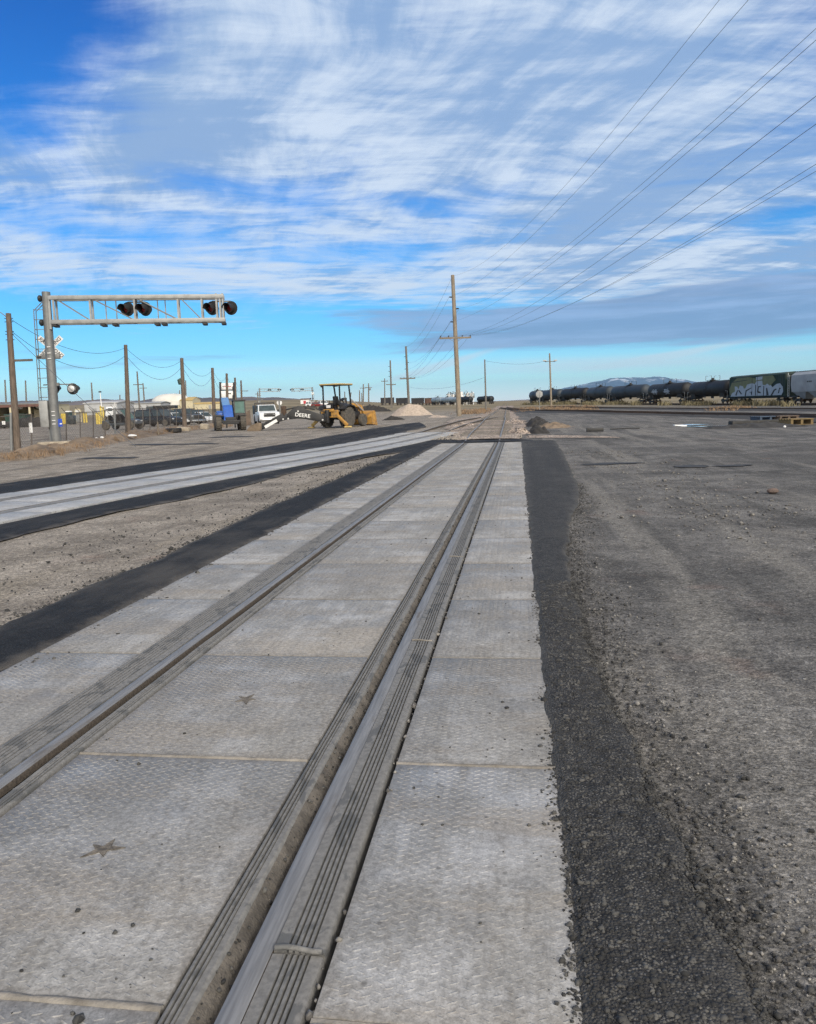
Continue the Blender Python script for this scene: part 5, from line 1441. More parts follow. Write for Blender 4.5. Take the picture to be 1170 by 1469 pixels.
def car(name, label, cat, loc, rz, kind, paint, L, W, H, group=None, grille='black', rim='silver'):
    t = thing(name, label, cat, loc, rz, group); h2 = W / 2; gc = .26 if kind != 'suv' else .24; wr = .36 if kind != 'pickup' else .42
    ax = (L * .31, -L * .29)
    bh = H * (.64 if kind == 'pickup' else .56)                                  # belt line
    if kind == 'pickup':
        prof = [(-L / 2, gc + .22), (-L / 2, bh + .05), (-L * .12, bh + .07), (L * .18, bh + .06), (L * .25, bh), (L * .46, bh - .07), (L * .495, bh - .25), (L * .5, gc + .1), (L * .47, gc), (-L * .46, gc)]
        cab = (-L * .13, L * .23, -L * .09, L * .11)
    elif kind == 'suv':
        prof = [(-L / 2, gc + .2), (-L * .495, bh), (L * .2, bh + .02), (L * .28, bh - .02), (L * .46, bh - .10), (L * .495, bh - .3), (L * .5, gc + .1), (L * .47, gc), (-L * .47, gc)]
        cab = (-L * .485, L * .25, -L * .44, L * .12)
    else:
        prof = [(-L / 2, gc + .25), (-L * .49, bh - .02), (-L * .33, bh + .03), (L * .2, bh + .01), (L * .45, bh - .13), (L * .495, bh - .28), (L * .5, gc + .1), (L * .47, gc), (-L * .47, gc)]
        cab = (-L * .36, L * .24, -L * .22, L * .07)
    m = MB(); m.ext([(x, z) for x, z in prof], -h2, h2, 'y'); m.build('body', M[paint], t, bevel=.05)
    b0, b1, t0, t1 = cab; zb, zt_ = bh - .01, H; i = .16
    m = MB(); m.hexa([(b0, -h2 + .04, zb), (b1, -h2 + .04, zb), (b1, h2 - .04, zb), (b0, h2 - .04, zb), (t0, -h2 + i, zt_), (t1, -h2 + i, zt_), (t1, h2 - i, zt_), (t0, h2 - i, zt_)]); m.build('cabin', M[paint], t, bevel=.06)
    def pane(name_, pts, off_):
        m = MB(); a = [Vector(p) for p in pts]; nrm = (a[1] - a[0]).cross(a[2] - a[0]).normalized(); c_ = sum(a, Vector()) / 4
        if nrm.dot(c_ - Vector((0, 0, H * .8))) < 0: nrm = -nrm
        m.hexa([p - nrm * .02 for p in a] + [p + nrm * off_ for p in a]); m.build(name_, M['glass'], t)
    mx = lambda a, b, s_: tuple(a[k] + (b[k] - a[k]) * s_ for k in range(3))
    F = [(b1, -h2 + .04, zb), (b1, h2 - .04, zb), (t1, h2 - i, zt_), (t1, -h2 + i, zt_)]
    B = [(b0, -h2 + .04, zb), (b0, h2 - .04, zb), (t0, h2 - i, zt_), (t0, -h2 + i, zt_)]
    def inset(Q, l=.07, r=.07, d=.1, u=.1):
        g_ = lambda s_, v_: mx(mx(Q[0], Q[1], s_), mx(Q[3], Q[2], s_), v_); return [g_(l, d), g_(1 - r, d), g_(1 - r, 1 - u), g_(l, 1 - u)]
    pane('windshield', inset(F, .06, .06, .08, .1), .012); pane('rear_window', inset(B, .1, .1, .15, .12), .012)
    for s_ in (-1, 1):
        Sd = [(b0, s_ * (h2 - .04), zb), (b1, s_ * (h2 - .04), zb), (t1, s_ * (h2 - i), zt_), (t0, s_ * (h2 - i), zt_)]
        n_ = 3 if kind == 'suv' else 2
        for k in range(n_):
            a, b = k / n_, (k + 1) / n_; g_ = lambda s2, v2: mx(mx(Sd[0], Sd[1], s2), mx(Sd[3], Sd[2], s2), v2)
            pane('side_window', [g_(a + .03, .1), g_(b - .03, .1), g_(b - .03, .86), g_(a + .03, .86)], .012)
        m = MB(); m.box((b1 - .12, s_ * (h2 + .12), zb + .10), (.10, .20, .16 if kind != 'pickup' else .24)); m.build('mirror', M['black'], t, bevel=.02)
        m = MB(); m.box((L * .485, s_ * (h2 - .22), bh - .27), (.10, .30, .15)); m.build('headlight', M['lamp_glass'], t, bevel=.02)
        m = MB(); m.box((-L * .495, s_ * (h2 - .10), bh - .16), (.06, .16, .22)); m.build('tail_light', M['lens'], t)
        for x in ax:
            m = MB(); m.lathe([(0, wr * 1.13), (.06, wr * 1.13)], (x, s_ * (h2 - .045), wr + .02), (0, s_, 0), 20); m.build('wheel_arch', M['black'], t)
            wheel(t, x, s_ * (h2 - .09), wr, .25, rim)
        m = MB(); m.box(((b0 + b1) / 2 - .2, s_ * (h2 + .012), bh - .12), (.18, .03, .03)); m.build('door_handle', M['chrome'], t)
    m = MB(); m.box((L * .497, 0, bh - .34), (.06, W * .56, .36 if kind == 'pickup' else .2)); gr_ = m.build('grille', M[grille], t, bevel=.01)
    m = MB(); m.box((L * .505, 0, gc + .17), (.16, W * .96, .2)); m.build('bumper', M['chrome' if kind == 'pickup' else paint], t, bevel=.03)
    m = MB(); m.box((-L * .5, 0, gc + .2), (.14, W * .94, .2)); m.build('bumper', M['chrome' if kind == 'pickup' else paint], t, bevel=.03)
    if kind == 'pickup':
        m = MB(); m.box((-L * .32, 0, bh + .085), (L * .33, W - .30, .02)); m.build('bed_floor', M['black'], t)
    return t


camdir = lambda p: yaw(Vector((CX - p[0], -p[1], 0)))     # heading from p to the camera
# white work pickup
pp = far(380.5, 84); pk = car('pickup_truck', 'white work pickup with black rack and folding mirrors facing the camera', 'pickup truck', pp, camdir(pp) + R(7), 'pickup', 'carwhite', 5.9, 2.02, 1.93, grille='black')
m = MB(); m.bar((-.95, -1.0, 1.0), (-.95, -1.0, 2.14), .09); m.bar((-.95, 1.0, 1.0), (-.95, 1.0, 2.14), .09); m.bar((-.95, -1.0, 2.12), (-.95, 1.0, 2.12), .12)
for y_ in (-.6, -.3, 0, .3, .6): m.bar((-.95, y_, 1.1), (-.95, y_, 2.1), .035)
m.build('headache_rack', M['black'], pk)
m = MB(); m.box((-2.05, 0, 1.45), (1.9, 2.06, .9)); m.build('tool_body', M['black'], pk, bevel=.03)
for s in (-1, 1):
    m = MB(); m.box((2.99, s * .45, .95), (.03, .30, .05)); m.build('grille_bar', M['chrome'], pk)
# cars in the lot
def lot(px, py, s_=1.0):
    return at(px, py)


pp = lot(228, 611.5); car('suv', 'black suv parked behind the fence in front of the dome', 'suv', pp, yaw(RIGHT * .93 - FWD * .36), 'suv', 'carblack', 5.2, 1.98, 1.86, 'cars parked behind the fence')
pp = lot(252, 609.5); car('parked_car', 'silver car with bright wheels partly hidden behind the black suv', 'car', pp, yaw(RIGHT * .72 - FWD * .7), 'sedan', 'carwhite', 4.6, 1.8, 1.45, 'cars parked behind the fence')
pp = lot(263, 609); car('pickup_truck', 'charcoal pickup with bright wheels parked by the brown pole', 'pickup truck', pp, yaw(RIGHT * .80 - FWD * .6), 'pickup', 'cardark', 5.7, 2.0, 1.9, 'cars parked behind the fence')
pp = lot(240, 606); car('suv', 'dark suv with a white roof parked behind the others', 'suv', pp, yaw(RIGHT * .9 - FWD * .4), 'suv', 'cardark', 4.9, 1.9, 1.95, 'cars parked behind the fence')
pp = lot(291, 606.5); car('parked_car', 'pale car parked between the charcoal pickup and the blue machine', 'car', pp, yaw(RIGHT * .8 - FWD * .6), 'sedan', 'carwhite', 4.5, 1.8, 1.45, 'cars parked behind the fence')
for px_, py_, mt_, kd, lb in ((204, 607, 'cardark', 'suv', 'charcoal suv parked between the buggy and the black suv'), (284, 605, 'cardark', 'suv', 'charcoal suv parked right beside the pale car'), (196, 605.5, 'carblack', 'suv', 'black suv parked just behind the brown pole and buggy'), (222, 605, 'carblack', 'sedan', 'black low car parked behind the black suv'), (276, 606.5, 'carblack', 'suv', 'black suv parked past the charcoal pickup'), (211, 604, 'carwhite', 'pickup', 'white pickup parked far behind the buggy')):
    pp = lot(px_, py_); car('suv' if kd == 'suv' else ('pickup_truck' if kd == 'pickup' else 'parked_car'), lb, 'suv' if kd == 'suv' else ('pickup truck' if kd == 'pickup' else 'car'), pp, yaw(RIGHT * .88 - FWD * .45), kd, mt_, 4.8, 1.9, 1.8 if kd != 'sedan' else 1.5, 'cars parked behind the fence')
# box truck behind the lot
pp = far(237, 118); t = thing('box_truck', 'dark flatbed truck standing behind the parked cars under the dome', 'truck', pp, yaw(RIGHT))
m = MB(); m.box((.2, 0, 1.0), (5.4, 2.3, .35)); m.build('flatbed', M['black'], t)
m = MB(); m.box((.0, 0, 2.3), (2.9, 2.3, .45)); m.build('cargo', M['blackmetal'], t, bevel=.05)
m = MB(); m.box((-1.8, 0, 1.8), (1.3, 2.2, 1.3)); m.build('cab', M['cardark'], t, bevel=.12)
m = MB(); m.box((-1.8, -1.11, 2.1), (.9, .03, .5)); m.build('side_window', M['glass'], t)
for x in (-1.9, 1.2, 2.2):
    for s in (-1, 1): wheel(t, x, s * 1.05, .5, .3, 'silver')

# utility buggy (side by side)
pp = lot(176, 616.5); t = thing('utility_buggy', 'gray four seat utility buggy with roll cage parked behind the fence', 'utility buggy', pp, yaw(RIGHT * .95 - FWD * .3)); k_ = 1.12
m = MB(); m.ext([(-1.75, .45), (-1.75, .85), (-1.0, .9), (-.9, .62), (.75, .62), (.85, .98), (1.75, .82), (1.85, .5), (1.5, .38), (-1.5, .38)], -.62, .62, 'y'); m.build('body', M['cardark'], t, bevel=.05)
m = MB()
for s in (-1, 1):
    y_ = s * .66; m.tube([(-1.5, y_, .85), (-1.15, y_, 1.86), (.25, y_, 1.86), (1.0, y_, 1.0)], .035, 7); m.tube([(-.35, y_, .6), (-.35, y_, 1.86)], .035, 7); m.tube([(-1.15, y_, 1.86), (-.35, y_, 1.1)], .03, 6)
for x in (-1.15, -.35, .25): m.tube([(x, -.66, 1.86), (x, .66, 1.86)], .035, 7)
m.build('roll_cage', M['galv_dark'], t)
m = MB(); m.box((-.45, 0, 1.9), (1.5, 1.3, .05)); m.build('roof', M['cardark'], t, bevel=.02)
m = MB(); m.hexa([(.95, -.58, 1.0), (1.0, -.58, 1.0), (1.0, .58, 1.0), (.95, .58, 1.0), (.28, -.58, 1.8), (.33, -.58, 1.8), (.33, .58, 1.8), (.28, .58, 1.8)]); m.build('windshield', M['cabglass'], t)
for x in (-.8, .05):
    for s in (-1, 1):
        m = MB(); m.box((x, s * .3, .72), (.5, .48, .16)); m.box((x - .24, s * .3, 1.05), (.12, .46, .6)); m.build('seat', M['black'], t, bevel=.03)
for x in (-1.25, 1.3):
    for s in (-1, 1): wheel(t, x, s * .68, .40, .26, 'blackmetal')
for s in (-1, 1):
    m = MB(); m.box((1.80, s * .42, .78), (.08, .2, .10)); m.build('headlight', M['lamp_glass'], t)

# ------------------------------------------------------------------ blue rough terrain machine
pp = at(330, 617); t = thing('telehandler', 'blue telehandler with a glazed cab and big dusty wheels facing the camera', 'telehandler', pp, camdir(pp) + R(4))
S_ = pxm(pp, 42) / 2.45; t.scale = (S_, -S_, S_)
m = MB(); m.box((-.3, 0, .86), (3.9, .85, .46)); m.box((1.55, 0, .72), (.5, 1.5, .24)); m.build('chassis', M['blackmetal'], t, bevel=.03)
m = MB(); m.ext([(-2.3, .95), (-2.3, 1.5), (-.9, 1.62), (.55, 1.45), (.55, .95)], .10, 1.0, 'y'); m.build('engine_cover', M['blue'], t, bevel=.05)
m = MB(); m.box((1.2, .85, 1.20), (.95, .62, .10)); m.build('fender', M['black'], t, bevel=.02)
m = MB(); m.box((1.2, -.95, 1.20), (.95, .62, .10)); m.build('fender', M['black'], t, bevel=.02)
m = MB(); m.hexa([(1.15, -.26, .70), (1.75, -.26, .58), (1.75, .58, .58), (1.15, .58, .70), (.3, -.22, 2.02), (.95, -.22, 2.08), (.95, .54, 2.08), (.3, .54, 2.02)]); m.build('boom', M['blue'], t, bevel=.07)
m = MB(); m.hexa([(.2, -.16, 1.7), (.7, -.16, 1.72), (.7, .50, 1.72), (.2, .50, 1.7), (-2.0, -.12, 2.35), (-1.9, -.12, 2.75), (-1.9, .48, 2.75), (-2.0, .48, 2.35)]); m.build('boom_section', M['blue_pale'], t, bevel=.04)
m = MB(); m.box((1.62, .04, .98), (.03, .12, .16)); m.build('badge', M['white'], t)
m = MB(); m.box((1.8, .04, .58), (.35, 1.3, .14)); m.box((1.9, -.3, .42), (.15, .12, .4)); m.box((1.9, .38, .42), (.15, .12, .4)); m.build('carriage', M['blackmetal'], t, bevel=.02)
# cab
cab = bpy.data.objects.new('cab', None); COL.objects.link(cab); cab.parent = t
m = MB(); m.box((.1, -.80, 1.13), (1.7, .92, .5)); m.build('cab_base', M['black'], cab, bevel=.03)
m = MB()
for x, y_ in ((.95, -.38), (.95, -1.24), (-.72, -.38), (-.72, -1.24)): m.bar((x, y_, 1.35), (x * .88 - .02, y_, 2.36), .09)
m.build('cab_post', M['black'], cab)
m = MB(); m.box((.02, -.81, 2.42), (1.75, 1.02, .12)); m.build('cab_roof', M['black'], cab, bevel=.04)
m = MB(); m.hexa([(.93, -1.2, 1.4), (.96, -1.2, 1.4), (.96, -.42, 1.4), (.93, -.42, 1.4), (.80, -1.2, 2.34), (.83, -1.2, 2.34), (.83, -.42, 2.34), (.80, -.42, 2.34)]); m.build('windshield', M['cabglass'], cab)
for y_ in (-1.235, -.385):
    m = MB(); m.box((.08, y_, 1.86), (1.45, .02, .92)); m.build('side_window', M['cabglass'], cab)
m = MB(); m.box((-.2, -.8, 1.55), (.5, .5, .6)); m.build('seat', M['black'], cab, bevel=.05)
for x in (1.22, -1.55):
    for s in (-1, 1): wheel(t, x, s * .98, .64, .46, 'blue' if x < 0 else 'blackmetal')
m = MB(); m.bar((.9, 1.0, 1.35), (.9, 1.15, 1.7), .04); m.box((.9, 1.2, 1.66), (.06, .22, .26)); m.build('mirror', M['black'], t)
# brown steel plate and hopper bucket beside it
pp = at(352.5, 610.5); m = MB(); m.hexa([(-.3, -.04, 0), (.55, -.04, 0), (.55, .04, 0), (-.3, .04, 0), (-.22, -.04, 1.05), (.5, -.04, 1.45), (.5, .04, 1.45), (-.22, .04, 1.05)])
o = m.build('steel_plate', M['plank'], bevel=.01); o.location = pp; o.rotation_euler = (R(-8), 0, yaw(RIGHT * .9 + FWD * .4)); tag(o, 'brown plank sheet standing upright beside the telehandler cab', 'plank sheet')

# ------------------------------------------------------------------ yellow backhoe
pp = at(485, 613.0); t = thing('backhoe_loader', 'yellow backhoe loader with open canopy and black boom swung out to one side', 'backhoe', pp, yaw(RIGHT * .47 + FWD * .88)); BH = t
S_ = pxm(pp, 62) / 3.12; t.scale = (S_, S_, S_)
# local +x forward; rear axle at x = -.05
m = MB(); m.ext([(-.9, .62), (-.9, 1.05), (.2, 1.12), (2.35, 1.12), (2.45, .95), (2.45, .55), (.9, .5)], -.42, .42, 'y'); m.build('chassis', M['blackmetal'], t, bevel=.02)
m = MB(); m.ext([(.85, 1.0), (.85, 1.62), (2.3, 1.45), (2.5, 1.35), (2.5, .85), (.85, .85)], -.40, .40, 'y'); m.build('hood', M['yellow'], t, bevel=.05)
m = MB(); m.box((1.65, -.41, 1.18), (1.0, .02, .24)); m.build('hood_vent', M['black'], t)
m = MB(); m.cyl((1.55, .22, 1.5), (1.55, .22, 2.12), .055, n=10); m.build('exhaust', M['blackmetal'], t)
m = MB(); m.box((.1, 0, 1.28), (1.6, 1.25, .12)); m.build('floor', M['black'], t)
for s in (-1, 1):
    prof = [(-.82, 1.30), (-.62, 1.52), (-.05, 1.64), (.5, 1.52), (.72, 1.25), (.72, 1.15), (.45, 1.45), (-.05, 1.55), (-.55, 1.45), (-.75, 1.25)]
    m = MB(); m.ext(prof, s * .66, s * 1.16, 'y'); m.build('fender', M['blackmetal'], t)
    m = MB(); m.hexa([(-.5, s * .45, 1.25), (.65, s * .45, 1.25), (.65, s * .68, 1.25), (-.5, s * .68, 1.25), (-.4, s * .45, 1.78), (.5, s * .45, 1.72), (.5, s * .68, 1.6), (-.4, s * .68, 1.64)]); m.build('console', M['blackmetal'], t, bevel=.03)
    wheel(t, -.05, s * .90, .72, .46, 'yellow', rim=.56); wheel(t, 2.08, s * .82, .46, .32, 'yellow', rim=.52)
for nm, x in (('seat', .15),):
    m = MB(); m.box((x, 0, 1.62), (.5, .52, .16)); m.hexa([(x - .32, -.26, 1.6), (x - .18, -.26, 1.6), (x - .18, .26, 1.6), (x - .32, .26, 1.6), (x - .42, -.22, 2.22), (x - .32, -.22, 2.22), (x - .32, .22, 2.22), (x - .42, .22, 2.22)]); m.build(nm, M['black'], t, bevel=.05)
m = MB(); m.tube([(.95, 0, 1.5), (.72, 0, 1.95)], .04, 7); m.lathe([(-.02, .17), (-.02, .2), (.02, .2), (.02, .17)], (.7, 0, 1.98), (-.5, 0, .8), 14); m.build('steering_wheel', M['black'], t)
m = MB()
for y_ in (-.22, 0, .22): m.tube([(-.62, y_, 1.3), (-.66, y_, 1.86)], .022, 6); m.ell((-.66, y_, 1.9), (.035, .035, .045), 8, 5)
m.build('control_lever', M['black'], t)
m = MB()
for s in (-1, 1):
    m.bar((-.72, s * .70, 1.3), (-.72, s * .70, 3.02), .085); m.bar((.92, s * .60, 1.3), (.62, s * .64, 3.02), .085)
m.build('canopy_post', M['black'], t)
m = MB(); m.box((-.05, 0, 3.05), (1.95, 1.62, .09)); m.build('canopy', M['yellow_dusty'], t, bevel=.035)
m = MB(); m.box((-.06, 0, 2.985), (1.88, 1.56, .05)); m.build('canopy_lining', M['black'], t)
for s in (-1, 1):
    m = MB(); m.box((-.98, s * .6, 2.93), (.1, .2, .14)); m.build('work_light', M['blackmetal'], t, bevel=.02)
# front loader
for s in (-1, 1):
    m = MB(); a = [(.85, s * .55, 1.62), (2.3, s * .55, 1.45), (3.05, s * .55, .55)]
    m.bar(a[0], a[1], .12, .22); m.bar(a[1], a[2], .12, .2); m.build('loader_arm', M['yellow'], t, bevel=.01)
    m = MB(); m.cyl((1.0, s * .58, 1.95), (2.6, s * .58, 1.12), .05, n=8); m.build('cylinder_rod', M['silver'], t)
m = MB(); prof = [(2.95, .12), (3.75, .03), (3.8, .07), (3.05, .22), (2.98, .62), (3.12, .98), (3.45, 1.06), (3.42, 1.12), (3.05, 1.06), (2.86, .66)]
m.ext(prof, -1.1, 1.1, 'y'); b_ = m.build('loader_bucket', M['yellow'], t)
m = MB()
for s in (-1, 1): m.ext([(2.95, .12), (3.75, .03), (3.45, 1.08), (3.05, 1.03), (2.88, .66)], s * 1.09, s * 1.115, 'y')
m.build('bucket_side', M['yellow'], b_)
# rear frame, stabilisers
m = MB(); m.box((-1.0, 0, .98), (.26, 1.35, .52)); m.box((-1.16, 0, 1.22), (.12, .9, .2)); m.build('rear_frame', M['yellow'], t, bevel=.03)
m = MB(); m.box((-1.14, .08, .98), (.04, .55, .34)); m.build('hose_panel', M['black'], t)
m = MB(); m.box((-.98, .12, 1.5), (.03, .34, .20)); m.build('sign_plate', M['white'], t)
for s in (-1, 1):
    m = MB(); m.bar((-1.05, s * .55, .95), (-1.12, s * 1.5, .16), .17, .2); m.build('stabilizer_leg', M['yellow_dusty' if s > 0 else 'yellow'], t, bevel=.02)
    m = MB(); m.box((-1.13, s * 1.55, .06), (.42, .42, .09), top=(.8, .8)); m.build('stabilizer_foot', M['yellow_dusty'], t)
# boom swung to the machine's left: world direction of image left
inv = Matrix.Rotation(-t.rotation_euler.z, 3, 'Z'); bl = inv @ (-RIGHT * .985 - FWD * .17); bl.normalize(); bn = Vector((-bl.y, bl.x, 0))
r0 = Vector((-1.28, .05, 0))
kk = pxm(pp, 1) / S_                                      # local metres per photo pixel
piv = r0 + bl * .12 + Vector((0, 0, .72))
Bx = lambda u, z: r0 + bl * u + Vector((0, 0, z))         # u metres out along the boom, z up


def bp(px, py):
    """boom-plane coordinates of a photo pixel (u out, z up)"""
    return ((466 - px) * kk, (613.8 - py - (466 - px) * .0312) * kk)


def plate(name, pts, w, mat, parent):
    m = MB(); n = len(pts); vs = [Bx(*p) + bn * w for p in pts] + [Bx(*p) - bn * w for p in pts]
    m.add(vs, [(i, (i + 1) % n, n + (i + 1) % n, n + i) for i in range(n)] + [tuple(range(n))[::-1], tuple(range(n, 2 * n))]); return m.build(name, M[mat], parent, bevel=.012)


m = MB(); m.cyl(r0 + Vector((0, 0, .35)), r0 + Vector((0, 0, 1.25)), .16, n=12); m.box(r0 + bl * .15 + Vector((0, 0, .75)), (.35, .35, .55)); m.build('swing_post', M['blackmetal'], t, bevel=.02)
bpts = [bp(*p) for p in [(464, 598.5), (459, 594.5), (446, 590), (436, 585.5), (430, 580.6), (426.5, 580.2), (418, 584.5), (411, 590), (410, 594.5), (413, 598.5), (424, 598.0), (434, 599.2), (446, 602.3), (458, 604.8), (464, 604.5)]]
bo = plate('boom', bpts, .15, 'blackmetal', t)
d_ = (Vector(bp(459, 599)) - Vector(bp(426, 592))) if False else None
uv = bp(431.5, 594.2); ex_ = (-bl * 1.0 + Vector((0, 0, -.155))).normalized(); ey_ = Vector((0, 0, 1)) - ex_ * ex_.z; ey_.normalize(); ez_ = ex_.cross(ey_)
c_ = Bx(*uv); out = ez_ if ez_.dot(inv @ (-FWD)) > 0 else -ez_
MM = Matrix(((ex_.x, ey_.x, ez_.x, 0), (ex_.y, ey_.y, ez_.y, 0), (ex_.z, ey_.z, ez_.z, 0), (0, 0, 0, 1)))
MM.translation = c_ + out * .162
text_mesh('lettering', 'DEERE', .36, M['white'], MM, bo, .004, xscale=1.05)
for p in [(425.5, 588), (411.5, 597.2), (404.5, 597.5), (459, 602)]:
    m = MB(); c_ = Bx(*bp(*p)); m.cyl(c_ - bn * .19, c_ + bn * .19, .06, n=10); m.build('pivot_pin', M['silver'], bo)
st_ = plate('dipper_stick', [bp(*p) for p in [(413, 591), (405, 589.3), (398, 592), (380, 600), (377.5, 603), (379, 606.5), (383, 606.3), (400, 600.8), (412, 598)]], .12, 'blackmetal', t)
m = MB(); a_, b2_ = Bx(*bp(379.5, 607.0)), Bx(*bp(396.5, 598.6)); w_ = inv @ (-FWD) * .135
dd = (b2_ - a_).normalized(); nn = Vector((0, 0, 1)) - dd * dd.z; nn.normalize(); q1 = [a_ - nn * .10, b2_ - nn * .10, b2_ + nn * .10, a_ + nn * .10]
m.hexa([p + w_ for p in q1] + [p + w_ * 1.12 for p in q1]); m.build('white_decal', M['white'], st_)
m = MB(); m.cyl(Bx(*bp(427.5, 582)), Bx(*bp(449, 589.5)) + Vector((0, 0, .12)), .05, n=8); m.cyl(Bx(*bp(405, 585.5)), Bx(*bp(423, 582.5)), .055, n=8); m.build('cylinder_rod', M['blackmetal'], t)
m = MB(); m.box(Bx(*bp(406, 586)), (.28, .28, .62)); m.ell(Bx(*bp(406, 581.5)), (.14, .14, .12), 10, 6); m.build('dipper_linkage', M['rust'], t, bevel=.02)
bk = [bp(*p) for p in [(375, 601), (370, 600.2), (360, 603), (355, 608), (354, 613.5), (357, 613), (364, 612), (370, 613.2), (374.5, 610)]]
bu = plate('digging_bucket', bk, .42, 'earth', t)
m = MB()
for k in range(4):
    c_ = Bx(*bp(354.5, 612.5)) + bn * (-.33 + .22 * k); m.bar(c_, c_ + bl * .22 + Vector((0, 0, -.06)), .07, .05)
m.build('bucket_tooth', M['earth'], bu)
plate('bucket_link', [bp(*p) for p in [(381, 601.5), (374.5, 601.5), (372.5, 606), (374.5, 610.5), (378.5, 609.5)]], .10, 'blackmetal', t)
m = MB()
for k in range(4): m.tube([Bx(.15 + .1 * k, 1.15), Bx(.8, 1.35 + .06 * k), Bx(1.7, 1.42 + .05 * k)], .022, 6)
m.build('hydraulic_hose', M['black'], t)

# ------------------------------------------------------------------ mounds of gravel and earth
def mound(name, px, py, w, d, h, mat, label, cat, seed, rough=.12, n=36, sharp=1.35, dz=-.05):
    c = at(px, py); m = MB(); vs = {}
    def fn(i, j):
        u, v = i / (n - 1) * 2 - 1, j / (n - 1) * 2 - 1
        # square to disc
        a, b = u * math.sqrt(1 - v * v / 2), v * math.sqrt(1 - u * u / 2); r_ = min(1, math.hypot(a, b))
        q = 1 + .22 * mnoise.noise((a * 1.6, b * 1.6, seed))
        p = c + RIGHT * a * w / 2 * q + FWD * b * d / 2 * q
        z = h * max(0, (1 - r_ ** (sharp * 1.15))) ** 1.25 * (1 + .3 * mnoise.noise((a * 2.2, b * 2.2, seed + 3))) + rough * h * (1 - r_ ** 4) * (mnoise.noise((p.x * 2.2, p.y * 2.2, seed)) + .7 * mnoise.noise((p.x * 6, p.y * 6, seed)))
        return (p.x, p.y, float(gz(p.x, p.y)) + dz + max(0, z))
    m.grid(n, n, fn); o = m.build(name, M[mat], smooth=60); return tag(o, label, cat)


c = at(590, 600); k = pxm(c, 1)
mound('gravel_pile', 590, 596, 90 * k, 62 * k * .9, 20.5 * k, 'gravel_pile', 'large smooth pile of pale pinkish gravel beside the power pole', 'gravel pile', 3, .035, 44, 1.9)
mound('gravel_pile', 628, 598.5, 40 * k, 4.5, .28, 'gravel_pile', 'low spread of pale gravel trailing off the big pile', 'gravel pile', 5, .5, 30, 1.2)
mound('ballast_heap', 743, 621, 1.5, 3.6, .30, 'ballast', 'pale ballast heaped beside the rail by the black earth piles', 'ballast heap', 21, .5, 30, 1.3)
mound('ballast_heap', 736, 607, 1.5, 6.0, .32, 'ballast', 'long pale ballast heap along the rail past the black earth', 'ballast heap', 22, .5, 30, 1.3)
mound('ballast_heap', 664, 611, 2.4, 5.0, .26, 'ballast', 'low pale ballast heap where the second track joins', 'ballast heap', 23, .5, 30, 1.3)
mound('dirt_pile', 565, 602.5, 2.6, 1.6, .4, 'earth_black', 'small dark heap at the foot of the gravel pile', 'dirt pile', 6, .6, 26)
mound('dirt_pile', 771, 621, 1.3, 1.8, .46, 'earth_black', 'black lumpy earth pile beside the ballast, closer of two', 'dirt pile', 8, .38, 40, 1.5)
mound('dirt_pile', 770, 610, 1.8, 3.4, .52, 'earth_black', 'black lumpy earth pile behind the closer one', 'dirt pile', 9, .38, 40, 1.5)
mound('dirt_pile', 792, 613, 2.6, 3.0, .34, 'earth', 'low brown earth mound next to the black piles', 'dirt pile', 11, .5, 36, 1.2)
mound('dirt_pile', 533, 590.5, 10, 5, 1.5, 'earth_black', 'dark heap of old ties and earth beyond the loader bucket', 'dirt pile', 12, .4, 36, 1.3)
mound('dirt_pile', 512, 588, 8, 5, 1.8, 'earth', 'reddish brown earth heap far behind the backhoe', 'dirt pile', 13, .3, 30, 1.3)
mound('dirt_pile', 1085, 613, 6.5, 2.0, .32, 'tar', 'low gray concrete mound in front of the pallets', 'dirt pile', 14, .3, 30, 1.2)

# ------------------------------------------------------------------ round sign backs and other small signs
pp = at(774, 590.5); t = thing('stop_sign', 'gray back of an octagonal sign on a thin post before the tank cars', 'stop sign', pp, 0); top = lift(pp, 773, 557)
m = MB(); m.bar((0, 0, -.2), top - pp, .07); m.build('post', M['galv_dark'], t)
c = lift(pp, 773.3, 565.5) - pp; r_ = pxm(pp, 5.2); m = MB(); vs = []
for d_ in (0.05, .02):
    for k in range(8):
        a = (k + .5) * math.pi / 4; vs.append(c + FWD * d_ + RIGHT * math.cos(a) * r_ + Vector((0, 0, math.sin(a) * r_)))
m.add(vs, [tuple(range(8)), tuple(range(8, 16))[::-1]] + [(k, (k + 1) % 8, 8 + (k + 1) % 8, 8 + k) for k in range(8)]); m.build('sign_plate', M['galv'], t)
pp = far(400.5, 120); t = thing('stop_sign', 'white back of an octagonal sign with a t shaped post behind the pickup', 'stop sign', pp, 0); top = lift(pp, 400.3, 574.5)
m = MB(); m.bar((0, 0, -.2), top - pp, .16); m.bar(top - pp - RIGHT * .3 - Vector((0, 0, .0)), top - pp + RIGHT * .3, .12); m.build('post', M['galv_dark'], t)
c = lift(pp, 400.4, 577.7) - pp; r_ = pxm(pp, 3.9); m = MB(); vs = []
for d_ in (.14, .09):
    for k in range(8):
        a = (k + .5) * math.pi / 4; vs.append(c + FWD * d_ + RIGHT * math.cos(a) * r_ + Vector((0, 0, math.sin(a) * r_)))
m.add(vs, [tuple(range(8)), tuple(range(8, 16))[::-1]] + [(k, (k + 1) % 8, 8 + (k + 1) % 8, 8 + k) for k in range(8)]); m.build('sign_plate', M['white'], t)
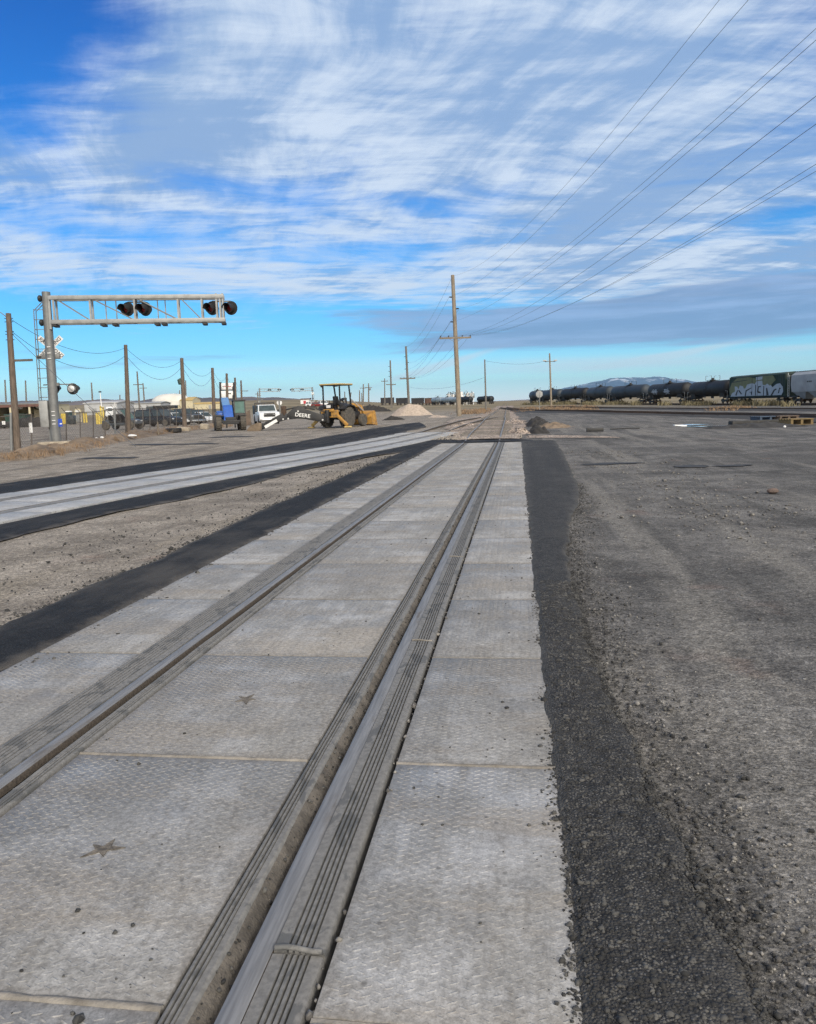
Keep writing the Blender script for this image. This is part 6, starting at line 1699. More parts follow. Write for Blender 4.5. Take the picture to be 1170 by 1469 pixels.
# tall sign with two boards
pp = far(325, 112); t = thing('pylon_sign', 'tall white sign with two boards on dark posts above the telehandler', 'sign', pp, 0)
z0 = lambda py, px=325: lift(pp, px, py) - pp
m = MB(); m.bar(z0(606, 317.5), z0(548.5, 316), .26); m.bar(z0(606, 336), z0(549, 334.5), .26); m.build('post', M['blackmetal'], t)
for ya, yb, nm in ((549.5, 559.3, 'upper'), (560.6, 572.0, 'lower')):
    a, b_ = z0(yb, 317.7), z0(ya, 334.2); m = MB(); c = (a + b_) / 2; m.box(c, (abs((b_ - a).dot(RIGHT)), .25, (b_ - a).z), Matrix.Rotation(-HEAD, 3, 'Z')); o = m.build('sign_board', M['white'], t, bevel=.02)
    for k in range(5):
        px = 320.3 + k * 2.6 + (.4 if k == 3 else 0); cc = z0((ya + yb) / 2 - (0 if nm == 'upper' else 1.5), px) - FWD * .135; m = MB(); m.box(cc, (pxm(pp, 1.9), .02, pxm(pp, 1.0 if nm == 'upper' else 1.6)), Matrix.Rotation(-HEAD, 3, 'Z')); m.build('letter_mark', M['ink' if (nm == 'lower' or k == 0) else 'red_ink'], o)
    m = MB(); cc = z0(yb + .5, 326); m.box(cc, (pxm(pp, 17.5), .3, .12), Matrix.Rotation(-HEAD, 3, 'Z')); m.build('crossbar', M['blackmetal'], t)

# ------------------------------------------------------------------ yard buildings
pp = far(246, 330); t = thing('dome_tent', 'large cream fabric dome tent with a low wing behind the parked cars', 'dome tent', pp, yaw(RIGHT))
k = pxm(pp, 1); m = MB(); n = 24
prof = [(math.cos(a) ** .8 * 28.5 * k if math.cos(a) > 0 else 0, math.sin(a) ** .75 * 17 * k) for a in np.linspace(0, math.pi / 2, 9)]
vs = []; fs = []; nu = 40
for r_, z in prof:
    for i in range(nu):
        a = 2 * math.pi * i / nu; rr = r_ * (1 + .008 * math.cos(a * 20)); vs.append((rr * math.cos(a), rr * math.sin(a) * .8, z + 1.4))
for j in range(len(prof) - 1):
    for i in range(nu): fs.append((j * nu + i, j * nu + (i + 1) % nu, (j + 1) * nu + (i + 1) % nu, (j + 1) * nu + i))
m.add(vs, fs); m.build('fabric_roof', M['fabric'], t, smooth=40)
m = MB(); m.cyl((0, 0, -2), (0, 0, 1.45), 27.8 * k, n=40, cap=False); m.v = [(x, y * .8, z) for x, y, z in m.v]; m.build('wall', M['cream'], t)
m = MB(); m.ext([(-6, 0), (-6, 3.2), (0, 4.3), (6, 3.2), (6, 0)], 18 * k, 36 * k, 'x'); m.build('wing', M['cream'], t)
m = MB(); m.ext([(-6.3, 3.15), (0, 4.38), (6.3, 3.15), (6.3, 3.3), (0, 4.55), (-6.3, 3.3)], 17.8 * k, 36.2 * k, 'x'); m.build('wing_roof', M['yellow_dusty'], t)


def shed(label, px, D, wpx, hpx, deep, wall, roof, doors=(), name='warehouse', cat='warehouse'):
    pp = far(px, D); k = pxm(pp, 1); t = thing(name, label, cat, pp, yaw(RIGHT)); w, h = wpx * k, hpx * k
    m = MB(); m.ext([(0, -2), (0, h * .86), (deep / 2, h), (deep, h * .86), (deep, -2)], -w / 2, w / 2, 'x'); m.build('wall', M[wall], t)
    m = MB(); m.ext([(-.3, h * .85), (deep / 2, h * 1.0), (deep + .3, h * .85), (deep + .3, h * .85 + .25), (deep / 2, h + .27), (-.3, h * .85 + .25)], -w / 2 - .3, w / 2 + .3, 'x'); m.build('roof', M[roof], t)
    for x, dw, dh, mt in doors:
        m = MB(); m.box((x * w, -.06, dh * h / 2), (dw * w, .14, dh * h)); m.build('door', M[mt], t)
    return t, k


t, k = shed('long white metal warehouse behind the yellow posts', 144, 240, 47, 19, 14, 'shed_gray', 'shed_gray', [(-.2, .12, .5, 'galv'), (.2, .1, .5, 'galv')])
t, k = shed('long low pale warehouse to the side of the domed tent', 200, 300, 60, 12, 12, 'shed_gray', 'galv', [(-.25, .08, .6, 'galv'), (.3, .08, .6, 'galv')])
t, k = shed('low yellow building behind the blue machine', 297, 300, 36, 9, 10, 'cream', 'yellow_dusty', [(.1, .1, .6, 'galv')])
t, k = shed('tiny pale farm shed beyond the backhoe boom', 437, 420, 12, 7, 8, 'white', 'roof_red', [(0, .3, .6, 'red_ink')])
# open machine shed on the left
pp = far(30, 150); k = pxm(pp, 1); t = thing('machine_shed', 'open fronted cream machine shed with a brown roof edge and stored gear', 'machine shed', pp, yaw(RIGHT * .99 + FWD * .1)); H_ = 31 * k; W_ = 84 * k
m = MB(); m.box((0, 9, H_ / 2 - 1), (W_, .25, H_ + 2 - .4)); m.box((-W_ / 2, 4.5, H_ / 2 - 1), (.25, 9, H_ + 1.6)); m.box((W_ / 2, 4.5, H_ / 2 - 1), (.25, 9, H_ + 1.6)); m.box((W_ * .3, 3.0, H_ * .35 - .5), (W_ * .4, .25, H_ * .7 + 1)); m.build('wall', M['cream'], t)
m = MB(); m.ext([(-1, H_ * .93), (9.3, H_ * 1.02), (9.3, H_ * 1.02 + .3), (-1, H_ * .93 + .3)], -W_ / 2 - .4, W_ / 2 + .4, 'x'); m.build('roof', M['galv_dark'], t)
m = MB(); m.box((0, -.98, H_ * .93 - .12), (W_ + .8, .12, .42)); m.build('fascia', M['roof_red'], t)
for f_ in (-.45, -.15, .16, .45):
    m = MB(); m.box((f_ * W_, -.8, H_ * .46 - .5), (.3, .3, H_ * .92 + 1)); m.build('post', M['cream'], t)
m = MB(); m.box((W_ * .3, 2.8, H_ * .82), (W_ * .36, .5, H_ * .16)); m.build('storage_shelf', M['blackmetal'], t)
for q_ in (-.1, .05, .2, .32, .42):
    m = MB(); m.ell((W_ * q_, 2.4, H_ * .84), (.5, .3, .35), 10, 6); m.build('stored_bundle', M['roof_red' if q_ in (.05, .32) else 'white'], t)
pp = far(26, 142); t = thing('dumpster', 'big dark green dumpster in front of the open machine shed', 'dumpster', pp, yaw(RIGHT)); k = pxm(pp, 1)
m = MB(); m.hexa([(-15 * k, -1, .2), (11 * k, -1, .2), (11 * k, 1, .2), (-15 * k, 1, .2), (-17 * k, -1.1, 18 * k), (12 * k, -1.1, 18 * k), (12 * k, 1.1, 18 * k), (-17 * k, 1.1, 18 * k)]); o = m.build('bin', M['dumpster'], t)
m = MB()
for x in range(-14, 12, 4): m.box((x * k, -1.08, 9 * k), (.14, .12, 16 * k))
m.box((-2.5 * k, -1.14, 17.5 * k), (29 * k, .14, .2)); m.build('rib', M['dumpster'], t)
pp = far(6, 128); t = thing('trailer', 'low black flatbed trailer at the shed front with pale reflectors', 'trailer', pp, yaw(RIGHT)); k = pxm(pp, 1)
m = MB(); m.box((0, 0, 9 * k * .62), (26 * k, 2.2, .8)); m.build('deck', M['black'], t, bevel=.03)
for x in (-8, -4, 6):
    for s in (-1, 1): wheel(t, x * k, s * .95, .42, .25, 'blackmetal')
for x in (1, 3.4):
    m = MB(); m.box((x * k, -1.13, .8), (.2, .05, .5)); m.build('reflector', M['white'], t)
for px, sx, hh, sd, lb in ((36, 3.4, 1.7, 1, 'black scrap heap between the brown pole and the shed post'), (47, 4.2, 1.5, 2, 'black scrap heap in front of the cream shed wall')):
    pp = far(px, 135); m = MB(); m.ell((0, 0, 0), (sx / 2, 1.0, hh), 16, 8); m.v = [(x * (1 + .4 * mnoise.noise((x, y, z + sd))), y, z * (1 + .6 * mnoise.noise((x * 1.3, sd, z)))) for x, y, z in m.v]; o = m.build('scrap_heap', M['earth_black'], smooth=25); o.location = pp; tag(o, lb, 'scrap heap')
pp = far(57, 142); m = MB(); m.ell((0, 0, 0), (1.6, 1, 1.8), 14, 8); m.v = [(x * (1 + .4 * mnoise.noise((x, y, z))), y, z * (1 + .5 * mnoise.noise((x * 1.3, 3, z)))) for x, y, z in m.v]; o = m.build('brush_heap', M['brush'], smooth=25); o.location = pp; tag(o, 'yellowish heap of brush against the cream shed wall', 'brush heap')
pp = far(18.5, 128); m = MB(); m.box((0, 0, .95), (.75, .5, 1.9)); o = m.build('storage_box', M['white'], bevel=.04); o.location = pp; tag(o, 'white storage box standing beside the brown pole', 'storage box')
# portable toilet, arch, posts, white lorry
pp = far(97, 150); t = thing('portable_toilet', 'dark green portable toilet with a white roof in the lot', 'portable toilet', pp, yaw(RIGHT)); k = pxm(pp, 1)
m = MB(); m.box((0, 0, 8.5 * k), (7.2 * k, 1.2, 17 * k), top=(.95, .95)); m.build('cabin', M['dumpster'], t, bevel=.04)
m = MB(); m.box((0, 0, 17.6 * k), (7.6 * k, 1.3, 1.6 * k), top=(.7, .7)); m.build('roof', M['white'], t, bevel=.05)
m = MB(); m.box((0, -.62, 8 * k), (4.8 * k, .05, 13.5 * k)); m.build('door', M['cardark'], t)
pp = far(101.5, 146); m = MB(); m.box((0, 0, .75), (.9, .8, 1.5), top=(1.1, 1.1)); o = m.build('trash_bin', M['cardark'], bevel=.06); o.location = pp; tag(o, 'small dark bin beside the portable toilet', 'bin')
pp = far(90.5, 150); m = MB(); m.box((0, 0, .9), (.9, .6, 1.8)); o = m.build('fuel_pump', M['bollard'], bevel=.05); o.location = pp; tag(o, 'small yellow cabinet just beside the signal mast', 'cabinet')
pp = far(110.5, 160); t = thing('arch_frame', 'cream arch frame with a header board behind the fence', 'arch', pp, yaw(RIGHT)); k = pxm(pp, 1)
m = MB(); m.tube([(-4 * k, 0, 0), (-4 * k, 0, 16 * k), (-3 * k, 0, 18 * k), (3 * k, 0, 18 * k), (4 * k, 0, 16 * k), (4 * k, 0, 0)], .14, 8); m.build('frame', M['cream'], t)
m = MB(); m.box((0, 0, 15.6 * k), (7 * k, .2, 3 * k)); m.build('header_board', M['white'], t)
m = MB(); m.box((0, 0, 6 * k), (6.6 * k, .2, 10 * k)); m.build('panel', M['galv'], t)
NB = ['short yellow post', 'second short yellow post']
for i, (px, hp, D, lb) in enumerate([(118.5, 14, 155, 'short yellow post standing by the cream arch'), (122, 14, 155, 'short yellow post between the arch and the tall group'), (137, 17.5, 140, 'yellow post at the outer end of the tall group'), (140.3, 17.5, 140, 'yellow post second in the tall group'), (143.6, 26, 142, 'tallest yellow post with a dark cap in the tall group'), (147, 25, 140, 'tall yellow post at the lorry end of the group')]):
    pp = far(px, D); k = pxm(pp, 1); t = thing('bollard', lb, 'bollard', pp, 0, 'yellow posts in the lot')
    m = MB(); m.cyl((0, 0, -.2), (0, 0, hp * k - .15), .16, n=12); m.ell((0, 0, hp * k - .15), (.16, .16, .14), 12, 6); m.build('post', M['bollard'], t)
    m = MB(); m.cyl((0, 0, hp * k * .9), (0, 0, hp * k * .94), .168, n=12); m.build('band', M['black'], t)
pp = far(157, 170); t = thing('lorry', 'white lorry cab with a dark window behind the yellow posts', 'lorry', pp, yaw(-RIGHT * .95 - FWD * .3)); k = pxm(pp, 1)
m = MB(); m.ext([(-.9, .7), (-.9, 2.6), (.6, 2.6), (.95, 1.8), (1.9, 1.65), (2.0, .7)], -1.1, 1.1, 'y'); m.build('cab', M['carwhite'], t, bevel=.08)
m = MB(); m.box((-.05, 1.105, 2.05), (.8, .03, .6)); m.box((-.05, -1.105, 2.05), (.8, .03, .6)); m.build('side_window', M['glass'], t)
m = MB(); m.box((-3.4, 0, .95), (5.2, 2.2, .4)); m.build('frame', M['blackmetal'], t)
m = MB(); m.box((-1.0, .7, 2.2), (.2, .2, 2.6)); m.build('exhaust', M['chrome'], t)
for x in (1.2, -2.8, -4.2):
    for s in (-1, 1): wheel(t, x, s * 1.0, .52, .3, 'chrome')
pp = far(181, 165); t = thing('fuel_tank', 'cream upright tank cabinet behind the buggy and brown pole', 'tank', pp, yaw(RIGHT)); k = pxm(pp, 1)
m = MB(); m.box((0, 0, 6.5 * k), (7 * k, 1.3, 13 * k)); m.build('cabinet', M['cream'], t, bevel=.06)
m = MB(); m.box((0, -.67, 6 * k), (5 * k, .05, 9 * k)); m.build('door', M['fabric'], t)

# ------------------------------------------------------------------ trains
def bogie(parent, x, name='bogie'):
    o = bpy.data.objects.new(name, None); COL.objects.link(o); o.parent = parent; o.location = (x, 0, 0)
    m = MB()
    for s in (-1, 1): m.ext([(-1.2, .62), (-.9, .80), (-.3, .62), (.3, .62), (.9, .80), (1.2, .62), (1.05, .42), (.4, .30), (-.4, .30), (-1.05, .42)], s * .95 - .06, s * .95 + .06, 'y')
    m.box((0, 0, .6), (.5, 2.1, .3)); m.build('side_frame', M['blackmetal'], o)
    m = MB()
    for xx in (-.89, .89):
        for s in (-1, 1): m.lathe([(-.07, .44), (-.03, .50), (-.03, .46), (.06, .44), (.065, .30), (.03, .28), (.03, .12), (.08, .1)], (xx, s * .75, .46), (0, s, 0), 18)
        m.cyl((xx, -.75, .46), (xx, .75, .46), .08, n=8)
    m.build('wheelset', M['rust'], o)
    return o


def tank_car(label, paint, loc, rz, L=17.6, group='tank cars of the train'):
    t = thing('tank_car', label, 'tank car', loc, rz, group); r = 1.5; zc = 2.86; h = L / 2 - .75
    m = MB(); m.lathe([(-h, .1), (-h + .04, .7), (-h + .22, 1.18), (-h + .5, 1.42), (-h + .8, r), (-.02, r * 1.0), (.02, r * 1.0), (h - .8, r), (h - .5, 1.42), (h - .22, 1.18), (h - .04, .7), (h, .1)], (0, 0, zc), (1, 0, 0), 28); tk = m.build('tank', M[paint], t, smooth=40)
    m = MB()
    for x in (-h * .62, -h * .2, h * .2, h * .62): m.lathe([(-.05, r + .012), (.05, r + .012)], (x, 0, zc), (1, 0, 0), 28)
    m.build('band', M[paint], tk, smooth=40)
    for s in (-1, 1):
        m = MB(); m.box((s * (L / 2 - 1.6), 0, 1.12), (2.6, 1.5, .34)); m.box((s * (L / 2 - .35), 0, 1.02), (.5, 2.6, .28)); m.hexa([(s * 5.2, -1.1, 1.2), (s * 7.2, -1.1, 1.2), (s * 7.2, 1.1, 1.2), (s * 5.2, 1.1, 1.2), (s * 5.4, -1.3, 2.0), (s * 7.0, -1.3, 2.0), (s * 7.0, 1.3, 2.0), (s * 5.4, 1.3, 2.0)]); m.build('underframe', M['blackmetal'], t)
        m = MB(); m.cyl((s * (L / 2 - .1), 0, .95), (s * (L / 2 + .42), 0, .95), .16, n=8); m.build('coupler', M['rust'], t)
        bogie(t, s * (L / 2 - 2.0))
        m = MB()
        for y_ in (-1.28, 1.28): m.tube([(s * (L / 2 - .2), y_, .6), (s * (L / 2 - .2), y_, 2.3), (s * (L / 2 - 1.0), y_, 2.3)], .03, 6)
        m.build('handrail', M['silver'], t)
    m = MB(); m.lathe([(0, .55), (.28, .55), (.3, .30), (.62, .28), (.64, .1)], (0, 0, zc + r - .06), (0, 0, 1), 16); m.build('manway', M['blackmetal'], t)
    m = MB(); m.box((0, 0, zc + r + .10), (2.4, 1.7, .06)); m.build('platform', M['blackmetal'], t)
    m = MB()
    for x in (-1.2, 1.2):
        for y_ in (-.85, .85): m.bar((x, y_, zc + r + .1), (x, y_, zc + r + .95), .05)
    for y_ in (-.85, .85):
        m.bar((-1.2, y_, zc + r + .95), (-.3, y_, zc + r + .95), .045); m.bar((.5, y_, zc + r + .95), (1.2, y_, zc + r + .95), .045)
    m.build('railing', M['blackmetal'], t)
    m = MB()
    for y_ in (-1, 1):
        for q_ in (-.25, .25):
            m.tube([(q_, y_ * 1.56, 1.0), (q_, y_ * 1.62, zc), (q_, y_ * 1.25, zc + 1.0), (q_, y_ * .85, zc + r + .1)], .028, 5)
        for z in np.arange(1.2, 3.6, .35): m.bar((-.25, y_ * 1.6, z), (.25, y_ * 1.6, z), .03)
    m.build('ladder', M['blackmetal'], t)
    m = MB(); m.cyl((0, 0, 1.0), (0, 0, zc - r + .1), .28, n=10); m.build('outlet_valve', M['blackmetal'], t)
    return t


bounds = [(763, 284), (779, 266), (807, 248), (845, 230), (879, 212), (932, 193), (992, 176), (1054.5, 159), (1141, 142), (1225, 128)]
BP = [far(px, D) for px, D in bounds]
TR_UP = .30


def seat(i):
    a, b_ = BP[i], BP[i + 1]; c = (a + b_) / 2; d = (b_ - a); L = d.length; return c + Vector((0, 0, TR_UP)), yaw(d), L


tcs = [('pale gray blue tank car at the far end of the train behind the octagonal sign', 'tank_gray'), ('gray blue tank car behind the floodlight pole', 'tank_gray'), ('black tank car between two gray blue ones', 'tank_black'), ('gray blue tank car just past the small black one, mountain foot above it', 'tank_gray'), ('long gray blue tank car directly under the snowy summit', 'tank_gray'), ('black tank car with pale graffiti marks on its side', 'tank_black'), ('black tank car coupled to the graffiti covered boxcar', 'tank_black')]
proto = None
for i, (lb, pt_) in enumerate(tcs):
    c, rz, L = seat(i)
    s_ = min(max(L / 18.5, .8), 1.2)
    if proto is None:
        proto = tank_car(lb, 'tank_gray', c, rz); proto.scale = (s_, 1, 1)
    else:
        o = dup(proto, c, rz, lb, scale=(s_, 1, 1), mats={'slate gray tank paint': M[pt_]} if pt_ != 'tank_gray' else None)
        if 'graffiti marks' in lb:
            tk = [q for q in o.children if q.name.startswith('tank')][0]
            for x0 in (-4.2, 1.2):
                m = MB(); pts = []
                for k in range(16):
                    a = 2 * math.pi * k / 16; rr = 1 + .35 * math.sin(k * 2.3 + x0); xx, zz_ = x0 + 1.3 * rr * math.cos(a), -.25 + .55 * rr * math.sin(a); pts.append((xx, zz_))
                for sd_ in (-1, 1):
                    m.add([(x, sd_ * math.sqrt(max(.01, 1.515 ** 2 - z * z)), 2.86 + z) for x, z in [(x0, -.25)] + pts], [(0, 1 + k, 1 + (k + 1) % 16) for k in range(16)])
                m.build('paint_scrawl', M['graf_white'], tk)
# boxcar with graffiti
c, rz, L = seat(7); L = L - 1.2
t = thing('boxcar', 'dark green boxcar covered in large white and olive graffiti', 'boxcar', c, rz); HB = 5.0
m = MB(); m.ext([(-1.55, 1.15), (-1.55, HB - .35), (-1.2, HB - .12), (0, HB), (1.2, HB - .12), (1.55, HB - .35), (1.55, 1.15)], -L / 2, L / 2, 'x'); m.build('body', M['boxcar'], t)
near = -1 if (Matrix.Rotation(rz, 3, 'Z') @ Vector((0, 1, 0))).dot(FWD) > 0 else 1      # side of local y that faces the camera
flip = 1 if (Matrix.Rotation(rz, 3, 'Z') @ Vector((1, 0, 0))).dot(RIGHT) > 0 else -1
m = MB()
for k in range(int(L / .62)):
    x = -L / 2 + .4 + k * .62
    for s in (-1, 1): m.box((x, s * 1.57, 2.95), (.10, .05, 3.3))
m.build('side_rib', M['boxcar'], t)
for s in (-1, 1):
    m = MB(); m.box((0, s * 1.60, 2.9), (2.9, .07, 3.4)); m.box((0, s * 1.64, 1.25), (6.2, .05, .12)); m.box((0, s * 1.64, 4.6), (6.2, .05, .12)); d_ = m.build('sliding_door', M['boxcar'], t)
    for x in (-.9, .9):
        m = MB(); m.bar((x, s * 1.66, 1.3), (x, s * 1.66, 4.5), .05); m.build('lock_rod', M['blackmetal'], d_)
for s in (-1, 1):
    m = MB(); m.box((s * (L / 2 + .05), 0, 2.9), (.12, 2.9, 3.5)); m.build('end_wall', M['boxcar'], t)
    bogie(t, s * (L / 2 - 2.2)); m = MB(); m.cyl((s * L / 2, 0, .95), (s * (L / 2 + .8), 0, .95), .16, n=8); m.build('coupler', M['rust'], t)
    m = MB(); q_ = s * (L / 2 - .25)
    for y_ in (-1.6, 1.6):
        for z in np.arange(1.2, 4.6, .45): m.bar((q_ - .22, y_, z), (q_ + .22, y_, z), .04)
    m.build('ladder', M['blackmetal'], t)
m = MB(); m.box((0, 0, 1.0), (L, 2.4, .3)); m.build('underframe', M['blackmetal'], t)


def paint(name, pts, mat, lvl, parent=None):
    """flat sprayed shape on the boxcar side; (x across the side seen from the camera, -1..1; z metres)"""
    m = MB(); y_ = near * (1.655 + .004 * lvl)
    v = [(flip * x * L / 2, y_, z) for x, z in pts]; v2 = [(a, b_ - near * .003, c_) for a, b_, c_ in v]; n = len(v)
    m.add(v + v2, [tuple(range(n)), tuple(range(n, 2 * n))[::-1]] + [(i, (i + 1) % n, n + (i + 1) % n, n + i) for i in range(n)]); o = m.build(name, M[mat], parent or t, smooth=0); return o


paint('graffiti_background', [(-.93, 1.5), (-.97, 2.6), (-.88, 3.7), (-.68, 4.5), (-.2, 4.55), (.05, 4.2), (.3, 4.55), (.62, 4.55), (.72, 3.8), (.5, 2.6), (0, 2.4), (-.5, 2.0)], 'graf_olive', 0)
for pts in ([(-.92, 1.28), (-.86, 1.9), (-.74, 2.2), (-.76, 3.1), (-.66, 3.0), (-.60, 2.5), (-.56, 3.2), (-.44, 3.05), (-.40, 2.6), (-.34, 2.65), (-.28, 3.3), (-.10, 3.45), (.0, 3.3), (.06, 3.75), (.26, 3.8), (.28, 3.1), (.36, 3.0), (.44, 3.25), (.52, 2.9), (.56, 3.0), (.62, 2.6), (.74, 3.1), (.86, 3.2), (.95, 2.6), (.97, 1.9), (.92, 1.3)],
            [(.04, 3.9), (.26, 4.0), (.27, 4.5), (.04, 4.45)]):
    paint('graffiti_letters', pts, 'graf_white', 1)
for pts in ([(-.73, 1.5), (-.66, 2.4), (-.62, 2.35), (-.68, 1.4)], [(-.62, 2.3), (-.5, 1.6), (-.47, 1.75), (-.58, 2.45)], [(-.36, 1.3), (-.33, 2.3), (-.12, 2.75), (-.12, 2.6), (-.29, 2.15), (-.32, 1.3)], [(-.2, 1.9), (-.08, 2.1), (-.09, 1.5), (-.13, 1.5), (-.13, 1.9)], [(.02, 1.35), (.02, 3.2), (.05, 3.2), (.05, 1.35)], [(.10, 2.0), (.12, 2.9), (.22, 2.95), (.22, 2.75), (.15, 2.7), (.14, 2.1), (.22, 1.9), (.22, 1.7), (.12, 1.75)], [(.30, 1.3), (.31, 2.9), (.34, 2.9), (.33, 1.3)], [(.42, 1.3), (.40, 2.5), (.44, 2.6), (.50, 1.35)], [(.56, 1.3), (.66, 2.2), (.74, 2.4), (.76, 2.2), (.70, 2.05), (.62, 1.3)], [(.80, 1.6), (.84, 2.5), (.90, 2.4), (.88, 2.25), (.86, 2.3), (.84, 1.6)], [(-.9, 3.9), (-.3, 4.1), (-.3, 4.0), (-.9, 3.75)]):
    paint('graffiti_outline', pts, 'ink', 2)
# covered hopper
c, rz, L = seat(8); L = max(L, 17) - 1.2; t = thing('hopper_car', 'pale gray covered hopper car coupled behind the boxcar', 'hopper car', c, rz); flip2 = 1
m = MB(); m.ext([(-1.45, 1.75), (-1.62, 2.9), (-1.55, 4.35), (-.9, 4.8), (.9, 4.8), (1.55, 4.35), (1.62, 2.9), (1.45, 1.75)], -L / 2 + 1.3, L / 2 - 1.3, 'x'); m.build('body', M['hopper'], t)
m = MB()
for k in range(3):
    x = -L * .28 + k * L * .28; m.hexa([(x - .5, -.7, .65), (x + .5, -.7, .65), (x + .5, .7, .65), (x - .5, .7, .65), (x - L * .13, -1.4, 1.8), (x + L * .13, -1.4, 1.8), (x + L * .13, 1.4, 1.8), (x - L * .13, 1.4, 1.8)])
m.build('discharge_hopper', M['hopper'], t)
m = MB(); m.box((0, 0, 4.9), (L, 1.2, .10)); m.build('roof_walk', M['galv_dark'], t)
for s in (-1, 1):
    m = MB(); m.hexa([(s * (L / 2 - 1.3), -1.45, 1.8), (s * (L / 2 - 1.25), -1.45, 1.8), (s * (L / 2 - 1.25), 1.45, 1.8), (s * (L / 2 - 1.3), 1.45, 1.8), (s * (L / 2 - .6), -1.5, 4.4), (s * (L / 2 - .5), -1.5, 4.4), (s * (L / 2 - .5), 1.5, 4.4), (s * (L / 2 - .6), 1.5, 4.4)]); m.build('end_sheet', M['black'], t)
    m = MB()
    for y_ in (-1.5, 1.5): m.bar((s * (L / 2 - .15), y_, 1.0), (s * (L / 2 - .15), y_, 4.8), .06); m.bar((s * (L / 2 - .6), y_, 1.0), (s * (L / 2 - .6), y_, 4.4), .06)
    for z in np.arange(1.2, 4.8, .4): m.bar((s * (L / 2 - .15), -1.5, z), (s * (L / 2 - .6), -1.5, z), .035)
    m.build('ladder', M['silver'], t); bogie(t, s * (L / 2 - 2.1)); m = MB(); m.box((s * (L / 2 - 1.4), 0, 1.05), (2.8, 2.4, .3)); m.build('underframe', M['blackmetal'], t)
for k in range(3):
    m = MB(); m.box((-1.6 + k * .5, near * 1.64, 3.25), (.28, .02, .22)); m.build('stencil_mark', M['ink'], t)

# tracks of the yard
def yard_track(label, pts, up=.16):
    t = thing('railway_track', label, 'railway track', (0, 0, 0), 0, 'yard tracks near the tank cars')
    P = [Vector(p) for p in pts]; n = 60; ys = [i / n for i in range(n + 1)]; path = []
    seglen = [(P[i + 1] - P[i]).length for i in range(len(P) - 1)]; tot = sum(seglen)
    for s_ in ys:
        d = s_ * tot
        for i, q in enumerate(seglen):
            if d <= q or i == len(seglen) - 1: path.append(P[i].lerp(P[i + 1], min(1, d / q))); break
            d -= q
    nrm = []
    for i in range(len(path)):
        d = path[min(i + 1, n)] - path[max(i - 1, 0)]; d.z = 0; d.normalize(); nrm.append(Vector((d.y, -d.x, 0)))
    for s in (-1, 1):
        q = [(p.x + w.x * s * .75, p.y + w.y * s * .75, float(terr(p.x, p.y)) + up) for p, w in zip(path, nrm)]
        sweep([(-.07, -.16), (-.012, -.13), (-.036, -.03), (-.036, 0), (.036, 0), (.036, -.03), (.012, -.13), (.07, -.16)], q).build('rail', M['rust'], t, smooth=30)
    k = 0; d = 0
    while d < tot:
        s_ = d / tot * n; i = min(int(s_), n - 1); p = path[i].lerp(path[i + 1], s_ - i); m = MB(); m.box((0, 0, 0), (2.5, .23, .18)); o = m.build('wooden_tie', M['earth_black'], t); o.location = (p.x, p.y, float(terr(p.x, p.y)) + up - .24); o.rotation_euler = (0, 0, yaw(nrm[i])); d += tot / 95
    return t


tp_ = [far(px, D) for px, D in [(1245, 125), (1141, 142), (1054.5, 159), (992, 176), (932, 193), (879, 212), (845, 230), (807, 248), (779, 266), (763, 284), (752, 310)]]
yard_track('yard track under the train of tank cars', tp_, TR_UP)
yard_track('dark yard track crossing the lot, closest to the camera', [at(px, py) for px, py in [(1240, 604.5), (1170, 601.5), (1100, 598.8), (1040, 597.3), (960, 595.5), (880, 593.6), (800, 591.6), (745, 589.5), (722, 586)]], .30)
yard_track('dark yard track between the first one and the train', [at(px, py) for px, py in [(1240, 589.5), (1170, 589), (1100, 588.6), (1040, 588.2), (960, 587.6), (900, 586.8), (840, 585.6), (790, 584.3)]], .25)
for nm, pts, w in (('railbed', [(1240, 604.5), (1170, 601.5), (1100, 598.8), (1040, 597.3), (960, 595.5), (880, 593.6), (800, 591.6), (745, 589.5)], 1.7), ('railbed', [(1240, 589.5), (1170, 589), (1040, 588.2), (900, 586.8), (790, 584.3)], 1.6)):
    P = [at(*p) for p in pts]; path = []
    for i in range(len(P) - 1):
        for k in range(10): path.append(P[i].lerp(P[i + 1], k / 10))
    m = MB(); rows = []
    for i, p in enumerate(path):
        d = path[min(i + 1, len(path) - 1)] - path[max(i - 1, 0)]; d.z = 0; d.normalize(); r_ = Vector((d.y, -d.x, 0)); w_ = w * (1 + .4 * mnoise.noise((i * .4, w, 0)))
        rows.append([(p.x + r_.x * s * w_, p.y + r_.y * s * w_, float(terr(p.x, p.y)) + (.16 if abs(s) < .9 else -.03)) for s in (-1.6, -.8, 0, .8, 1.6)])
    m.grid(5, len(path), lambda i, j: rows[j][i]); structure(m.build(nm, M['earth_black'], smooth=60))

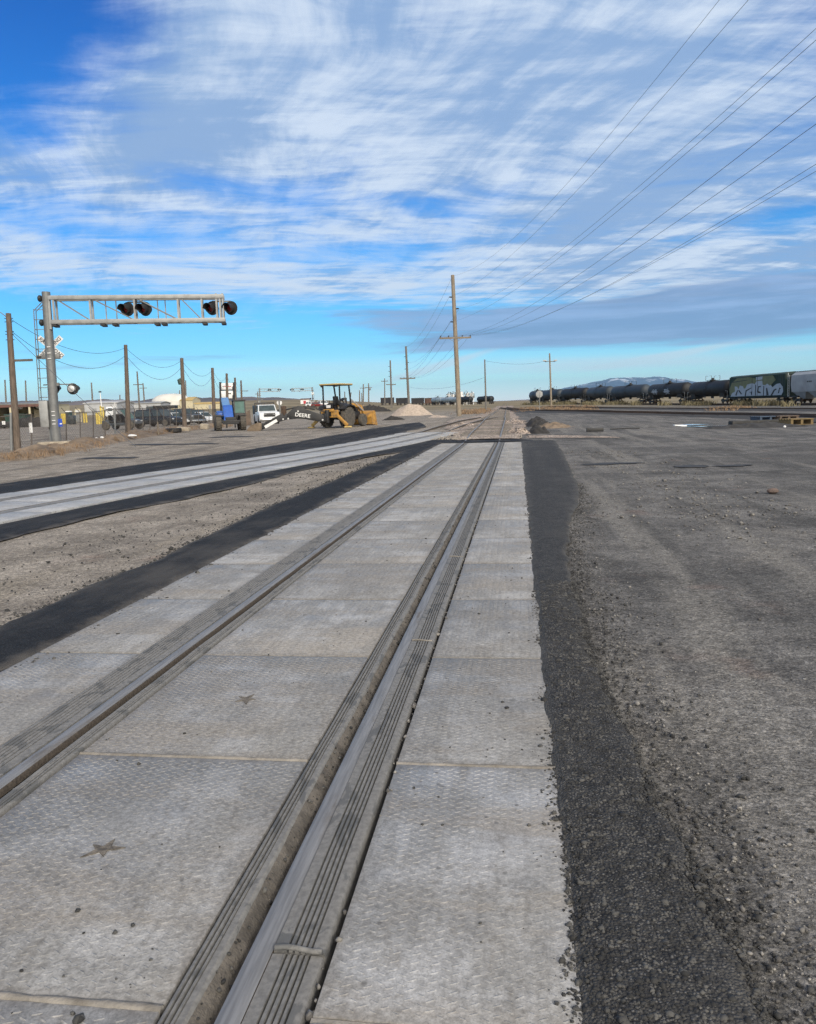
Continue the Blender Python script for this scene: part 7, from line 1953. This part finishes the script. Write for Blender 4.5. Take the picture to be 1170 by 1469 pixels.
# far train beyond the gravel pile: gondolas and tank cars
gl = [(545, 566, 'boxcar_dark'), (567, 588, 'boxcar_dark'), (589, 609, 'boxcar_dark'), (608, 631, 'boxcar_rust')]
fz = lambda px: 470
for i, (pa, pb, mt) in enumerate(gl):
    D0 = 430; a, b_ = far(pa, D0), far(pb, D0); c = (a + b_) / 2; L = (b_ - a).length; hh = pxm(c, 10.0) - .9
    lb = ['dark gondola car at the far end beyond the power poles', 'dark gondola car just behind the crossarm power pole', 'dark gondola car between the power pole and the rusty car', 'rusty brown gondola car next to the distant white tank cars'][i]
    t = thing('gondola_car', lb, 'gondola car', c + Vector((0, 0, .25)), yaw(b_ - a), 'gondola cars of the distant train')
    m = MB(); m.box((0, 0, .9 + hh / 2), (L - .6, 3, hh)); m.build('body', M[mt], t)
    m = MB()
    for k in range(10): m.box((-L / 2 + .8 + k * (L - 1.6) / 9, -1.53, .9 + hh / 2), (.22, .10, hh))
    m.box((0, -1.55, .9 + hh), (L - .5, .16, .2)); m.build('side_post', M['boxcar_dark'], t)
    for s in (-1, 1): bogie(t, s * (L / 2 - 2))
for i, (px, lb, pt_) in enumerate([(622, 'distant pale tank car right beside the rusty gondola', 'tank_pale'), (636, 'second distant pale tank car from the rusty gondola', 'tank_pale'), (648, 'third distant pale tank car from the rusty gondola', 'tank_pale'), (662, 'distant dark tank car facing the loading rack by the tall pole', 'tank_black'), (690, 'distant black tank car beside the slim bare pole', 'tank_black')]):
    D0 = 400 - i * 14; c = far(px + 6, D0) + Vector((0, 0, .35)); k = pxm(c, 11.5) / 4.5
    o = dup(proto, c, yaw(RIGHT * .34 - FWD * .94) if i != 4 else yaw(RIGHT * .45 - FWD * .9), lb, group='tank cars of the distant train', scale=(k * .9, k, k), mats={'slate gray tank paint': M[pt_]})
# loading rack with pipes behind the pole
pp = far(668, 405); t = thing('loading_rack', 'silvery loading rack of pipes and small tanks behind the tall pole', 'loading rack', pp, yaw(RIGHT)); k = pxm(pp, 1); rnd = random.Random(4)
m = MB()
for x in (-26, -21, -15, -4, 1, 5, 8, 11): m.bar((x * k, rnd.uniform(-2, 2), 0), (x * k, rnd.uniform(-2, 2), rnd.uniform(13, 19) * k), .35)
m.build('column', M['silver'], t)
m = MB()
for z in (9, 12.5, 15): m.bar((-28 * k, 0, z * k), (13 * k, 0, z * k + rnd.uniform(-.5, .5)), .28)
for _ in range(34):
    x, z = rnd.uniform(-27, 13) * k, rnd.uniform(9, 17) * k; m.tube([(x, rnd.uniform(-2, 2), z), (x + rnd.uniform(-1, 1) * k, 0, z + rnd.uniform(1, 3.5) * k), (x + rnd.uniform(-3, 3) * k, 0, z + rnd.uniform(1, 3) * k)], .14, 5)
m.build('pipework', M['galv_dark'], t)
for x, z, s in ((-24, 12, 1.6), (-18, 11.5, 1.4), (-11, 12.5, 1.8), (-6, 14, 1.7), (3, 13, 1.5), (8, 12.5, 1.4)):
    m = MB(); m.cyl((x * k, .5, z * k - s), (x * k, .5, z * k + s), .75, n=10); m.build('vessel', M['white'], t)

# ------------------------------------------------------------------ dry brush below the train, pallets, plates
sp = []
for _ in range(240):
    i = random.uniform(0, 8.6); a = int(i); p = BP[a].lerp(BP[min(a + 1, 9)], i - a); d = Vector((CX - p.x, -p.y, 0)).normalized(); p = p + d * random.uniform(2.5, 9) + RIGHT * random.gauss(0, 2.0)
    if mnoise.noise((p.x * .12, p.y * .12, 3)) > -.12: p.z = float(terr(p.x, p.y)); sp.append(p)
grass('dry_brush', 'yellow dry brush growing along the train', sp, 1.0, M['brush'], 26, .10, .9)
sp = [far(random.uniform(745, 850), random.uniform(115, 190)) for _ in range(120)] + [far(random.uniform(1020, 1075), random.uniform(100, 130)) for _ in range(30)] + [far(random.uniform(660, 700), random.uniform(110, 190)) for _ in range(50)]
grass('dry_grass', 'reddish dry grass around the floodlight pole', sp, .38, M['brush_red'], 22, .06, 1.2)


def pallet(label, px, py, mat, n, w=1.9, group='pallets on the lot'):
    p = at(px, py); t = thing('pallet', label, 'pallet', p, yaw(RIGHT * .97 + FWD * .12), group); t.scale = (1, 1, .62)
    m = MB()
    for x in (-w / 2 + .1, 0, w / 2 - .1): m.box((x, 0, .26), (.14, 1.1, .40))
    m.build('runner', M[mat], t)
    m = MB()
    for y_ in (-.5, -.25, 0, .25, .5): m.box((0, y_, .50), (w, .16, .08)); m.box((0, y_, .03), (w, .16, .05))
    m.build('deck_board', M[mat], t); return t


pallet('yellowish wooden pallet lying at the end of the row by the tracks', 1141, 609.2, 'pallet_y', 1, 1.35)
pallet('blue painted wooden pallet lying behind the low gray mound', 1098, 604.6, 'pallet_b', 1, 1.5)
pallet('weathered dark pallet between the blue and the yellowish one', 1124, 604.0, 'plank', 1, 1.3)
p = at(853, 619.5); m = MB(); m.box((0, 0, .1), (.85, .12, .20)); o = m.build('steel_plate', M['black'], bevel=.01); o.location = p; o.rotation_euler = (0, 0, yaw(RIGHT)); tag(o, 'small black steel plate standing on the dirt lot', 'steel plate')
p = at(875, 617); m = MB(); m.tube([(0, 0, .05), (.9, .1, .06), (1.6, .3, .04)], .035, 6); o = m.build('steel_bar', M['black']); o.location = p; o.rotation_euler = (0, 0, yaw(RIGHT)); tag(o, 'thin black bar lying beside the small black plate', 'steel bar')
p = at(975, 611.5); m = MB(); m.box((0, 0, .04), (.7, .3, .08), Matrix.Rotation(.05, 3, 'Y')); o = m.build('broken_slab', M['white'], bevel=.02); o.location = p; o.rotation_euler = (0, 0, yaw(RIGHT)); tag(o, 'white flat slab lying in the puddles', 'slab')
p = at(1102, 611); m = MB(); m.box((0, 0, .12), (3.4, .5, .26)); o = m.build('concrete_beam', M['tar'], bevel=.04); o.location = at(1088, 609); o.rotation_euler = (0, 0, yaw(RIGHT * .99 + FWD * .1)); tag(o, 'long gray concrete beam lying in front of the pallets', 'concrete beam')
p = at(1125, 613.6); m = MB(); m.ell((0, 0, .05), (.07, .06, .06), 9, 6); o = m.build('stone', M['white'], smooth=30); o.location = p; tag(o, 'white stone lying in front of the yellowish pallet', 'stone')
p = at(1108, 706); m = MB(); m.ell((0, 0, .02), (.10, .07, .05), 8, 5); o = m.build('brick_fragment', simple('brick', (.13, .095, .08), .9)); o.location = p; tag(o, 'small reddish brick fragment alone on the dirt lot', 'brick')
for k in range(2):
    p = at((505, 480)[k], (588, 586)[k]); 
# small vehicles and barriers far behind the boom
for i, (px, D, w, h, mt, lb) in enumerate([(447, 300, 4.6, 1.6, 'carwhite', 'tiny white car crossing beyond the backhoe boom'), (455, 290, 4.4, 1.5, 'lens', 'tiny red car crossing beyond the backhoe boom'), (465, 310, 5.5, 2.0, 'carwhite', 'tiny white van beyond the backhoe frame')]):
    pp = far(px, D); car('parked_car', lb, 'car', pp, yaw(RIGHT), 'suv', mt, w, 1.8, h + .15, 'distant cars beyond the backhoe')

# ------------------------------------------------------------------ air: thin haze over the plain, the sky outside it
m = MB(); m.box((0, 15500, 460), (58000, 36000, 960))
hz, gh, bh_ = newmat('thin haze'); hz.node_tree.nodes.clear(); gh = G(hz.node_tree)
pv = gh.new('ShaderNodeVolumePrincipled'); pv.inputs['Color'].default_value = (.48, .74, 1.0, 1); pv.inputs['Density'].default_value = 3.2e-5; pv.inputs['Anisotropy'].default_value = .2
gh.L.new(pv.outputs[0], gh.new('ShaderNodeOutputMaterial').inputs['Volume'])
hz.cycles.homogeneous_volume = True
hzo = m.build('haze', hz, smooth=0); hzo['kind'] = 'stuff'
